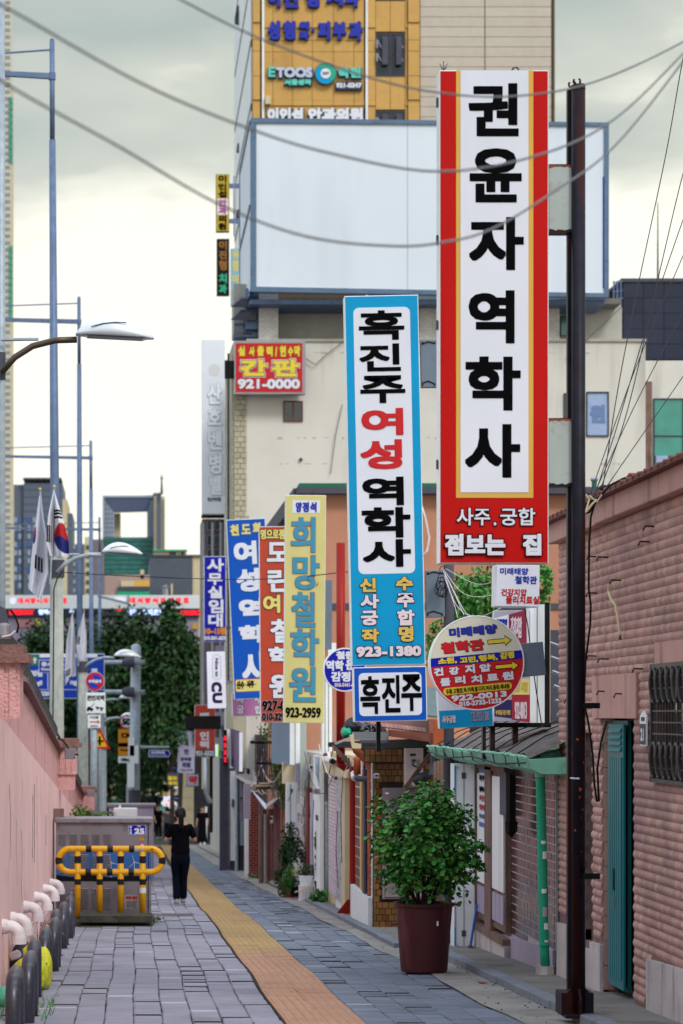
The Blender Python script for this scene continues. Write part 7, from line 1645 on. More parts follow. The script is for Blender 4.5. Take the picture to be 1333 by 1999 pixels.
# terracotta building
tb = T('terracotta_building', 'two storey terracotta rendered building with slate roof trim behind the signs', 'building', (3.4, 50, gz(50)))
MB().box(3.4, 9.3, 50, 63, gz(55)-.4, pz(966,50)).build('wall', m_terra, tb)
MB().box(3.25, 9.6, 49.7, 63.2, pz(966,50)+.002, pz(953,50)).build('roof_trim', m_slate, tb)
MB().box(3.3, 6.2, 49.8, 50.4, pz(953,50)+.002, pz(945,50)).build('green_roof_edge', m_greenp, tb)
m_gre = M('green_roof', '#1f6b50', .7, var=.1); bpy.data.objects['green_roof_edge'].data.materials[0] = m_gre
MB().box(3.2, 3.3, 50, 62, pz(985,50), pz(953,50)).build('eave_gutter', m_slate, tb)
MB().ob(front(50), 3.41, 9.29, pz(1190,50), pz(1178,50), 0, .03).build('string_course', m_slate, tb)
MB().ob(front(50), px(640,50), px(656,50), pz(1310,50), pz(1255,50), 0, .03).build('small_window', m_whitebox, tb)
t = T('drain_hose', 'white drain hose curling down the terracotta wall beside the sky blue sign', 'hose', P(832,1060,49)); MB().tube([P(822,985,49),P(830,1010,49),P(838,1050,49),P(834,1075,49),P(826,1084,49)], .02, 8).build('hose', m_pvc, t, smooth=True)
t = T('roof_ventilator', 'small silver roof ventilator ball on a green stub at the terracotta roof edge', 'roof vent', P(1160,945,49.5))
MB().lathe(P(1160,952,49.8), [(.05,0),(.05,.12)], 12).build('stub', m_gre, t); MB().ball(P(1160,936,49.8), .075, 10, sz=.8).build('ball_vent', m_silver, t)
# beige block
be = T('beige_block', 'large beige rendered block with brick pillars and grey upper floor under the billboard', 'building', (3.18, 70, gz(70)))
Ya = 70.
MB().box(px(480,Ya), px(1260,Ya), Ya, 86, gz(80)-.5, pz(665,Ya)).build('wall', m_beige, be)
MB().box(px(481,Ya), px(1262,Ya), Ya-.06, Ya+.3, pz(667,Ya), pz(662,Ya)).build('parapet_cap', m_beige2, be)
tiles(be, 'stone_tile', m_stone, side(px(455,Ya)), 70.04, 75.1, pz(1330,Ya), pz(672,Ya), .42, .17, .02, .03, bond=.5, limit=300, near=lambda u, v: u)
tiles(be, 'corner_stone', m_stone, front(Ya-.0), px(455.5,Ya)+.02, px(481.5,Ya), pz(1330,Ya), pz(770,Ya), .20, .145, .014, .03, bond=.5, limit=300)
MB().box(px(455,Ya), px(480,Ya)-.001, Ya+.02, 75.2, gz(80)-.5, pz(668,Ya)).build('side_bay', m_stone, be)
for x in (446, 452): MB().tube([(px(x,72)-.0,72,pz(1330,72)),(px(x,72),72,pz(690,72))], .035, 8).build('drain_pipe', m_slate, be)
MB().box(px(520,71), px(1212,71), 71, 85, pz(665,Ya), pz(585,71)).build('upper_storey', m_beige2, be)
MB().box(px(505,Ya), px(1214,Ya), Ya+.1, 85.5, pz(592,Ya), pz(581,Ya)).build('roof_slab', m_conc2, be)
MB().box(px(480,Ya), px(505,Ya), Ya+.2, Ya+1, pz(640,Ya), pz(560,Ya)).build('corner_steel', m_galvB, be)
for (x0,x1) in ((505,543),(818,856),(1069,1092)):
    pi_ = MB().box(px(x0,Ya), px(x1,Ya), Ya-.0, Ya+.5, pz(664,Ya), pz(569,Ya)).build('brick_pillar', m_grout, be)
    tiles(pi_, 'white_brick', m_wbrick, front(Ya-.0), px(x0,Ya), px(x1,Ya), pz(663,Ya), pz(570,Ya), .20, .065, .012, .03, bond=.5, limit=0)
window(be, 553, 591, 783, 823, Ya, m_copR, m_glass); window(be, 1093, 1112, 617, 657, 71, m_slate, m_tealg, mull=0)
w_ = window(be, 1144, 1188, 765, 852, Ya, m_navyP, M('frosted_blue','#9fb3d6',.3,var=.08), mull=0)
mb = MB(); put_text(mb, '원', front(Ya), px(1166,Ya), pz(808,Ya), .42, .5, .035, .02); mb.build('lettering', M('faded_letter','#6d86b4',.5,var=0), w_)
window(be, 1100, 1112, 768, 850, Ya, m_navyP, m_glass, mull=0)
for yy in (690, 856, 907):
    mb = MB()
    for i in range(40):
        x = 545+i*17+R.uniform(-4,4)
        if x < 1250 and R.random() < .6: mb.ob(front(Ya), px(x,Ya), px(x+R.uniform(4,14),Ya), pz(yy+R.uniform(-1.5,1.5),Ya), pz(yy-1+R.uniform(-.5,.5),Ya)+.02, 0, .004)
    mb.build('render_crack', m_beige2, be)
mb = MB(); mb.tube([P(597,700,69.9),P(615,712,69.9),P(640,690,69.9),P(672,665,69.9)], .012, 4); mb.tube([P(645,925,69.9),P(655,850,69.9),P(668,790,69.9)], .012, 4); mb.tube([P(1105,700,69.9),P(1170,640,69.9),P(1212,600,69.9)], .012, 4); mb.build('wall_cable', m_wireg, be)
MB().ball(P(587,897,69.95), .05, 6).build('wall_hook', m_slate, be)
bal = MB(); bal.box(px(455,71), px(504,71), 70.4, 71.2, pz(664,71), pz(660,71)); [bal.box(px(456+i*4,71), px(457+i*4,71), 70.4, 70.45, pz(660,71), pz(640,71)) for i in range(12)]; bal.box(px(455,71), px(504,71), 70.38, 70.47, pz(642,71), pz(638,71)); bal.build('roof_railing', m_galvB, be)
MB().box(px(455,72), px(500,72), 71.5, 73, pz(655,72), pz(560,72)).build('stair_head', m_beige2, be)
window(be, 475, 492, 612, 655, 71.4, m_slate, m_glass, mull=0)
for y0 in (600, 575): MB().hexa([P(451,y0+25,70),P(470,y0+8,70),P(500,y0+8,70),P(500,y0+25,70)],[P(451,y0+22,71),P(470,y0+5,71),P(500,y0+5,71),P(500,y0+22,71)]).build('steel_bracket', m_slate, be)
# billboard
bi = T('blank_billboard', 'huge blank pale blue billboard with steel frame on the roof of the beige block', 'billboard', P(840,570,69))
Yh = 69.; f_ = front(Yh); q = lambda x: px(x,Yh); qz = lambda y: pz(y,Yh)
MB().prism(f_, [(q(499),qz(562)),(q(1181),qz(576)),(q(1181),qz(243)),(q(499),qz(237))], -.05, 0).build('banner', m_board, bi)
MB().prism(f_, [(q(489),qz(570)),(q(1187),qz(581)),(q(1187),qz(573)),(q(489),qz(560))], -.2, .06).build('frame_bottom', m_bframe, bi)
MB().prism(f_, [(q(489),qz(240)),(q(1187),qz(247)),(q(1187),qz(240)),(q(489),qz(231))], -.2, .06).build('frame_top', m_bframe, bi)
MB().prism(f_, [(q(489),qz(570)),(q(500),qz(570)),(q(500),qz(232)),(q(489),qz(231))], -.21, .05).build('frame_side', m_bframe, bi); MB().prism(f_, [(q(1179),qz(580)),(q(1188),qz(580)),(q(1188),qz(241)),(q(1179),qz(241))], -.21, .05).build('frame_side', m_bframe, bi)
MB().prism(f_, [(q(1176.5),qz(563)),(q(1178.5),qz(563)),(q(1178.5),qz(345)),(q(1176.5),qz(345))], .001, .02).build('loose_edge', m_inkblue, bi)
for x in (795, 970): MB().prism(f_, [(q(x),qz(570)),(q(x+1.2),qz(570)),(q(x+1.2),qz(242)),(q(x),qz(240))], .0005, .004).build('banner_seam', m_lilac, bi)
mb = MB(); mb.hexa([(q(489),Yh+.1,qz(568)),(q(489),Yh+.1,qz(235)),(q(489)-.0,76,qz(262)-.0),(q(489),76,qz(590))], [(q(489)+.05,Yh+.1,qz(568)),(q(489)+.05,Yh+.1,qz(235)),(q(489)+.05,76,qz(262)),(q(489)+.05,76,qz(590))]); 
MB().box(q(489)-.0+.001, q(489)+.1, Yh+.25, 75.5, qz(572), qz(238)).build('side_banner', m_board, bi)
for y in (75.5,): MB().box(q(489)-.02, q(489)+.12, y, y+.3, qz(575), qz(236)).build('rear_post', m_bframe, bi)
for z in (qz(236), qz(400), qz(569)): MB().box(q(489)-.03, q(489)+.1, Yh+.25, 75.5, z-.06, z+.06).build('side_rail', m_bframe, bi)
MB().box(q(489), q(1187), Yh+.3, 76, qz(590), qz(581)).build('support_beam', m_galvB, bi)
# navy block and cream annex to the right
nb_ = T('navy_block', 'navy clad block with panel joints behind thin wires at the right', 'building', P(1280,700,92)); Yn = 92.
MB().box(px(1214,Yn), px(1420,Yn), Yn, 104, pz(900,Yn), pz(546,Yn)).build('wall', m_black, nb_)
for i in range(5):
    y0 = 552+i*30
    for j in range(4):
        x0 = 1216+j*40; MB().ob(front(Yn), px(x0,Yn), px(x0+39.2,Yn), pz(y0+29.3,Yn), pz(y0,Yn), 0, .04).build('panel', m_navyP, nb_)
MB().box(px(1212,Yn), px(1420,Yn), Yn-.1, 104, pz(551,Yn), pz(544,Yn)).build('roof_edge', m_slate, nb_)
mb = MB(); [mb.tube([P(x,548,Yn-.5),P(x,600,Yn-.5)], .03, 5) for x in (1198,1205,1212)]; [mb.tube([P(1196,y,Yn-.5),P(1216,y-3,Yn-.5)], .025, 5) for y in (552,570,585)]; mb.build('stair_railing', m_galvB, nb_)
MB().box(px(1196,Yn), px(1216,Yn), Yn, 100, pz(900,Yn), pz(600,Yn)).build('stair_wall', m_beige2, nb_)
ca = T('cream_annex', 'cream annex with tall teal window at the right edge above the brick wall', 'building', P(1290,930,80)); Yk = 80.
MB().box(px(1258,Yk), px(1420,Yk), Yk, 91, gz(80), pz(704,Yk)).build('wall', m_beige, ca)
MB().ob(front(Yk), px(1258,Yk), px(1272,Yk), pz(1000,Yk), pz(745,Yk), 0, .05).build('mauve_strip', m_wood, ca)
w_ = window(ca, 1275, 1334, 778, 925, Yk, m_navyP, m_tealg, mull=0, trans=1); MB().ob(front(Yk), px(1278,Yk), px(1332,Yk), pz(918,Yk), pz(890,Yk), .03, .05).build('lower_pane', m_glass, w_); MB().ob(front(Yk), px(1280,Yk), px(1303,Yk), pz(916,Yk), pz(890,Yk), .051,.06).build('bright_pane', bpy.data.materials['frosted_blue'], w_)
t = T('antenna_mast', 'thin antenna mast rising above the navy block', 'antenna', P(1284,545,95)); MB().tube([P(1284,548,95),P(1284,395,95)], [.04,.015], 6).build('mast', m_slate, t)
# ochre tower
ow_ = T('ochre_tower', 'tall tower with ochre panelled front, beige panelled side part and clinic signs', 'building', P(760,230,112)); Yt = 112.
zt0, zt1 = pz(700,Yt), pz(-420,Yt); f_ = front(Yt); q = lambda x: px(x,Yt); qz = lambda y: pz(y,Yt)
MB().box(q(492), q(1082), Yt, 130, zt0, zt1).build('core', m_joint, ow_)
MB().box(q(1082)-.001, q(1088), Yt+.6, 129, zt0, zt1).build('side_edge', m_beige2, ow_)
# panels of the front
rows = [-400+i*46 for i in range(14)]
for y in range(-52, 236, 24):
    pass
ys_ = [(-60,-3),(-3,46),(56,80),(80,102),(102,150),(150,197),(208,260)]; xs_ = [(493,508),(515,533),(533,571),(571,610),(610,651),(651,691),(691,711),(717,733),(791,795),(796,819)]
ys_all = [(-200,-150),(-150,-100),(-100,-60)] + ys_
for (a, b) in ys_all:
    for (x0, x1) in xs_:
        MB().ob(f_, q(x0), q(x1)-.02, qz(b)+.02, qz(a), 0, .05+(.12 if x0 in (493,796) else 0)).build('panel', m_tower, ow_)
for (a, b) in ((46,56),(197,208)):
    for (x0, x1) in xs_: MB().ob(f_, q(x0), q(x1)-.02, qz(b)+.02, qz(a), 0, .10).build('band_panel', m_tower, ow_)
for (a, b) in ((-60,-3),(3,63),(151,215)):
    for x0, x1 in ((733,762),(762,791)): MB().ob(f_, q(x0), q(x1)-.02, qz(b)+.02, qz(a), 0, .05).build('panel', m_tower, ow_)
for (a, b) in ((66,150),(217,260),(-110,-62)):
    w_ = window(ow_, 733, 790, a, b, Yt, m_slate, m_glass, mull=1, trans=1)
    for x in (745, 772): MB().ob(f_, q(x), q(x+11), qz(a+(b-a)*.75), qz(a+8), .06, .3).build('outdoor_unit', m_slate, w_)
    mb = MB()
    for x in (735, 777):
        for y in (a+14, a+40): mb.tube([(q(x),Yt-.2,qz(y)),(q(x+9),Yt-.2,qz(y+16))], .025, 4); mb.tube([(q(x),Yt-.2,qz(y+16)),(q(x),Yt-.2,qz(y))], .04, 4)
    mb.build('bracket', m_lilac, w_)
for (x0) in (511, 713): MB().ob(f_, q(x0), q(x0+4), zt0, zt1, 0, .2).build('white_strip', m_whitebox, ow_)
MB().ob(f_, q(517), q(527), qz(207), qz(191), .1, .4).build('wall_lamp', m_cream, ow_)
for i in range(24):
    y0 = -200+i*19.5
    for (x0, x1) in ((820,946),(947,1076)): MB().ob(f_, q(x0), q(x1)-.02, qz(y0+19.5)+.02, qz(y0), 0, .06).build('long_panel', m_tower2, ow_)
# street side of the tower
Fs = side(q(492)); 
for i in range(9):
    MB().ob(Fs, Yt+.1, 129.8, zt0+(zt1-zt0)*(i/9)+.05, zt0+(zt1-zt0)*((i+1)/9)-.3, 0, .06).build('side_panel', m_whitebox, ow_)
    MB().ob(Fs, Yt+.1, 129.8, zt0+(zt1-zt0)*((i+1)/9)-.3, zt0+(zt1-zt0)*((i+1)/9)+.05, 0, .03).build('side_band', m_navyP, ow_)
mb = MB()
for (x,y) in ((462,12),(460,30),(470,100),(463,280),(462,410)): mb.hexa([P(x,y,124),P(x+8,y-4,124),P(x+6,y+20,124),P(x-2,y+18,124)],[P(x,y,124.4),P(x+8,y-4,124.4),P(x+6,y+20,124.4),P(x-2,y+18,124.4)])
mb.build('bird_guard', m_slate, ow_)
# letters on the tower
def tsign(name, label, items, mat, wt, d=.25, outline=None, ow=1.2, th=.12):
    t = T(name, label, 'sign', P(items[0][1], items[0][3], Yt)); mb = MB(); mo = MB(); k = Yt/F
    for tx, x0, x1, y0, y1 in items:
        put_text(mb, tx, f_, q((x0+x1)/2), qz((y0+y1)/2), (x1-x0)*k, (y1-y0)*k, wt*k, d)
        if outline: put_text(mo, tx, f_, q((x0+x1)/2)+.02, qz((y0+y1)/2)-.03, (x1-x0+2*ow)*k, (y1-y0+2*ow)*k, (wt+ow)*k, d-th, clamp=False)
    mb.build('lettering', mat, t)
    if outline: mo.build('backing', outline, t)
m_bl = M('channel_letter_blue', '#1a2aa6', .5, var=.05); m_aq = M('aqua_letter', '#5fc6b8', .5, var=.05)
tsign('letter_sign', 'row of blue letters on the ochre tower, cut by the top of the photo', [('이',522,546,-22,16),('진',552,581,-22,18),('형',595,622,-22,17),('치',636,668,-22,14),('과',672,700,-22,16)], m_bl, 1.6, outline=m_navyP)
tsign('letter_sign', 'row of blue letters with a smaller pair, second row on the ochre tower', [('성',522,545,43,80),('형',552,575,43,80),('외',583,602,44,61),('과',583,602,63,80),('·',607,612,58,64),('피',620,643,44,80),('부',649,674,45,80),('과',680,706,44,81)], m_bl, 1.6, outline=m_navyP)
tsign('letter_sign', 'ETOOS letters in white and aqua on the ochre tower', [('TOOS',538,609,134,154)], M('pale_letter','#bcc4dc',.5,var=.03), 1.3, outline=m_navyP, ow=2)
tsign('letter_sign', 'aqua first letter and small aqua words beside the round 24/7 badge', [('E',523,537,133,153),('서울성북',554,607,157,169),('학원',658,704,134,155)], m_aq, 1.3, outline=m_navyP, ow=1.8)
t = T('round_badge', 'round teal and blue 24/7 badge on the ochre tower', 'sign', P(634,147,Yt)); c = P(634.5,147,Yt)
MB().prism(f_, circ(c.x,c.z,.48,36), .1, .3).build('backing', m_slate, t); MB().prism(f_, circ(c.x,c.z,.45,36), .301, .32).build('ring', m_cyan, t); MB().prism(f_, [(c.x+r_*math.cos(a), c.z+r_*math.sin(a)) for r_, aa in ((.44,range(0,13)),(.24,range(12,-1,-1))) for a in [-.9+i*.27 for i in aa]], .321, .33).build('ring_part', m_greenp, t)
MB().prism(f_, circ(c.x,c.z,.22,28), .331, .345).build('centre', m_white, t); mb = MB(); put_text(mb, '24/7', f_, c.x, c.z, .3, .14, .01, .346); mb.build('lettering', m_slate, t)
t = T('phone_plate', 'small dark plate with 921-0247 on the ochre tower', 'sign', P(679,170,Yt)); MB().ob(f_, q(654), q(706), qz(179), qz(161), .05, .2).build('plate', m_navyP, t, bevel=.03); mb = MB(); put_text(mb, '921-0247', f_, q(680), qz(168.5), 1.12, .22, .014, .201); mb.build('lettering', m_white, t)
tsign('letter_sign', 'white eye clinic letters on dark backing at the tower foot, cut off by the billboard', [('이인섭',521,591,213,240),('안과의원',600,708,213,240)], m_white, 1.7, outline=m_ink, ow=2)
# mid rise behind the signs on the street
mr = T('mid_rise', 'pinkish mid rise with pipes and grey windows behind the white column sign', 'building', (3.25, 88, gz(88)))
MB().box(3.3, 8, 87, 104, gz(95)-.3, pz(1006,87)).build('wall', m_beige2, mr); MB().box(px(393,88), 8, 87-.3, 88.4, pz(1006,87)+.002, pz(1001,87)).build('roof_edge', m_copR, mr)
MB().box(px(395,87), 3.3, 87.2, 90, pz(1478,87), pz(1012,87)).build('stair_bay', M('mauve_render','#8b7470',.8,var=.1,dirt=.4), mr)
for y0 in (1015, 1045, 1072): 
    for x0 in (404, 418): window(mr, x0, x0+11, y0, y0+20, 87.1, m_lilac, m_glass, mull=0)
for x in (397, 415, 431): MB().tube([(px(x,86.9),86.9,pz(1480,86.9)),(px(x,86.9),86.9,pz(1020,86.9))], .05, 8).build('drain_pipe', m_galv, mr)
MB().tube([P(402,1480,86),P(402,1548,86),P(408,1562,86),P(414,1566,86)], .09, 12).build('flue_pipe', m_silver, mr, smooth=True); MB().tube([P(412,1440,86.2),P(412,1625,86.2)], .06, 10).build('black_pipe', m_black, mr)
for y0 in (1260, 1300, 1345, 1390, 1440): MB().ob(front(86.8), px(420,86.8), px(450,86.8), pz(y0+26,86.8), pz(y0,86.8), -.1, .05).build('grey_screen', m_lilac, mr)
t = T('beige_house_front', 'beige house front with an overhanging box and dark entrance where the man walks', 'building', (4.2,110,gz(110))); Yv = 108.
MB().box(px(404,Yv), px(438,Yv), Yv, 116, pz(1549,Yv), pz(1478,Yv)).build('overhang', m_cream, t); MB().box(px(412,Yv), px(430,Yv), Yv+.3, Yv+1, gz(110), pz(1549,Yv)-.002).build('pier', m_cream, t)
mb = MB(); put_text(mb, 'T', front(Yv), px(431,Yv), pz(1517,Yv), .2, .3, .03, .03); mb.build('lettering', m_whitebox, t)
MB().box(px(438,Yv)-.1, px(449,Yv), Yv-.5, Yv+.3, gz(110), pz(1480,Yv)).build('dark_pier', m_slate, t)
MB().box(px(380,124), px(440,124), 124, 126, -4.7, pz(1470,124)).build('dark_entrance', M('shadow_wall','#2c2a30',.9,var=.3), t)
MB().box(px(400,123.8), px(404,123.8), 123.7, 123.8, pz(1643,123.8), pz(1575,123.8)).build('white_door_edge', m_whitebox, t)
t = T('tiled_corner_column', 'cream tiled corner column of the building across the side street', 'column', (px(362,133),133,-4.6))
MB().box(px(352,133), px(380,133), 133, 140, -4.8, pz(1420,133)).build('shaft', m_cream, t); [MB().ob(front(133), px(352.3,133), px(379.7,133), pz(1645-i*22,133), pz(1624.5-i*22,133), 0, .03).build('stone_panel', m_cream, t) for i in range(6)]
# far street end
fe = T('street_end_building', 'blurred pale building with shop fronts closing the far end of the street', 'building', (-2,175,-4.6)); Yz = 175.
MB().box(px(-200,Yz), px(352,Yz), Yz, 190, -4.8, pz(1420,Yz)).build('wall', m_cream, fe)
for i, (x0, x1, y0, y1, m_) in enumerate(((200,232,1560,1600,m_tealg),(240,262,1555,1600,m_whitebox),(268,290,1570,1600,m_lilac),(296,318,1520,1545,m_greenp),(300,322,1550,1590,m_whitebox),(330,350,1490,1505,m_bluep),(312,330,1500,1515,m_inkred),(333,348,1520,1540,m_whitebox),(225,255,1520,1550,m_leafd))): MB().ob(front(Yz), px(x0,Yz), px(x1,Yz), pz(y1,Yz), pz(y0,Yz), 0, .1).build('shop_window', m_, fe)
for i, (x, c_, lb) in enumerate(((318,'#c8ccd2','pale parked car far away between tree trunks and the walking woman'),(285,'#22252c','dark parked car in the shade beyond the grey cabinet'))):
    Yx = 150; t = T('parked_car', lb, 'car', (px(x,Yx),Yx,-4.62)); b = px(x,Yx); m_ = M('car_paint', c_, .3, var=.03, spec=.8)
    MB().prism(front(Yx), [(b-.9,-4.3),(b+.9,-4.3),(b+.92,-3.8),(b+.72,-3.65),(b+.6,-3.15),(b-.6,-3.15),(b-.72,-3.65),(b-.92,-3.8)], -4.2, 0).build('body', m_, t, bevel=.06)
    MB().prism(front(Yx), [(b+.66,-3.66),(b+.56,-3.22),(b-.56,-3.22),(b-.66,-3.66)], .005, .02).build('windscreen', m_glass, t)
    for s_ in (-1,1):
        MB().tube([(b+s_*.88,Yx+.8,-4.3),(b+s_*.68,Yx+.8,-4.3)], .31, 16).build('wheel', m_black, t); MB().ob(front(Yx), b+s_*.72-.14, b+s_*.72+.14, -3.95, -3.85, .005, .02).build('headlight', m_whitebox, t)
# lit fascia building
lf_ = T('food_mart_building', 'low white building with lit red mart letters above a dark gym sign band', 'building', (-7,158,-4.6)); Yf = 158.; f_ = front(Yf); q = lambda x: px(x,Yf); qz = lambda y: pz(y,Yf)
MB().box(q(-60), q(388), Yf, 172, pz(1330,Yf), qz(1162)).build('wall', m_whitebox, lf_)
MB().ob(f_, q(-60), q(389), qz(1188), qz(1163), 0, .3).build('white_fascia', M('lit_fascia','#dfe3e6',.5,var=.02,emit=.12), lf_); b_ = MB().ob(f_, q(-60), q(389), qz(1206), qz(1188.5), 0, .3).build('dark_band', m_navyP, lf_)
mb = MB(); k = Yf/F
for i, ch in enumerate('대서양식자재마트'): put_text(mb, ch, f_, q(258+i*15), qz(1172.5), 11.5*k, 11.5*k, .9*k, .31); put_text(mb, ch, f_, q(40+i*12.3), qz(1173), 10.5*k, 11*k, .9*k, .31)
put_text(mb, 'GYMBOXX', f_, q(378), qz(1196.5), 64*k, 10*k, .9*k, .31, slant=.25); put_text(mb, 'GYMBOXX', f_, q(42), qz(1195.5), 48*k, 10.5*k, .9*k, .31, slant=.25); put_text(mb, 'Y', f_, q(232), qz(1194), 11*k, 10*k, .9*k, .31, slant=.25)
mb.build('lettering', m_ledr, lf_)
mb = MB(); put_text(mb, '짐박스피트니스', f_, q(293), qz(1195.5), 82*k, 13*k, .7*k, .31); put_text(mb, '짐박스', f_, q(90), qz(1195), 30*k, 11*k, .7*k, .31); put_text(mb, '스', f_, q(140), qz(1192), 9*k, 8*k, .7*k, .31); mb.build('lettering', m_ledb, lf_)
MB().prism(f_, rr_poly(q(223), q(245), qz(1175), qz(1167), .12), .31, .34).build('lit_oval', m_ledw, lf_); MB().prism(f_, rr_poly(q(20), q(31), qz(1180), qz(1168), .12), .31, .34).build('lit_oval', m_ledw, lf_)
MB().ob(f_, q(-60), q(388), qz(1330), qz(1207), 0, .1).build('shop_level', m_lilac, lf_); MB().ob(f_, q(32), q(75), qz(1225), qz(1209), .1, .2).build('pink_sign', M('pink_sign_face','#c88a90',.5,var=.1), lf_); MB().ob(f_, q(70), q(78), qz(1222), qz(1208), .2, .3).build('yellow_sign', m_yel2, lf_); MB().ob(f_, q(375), q(385), qz(1228), qz(1218), .1, .2).build('yellow_sign', m_gold, lf_)
# ------------------------------------------------------------------ far skyline
Yg = 520.; f_ = front(Yg); q = lambda x, Y=Yg: px(x,Y); qz = lambda y, Y=Yg: pz(y,Y)
m_gt = M('pale_blue_glass', '#8e9bad', .35, var=.08, scale=.05); m_gd = M('gate_soffit', '#4a5570', .5, var=.05); m_gl = M('mullion_grey', '#66707c', .6); m_tg = M('teal_curtain_glass', '#2c6f68', .25, var=.25, scale=.06, isl=.2)
ga = T('gate_building', 'far blue grey building shaped like a square gate with an open middle', 'building', P(262,1150,Yg))
w0, w1, i0, i1 = 200, 299, 235, 287; y0, y1, iy = 970, 1050, 998; dp = 30
mb = MB(); mb.ob(f_, q(w0), q(w0+4), qz(1150), qz(y0), -dp, 0); mb.build('left_leg_front', m_gt, ga)
# splayed inner faces of the opening
def quad(mb, a, b, c, d): mb.add([a,b,c,d], [(0,1,2,3)])
A = [(q(200),Yg,qz(969)),(q(299),Yg,qz(969)),(q(287,Yg),Yg+3,qz(997)),(q(223,Yg),Yg+3,qz(999))]
MB().prism(f_, [(q(200),qz(969)),(q(299),qz(966)),(q(287),qz(997)),(q(223),qz(999))], -2.9, -.5).build('soffit', m_gd, ga)
MB().prism(f_, [(q(200),qz(971)),(q(223),qz(999)),(q(223),qz(1050)),(q(200),qz(1050))], -3, -.6).build('left_splay', m_gt, ga)
MB().prism(f_, [(q(299),qz(969)),(q(299),qz(1050)),(q(287),qz(1050)),(q(287),qz(997))], -3, -.6).build('right_splay', m_gt, ga)
MB().ob(f_, q(200), q(300), qz(971), qz(967), -10, -.3).build('top_edge', m_gt, ga); MB().ob(f_, q(223), q(235), qz(1050), qz(999), -14, -4).build('inner_wall', m_cream, ga)
mb = MB()
for i in range(9): y = 975+i*9; mb.ob(f_, q(200), q(222 if y > 998 else 200+(y-970)*.8), qz(y+.5), qz(y), -.6, -.5); mb.ob(f_, q(288), q(299), qz(y+.5), qz(y), -.6, -.5)
for x in (206,212,218,293): mb.ob(f_, q(x), q(x+.4), qz(1050), qz(980 if x < 215 else 996), -.6, -.5)
mb.build('mullions', m_gl, ga, kind='stuff')
MB().ob(f_, q(200), q(299), qz(1170), qz(1049), -20, .5).build('podium', m_gl, ga)
for i in range(16):
    for j in range(13): MB().ob(f_, q(200.6+i*6.15), q(206.1+i*6.15), qz(1049+j*9+8.3), qz(1049+j*9+.8), .5, .8).build('glass_panel', m_tg, ga)
t = T('far_tower', 'slim far tower with yellowish ribs right of the gate shaped building', 'building', P(310,1080,515)); f2 = front(515); a = lambda x: px(x,515); b = lambda y: pz(y,515)
MB().ob(f2, a(299), a(315), b(1170), b(962), -10, 0).build('grey_shaft', m_greyB, t); MB().ob(f2, a(315), a(322), b(1170), b(969), -10, 0).build('yellow_shaft', m_cream, t)
for i in range(24): MB().ob(f2, a(300), a(305), b(973+i*5), b(970.5+i*5), .01, .4).build('balcony_band', m_cream, t); MB().ob(f2, a(316.5), a(320.5), b(978+i*5), b(976+i*5), .01, .3).build('window', m_tg, t)
MB().tube([P(315.5,965,514),P(315.5,926,514)], [.3,.1], 6).build('cross_mast', m_slate, t); MB().tube([P(312,934,514),P(319,934,514)], .15, 5).build('cross_bar', m_slate, t)
t = T('grey_hall', 'dark grey ribbed hall with a yellow side wall in the middle distance', 'building', P(340,1160,300)); f2 = front(300); a = lambda x: px(x,300); b = lambda y: pz(y,300)
MB().ob(f2, a(292), a(376), b(1250), b(1084), -20, 0).build('grey_wall', m_greyB, t)
for i in range(14): MB().ob(f2, a(292.2), a(375.8), b(1090+i*5.6), b(1086+i*5.6), 0, .12).build('cladding_board', m_greyB, t)
MB().ob(f2, a(376), a(395), b(1250), b(1084), -20, 0).build('yellow_wall', m_cream, t); MB().ob(f2, a(291), a(396), b(1086), b(1083), -20, .3).build('roof_edge', m_slate, t)
MB().lathe(P(323,1163,298), [(.35,0),(.35,.9),(.6,1.0),(.1,1.3)], 12).build('roof_vent', m_silver, t); MB().ob(f2, a(333), a(337), b(1162), b(1140), .2, .6).build('chimney', m_cream, t)
t = T('green_roof_house', 'cream house with green flat roof edge beyond the grey hall', 'building', P(330,1084,340)); f2 = front(340); a = lambda x: px(x,340); b = lambda y: pz(y,340)
MB().ob(f2, a(300), a(364), b(1120), b(1076), -15, 0).build('wall', m_cream, t); MB().ob(f2, a(299), a(365), b(1076), b(1073), -15, .4).build('roof_edge', m_greenp, t); [MB().ob(f2, a(x), a(x+5), b(1084), b(1078), .01, .2).build('window', m_glass, t) for x in (331,338,354)]
t = T('pink_old_house', 'weathered pinkish house with chimney and yellow and teal strips below it', 'building', P(240,1150,280)); f2 = front(280); a = lambda x: px(x,280); b = lambda y: pz(y,280)
MB().ob(f2, a(204), a(292), b(1220), b(1122), -12, 0).build('wall', M('old_pink_render','#a58e86',.9,var=.12), t); MB().ob(f2, a(274), a(281), b(1130), b(1112), -2, 0).build('chimney', m_cream, t)
MB().ob(f2, a(262), a(292), b(1145), b(1134), 0, .3).build('yellow_strip', m_gold, t); MB().ob(f2, a(236), a(262), b(1145), b(1134), 0, .3).build('cream_strip', m_cream, t); MB().ob(f2, a(229), a(292), b(1153), b(1146), .1, .4).build('dark_roof', m_slate, t); MB().ob(f2, a(229), a(292), b(1165), b(1154), .1, .3).build('teal_strip', m_greenp, t)
m_cyanw = M('blue_window', '#39619c', .4, var=.1); m_gb2 = M('slate_blue_facade', '#596275', .6, var=.07, scale=.05)
t = T('office_block', 'blue grey office block with a rooftop ring behind the flags', 'building', P(80,1150,430)); f2 = front(430); a = lambda x: px(x,430); b = lambda y: pz(y,430)
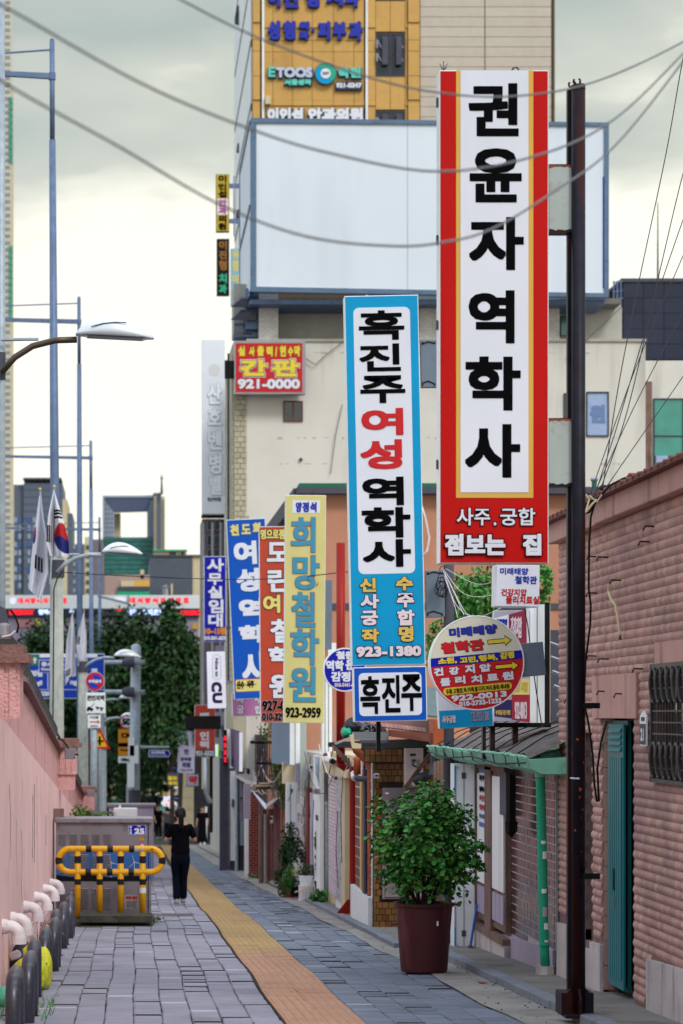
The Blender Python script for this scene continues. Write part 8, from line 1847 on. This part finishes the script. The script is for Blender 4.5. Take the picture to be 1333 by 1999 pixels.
MB().ob(f2, a(46), a(122), b(1250), b(943), -20, 0).build('main_block', m_gb2, t); MB().ob(f2, a(26), a(46), b(1250), b(945), -22, -1).build('left_wing', m_greyB, t); MB().ob(f2, a(122), a(131), b(1250), b(975), -20, 0).build('right_wing', m_cream, t); MB().ob(f2, a(131), a(141), b(1250), b(1001), -20, -1).build('low_wing', m_greyB, t)
MB().ob(f2, a(45), a(120), b(937), b(933), -8, .6).build('roof_ring', m_slate, t); [MB().ob(f2, a(x), a(x+1.5), b(943), b(937), -2, 0).build('ring_post', m_slate, t) for x in range(50, 118, 8)]
for i in range(9): [MB().ob(f2, a(x), a(x+5), b(1020+i*16), b(1010+i*16), .01, .2).build('window', m_gt if (i+x) % 3 else m_cyanw, t) for x in (28, 36, 54, 64)]
for i in range(14): MB().ob(f2, a(47), a(121), b(955.5+i*14), b(955+i*14), 0, .1).build('floor_line', m_gl, t)
t = T('apartment_block', 'brown and cream apartment slab between the tall masts', 'building', P(160,1150,380)); f2 = front(380); a = lambda x: px(x,380); b = lambda y: pz(y,380)
MB().ob(f2, a(140), a(165), b(1250), b(1062), -20, 0).build('brown_part', m_greyB, t); MB().ob(f2, a(165), a(178), b(1250), b(1048), -20, 0).build('cream_part', m_cream, t); MB().ob(f2, a(178), a(200), b(1250), b(1052), -20, -1).build('mauve_part', M('mauve_far','#7a7078',.8,var=.1), t)
for i in range(9): [MB().ob(f2, a(x), a(x+4), b(1072+i*17), b(1064+i*17), .01, .2).build('window', m_glass if x > 160 else m_gt, t) for x in (143, 150, 157, 168, 173)]
t = T('white_high_rise', 'pale high rise with a grid of small windows at the left edge of the photo', 'building', (px(0,620),620,-4)); Yy = 620; f2 = front(Yy); a = lambda x: px(x,Yy); b = lambda y: pz(y,Yy)
m_hr = M('high_rise_white','#c6c0ae',.7,var=.04,scale=.05)
MB().ob(f2, a(-120), a(22), b(1300), b(-300), -3, 0).build('tower_wall', m_hr, t); MB().ob(f2, a(22), a(25), b(1300), b(170), -3, -.5).build('side_wing', m_cream, t)
wm_ = MB().ob(Fr((0,0,0),(1,0,0),(0,0,1),(0,-1,0)), -.24, .24, -.40, .40, -.1, .12).mesh('window', M('far_window', '#7f858a', .4))
rw = []
for j in range(94):
    for x in (12, 17.2): rw.append((x, 5+j*13.4))
for x, y in rw[:180]: inst('window', wm_, t, P(x, y, Yy))
mb = MB()
for x in (6, 0): [mb.ob(f2, a(x-1.8), a(x+1.8), b(5+j*13.4+3), b(5+j*13.4-3), -.1, .12) for j in range(94)]
mb.build('window', m_gl, t, kind='stuff')
for (y0, y1) in ((190,320),(480,620)): [MB().ob(f2, a(17), a(24.5), b(y+11), b(y), -1, .3).build('glass_bay', m_tealg, t) for y in range(y0, y1, 13)]

# ------------------------------------------------------------------ trees
g_ = 'dark street trees beyond the walled ramp'
def tree(x, Y, ytop, ybot, wpx, label, n=5200, mat=m_leafd, s=.165):
    k = Y/F; cx, cz = px(x,Y), pz((ytop+ybot)/2,Y); rx, rz = wpx/2*k, (ybot-ytop)/2*k; t = T('street_tree', label, 'tree', (px(x,Y),Y,gz(Y)), g_)
    mb = MB(); b0 = Vector((px(x,Y),Y,gz(Y)-.1)); m1 = Vector((px(x,Y)+R.uniform(-.2,.2),Y,cz-rz*.6)); mb.tube([b0, b0.lerp(m1,.5)+Vector((.05,0,0)), m1, Vector((cx,Y,cz))], [.13,.1,.09,.05], 10)
    for i in range(9):
        a = R.uniform(0, 6.28); e_ = Vector((cx+rx*.7*math.cos(a), Y+rx*.6*math.sin(a), cz+rz*R.uniform(-.4,.7))); mb.tube([m1, m1.lerp(e_,.5)+Vector((0,0,.2)), e_], [.08,.05,.02], 6)
    mb.build('trunk', m_bark, t)
    leaves(int(n*1.9), cx, Y, cz, rx*1.05, rx*.8, rz*1.05, s, .12, 60, .6).build('crown', mat, t, kind='stuff')
tree(90, 132, 1215, 1500, 190, 'leftmost dark tree behind the direction sign', 5200)
tree(170, 140, 1200, 1520, 170, 'dark tree between the tall masts and the white signal mast', 5200)
tree(255, 125, 1195, 1530, 180, 'dense dark tree directly behind the wide white signal mast', 6500)
tree(335, 118, 1205, 1500, 130, 'dark tree reaching right over the lilac clinic signs', 5000)
tree(300, 136, 1215, 1540, 150, 'dark tree farther back, its trunk right of the white signal mast', 4500)
tree(215, 150, 1300, 1590, 200, 'low shaded tree closing the view under the big crowns', 4500)
tree(120, 152, 1330, 1600, 200, 'low shaded tree behind the no parking sign', 4500)
tree(348, 122, 1225, 1420, 90, 'bright edged branchy tree between mast and office sign', 2500, m_leafd)
t = T('backyard_tree', 'green leafy tree behind the round sign and the terracotta wall corner', 'tree', (px(925,46),46,gz(46)))
mb = leaves(3600, px(925,46), 46, pz(1165,46), 75*46/F, .7, 75*46/F, .055, .2, 40, .6); leaves(900, px(858,44), 44, pz(1275,44), 28*44/F, .3, 55*44/F, .05, .1, 18, .6, mb=mb); leaves(700, px(1058,46), 46, pz(1150,46), 22*46/F, .4, 40*46/F, .05, .1, 14, .6, mb=mb); mb.build('crown', m_leaf, t, kind='stuff')
MB().tube([(px(925,46),46,gz(46)),(px(930,46),46,pz(1300,46)),(px(925,46),46,pz(1160,46))], [.14,.1,.04], 8).build('trunk', m_bark, t)
t = T('back_roof', 'grey green corrugated roofs and junk glimpsed between the blue and round signs', 'roof', P(850,1380,33))
MB().hexa([P(834,1400,33),P(900,1405,33),P(900,1350,36),P(834,1345,36)],[P(834,1396,33),P(900,1401,33),P(900,1346,36),P(834,1341,36)]).build('corrugated_sheet', M('green_grey_sheet','#56686a',.6,var=.15,dirt=.4), t)
for i in range(6): MB().tube([P(1072+i*3,1255+i*28,27),P(1092+i*2,1262+i*28,27)], .02, 5).build('roof_rib', m_silver, t)
MB().ob(front(27.5), px(1076,27.5), px(1098,27.5), pz(1440,27.5), pz(1230,27.5), -.3, 0).build('side_panel', m_slate, t)

# ------------------------------------------------------------------ wires
def wire(name, label, pts, r, mat=m_wireg, grp=None, dk=1.0):
    """pts: photo x, y and depth"""
    a = [Vector(P(x, y, Y*dk)) for x, y, Y in pts]; out = []
    for i in range(len(a)-1):
        p0, p1, p2, p3 = a[max(i-1,0)], a[i], a[i+1], a[min(i+2,len(a)-1)]
        for k in range(6):
            u = k/6; out.append(.5*((2*p1)+(-p0+p2)*u+(2*p0-5*p1+4*p2-p3)*u*u+(-p0+3*p1-3*p2+p3)*u**3))
    out.append(a[-1]); t = T(name, label, 'wire', out[len(out)//2], grp); MB().tube(out, r, 6).build('strand', mat, t)
g_ = 'thick overhead cables crossing the sky'
wire('overhead_cable', 'thick blurred cable sagging from upper left across the billboard to upper right', [(-60,-20,11),(25,22,11.3),(270,160,12),(470,245,12.7),(640,298,13.3),(860,335,14),(1060,300,14.8),(1200,232,15.5),(1333,105,16),(1400,30,16.5)], .0050, grp=g_, dk=.72)
wire('overhead_cable', 'lowest thick blurred cable, crossing the left sky and the red sign', [(-60,110,11),(25,172,11.3),(230,285,12),(430,400,12.7),(600,462,13.3),(760,480,13.8),(860,474,14),(960,447,14.6),(1080,375,15),(1200,285,15.5),(1333,120,16),(1400,20,16.5)], .0050, grp=g_, dk=.72)
wire('overhead_cable', 'uppermost cable, entering at the top and passing over the ochre tower', [(280,-40,13),(350,-2,13.2),(500,72,13.8),(700,145,14.5),(850,180,15),(1000,188,15.6),(1160,160,16.2),(1333,82,17),(1420,20,17.4)], .0044, grp=g_, dk=.72)
g_ = 'thin service wires fanning down to the brick wall corner'
fan = ['first thin wire from the left in the fan above the brick coping','second thin wire in the fan, beside the antenna mast','third thin wire in the fan of service wires','fourth thin wire in the fan of service wires','fifth thin wire in the fan, above the cream annex','lowest and rightmost thin wire in the fan of service wires']
for i, pts in enumerate(([(1360,0,23),(1333,115,23),(1300,300,23),(1245,560,22.5),(1206,760,22),(1176,955,21)], [(1360,260,23),(1333,340,23),(1290,520,22.5),(1225,800,22),(1170,960,21)], [(1360,370,23),(1333,430,23),(1262,640,22.5),(1205,830,22),(1160,970,21)], [(1360,440,23),(1333,500,23),(1240,720,22),(1152,965,21)], [(1360,560,23),(1333,610,23),(1240,790,22),(1155,975,21)], [(1360,690,23),(1333,735,23),(1260,840,22),(1160,985,21)])):
    wire('service_wire', fan[i], pts, .0045, m_wire, g_)
wire('pole_wire', 'thin black wire from the flag pole lamp across the street to the sky blue sign', [(120,1117,45),(240,1124,44),(440,1131,42),(560,1128,40.5),(680,1116,39)], .007, m_wire)
g_ = 'pale wires spreading from the coil pole over the round sign'
dl = ['topmost long pale wire curving from the coil pole to the white box sign','pale wire dipping over the right half of the round sign','pale wire ending at the top of the round sign','steep pale wire ending left of the round sign top','leftmost steep pale wire beside the coil pole','pale wire running straight to the white box sign top']
for i, pts in enumerate(([(866,1112,29.4),(900,1155,28),(940,1165,27),(1000,1150,26)], [(866,1115,29.4),(890,1180,28),(930,1205,26.5),(990,1180,26)], [(868,1118,29.4),(905,1190,28),(925,1203,26)], [(868,1120,29.4),(890,1165,29),(905,1200,28.5)], [(866,1122,29.4),(885,1175,29),(893,1205,28.5)], [(870,1110,29.4),(930,1140,28),(980,1130,26.5),(1020,1115,26)])):
    wire('drop_wire', dl[i], pts, .0035, m_pvc, g_)

# ------------------------------------------------------------------ cables and small fittings along the low shops
rr = random.Random(77)
t = T('cable_tangle', 'tangle of thin dark cables draped along the low shop fronts', 'cables', (3.2, 45, .8))
for i in range(26):
    y0 = rr.uniform(34.5, 62); y1 = y0 + rr.uniform(1.5, 9); z0 = rr.uniform(.2, 1.3) - (y0-35)*.02; z1 = rr.uniform(.2, 1.3) - (y1-35)*.02; x0 = rr.uniform(3.05, 3.24); sg = rr.uniform(.1, .5)
    MB().tube([(x0, y0+(y1-y0)*u, z0+(z1-z0)*u - sg*4*u*(1-u)) for u in (0,.15,.3,.5,.7,.85,1)], rr.uniform(.005,.011), 5).build('cable', rr.choice((m_black, m_black, m_wireg, m_pvc)), t)
for i in range(14):
    y0 = rr.uniform(36, 64); z0 = rr.uniform(-.2, .9); x0 = rr.uniform(3.14, 3.26); MB().tube([(x0, y0, z0), (x0-.02, y0+.1, z0-.6), (x0, y0+rr.uniform(-.3,.4), z0-rr.uniform(.8,1.6))], .006, 5).build('hanging_cable', m_black, t)
for i, (x, y, w_, h_, Y, m_, nm, lb) in enumerate(((607,1500,9,14,43.9,m_lilac,'meter_box','small lilac meter box left of the grey downpipe'),(655,1520,7,10,39.3,m_cab,'meter_box','grey meter box under the security camera'),(529,1600,8,14,56.5,m_whitebox,'meter_box','white meter box over the rose coloured board'),(471,1560,7,12,67.5,m_cab,'meter_box','grey meter box on the cluttered front beside the blue tub plant'),(735,1515,10,10,33.6,m_cab,'meter_box','round cornered grey box on the brown tiled corner'))):
    s_ = T(nm, lb, 'meter box', P(x, y, Y)); MB().ob(front(Y), px(x-w_/2,Y), px(x+w_/2,Y), pz(y+h_/2,Y), pz(y-h_/2,Y), -.1, .02).build('casing', m_, s_, bevel=.008); MB().ob(front(Y), px(x-w_/4,Y), px(x+w_/4,Y), pz(y,Y), pz(y-h_/3,Y), .021, .03).build('window', m_glass, s_)
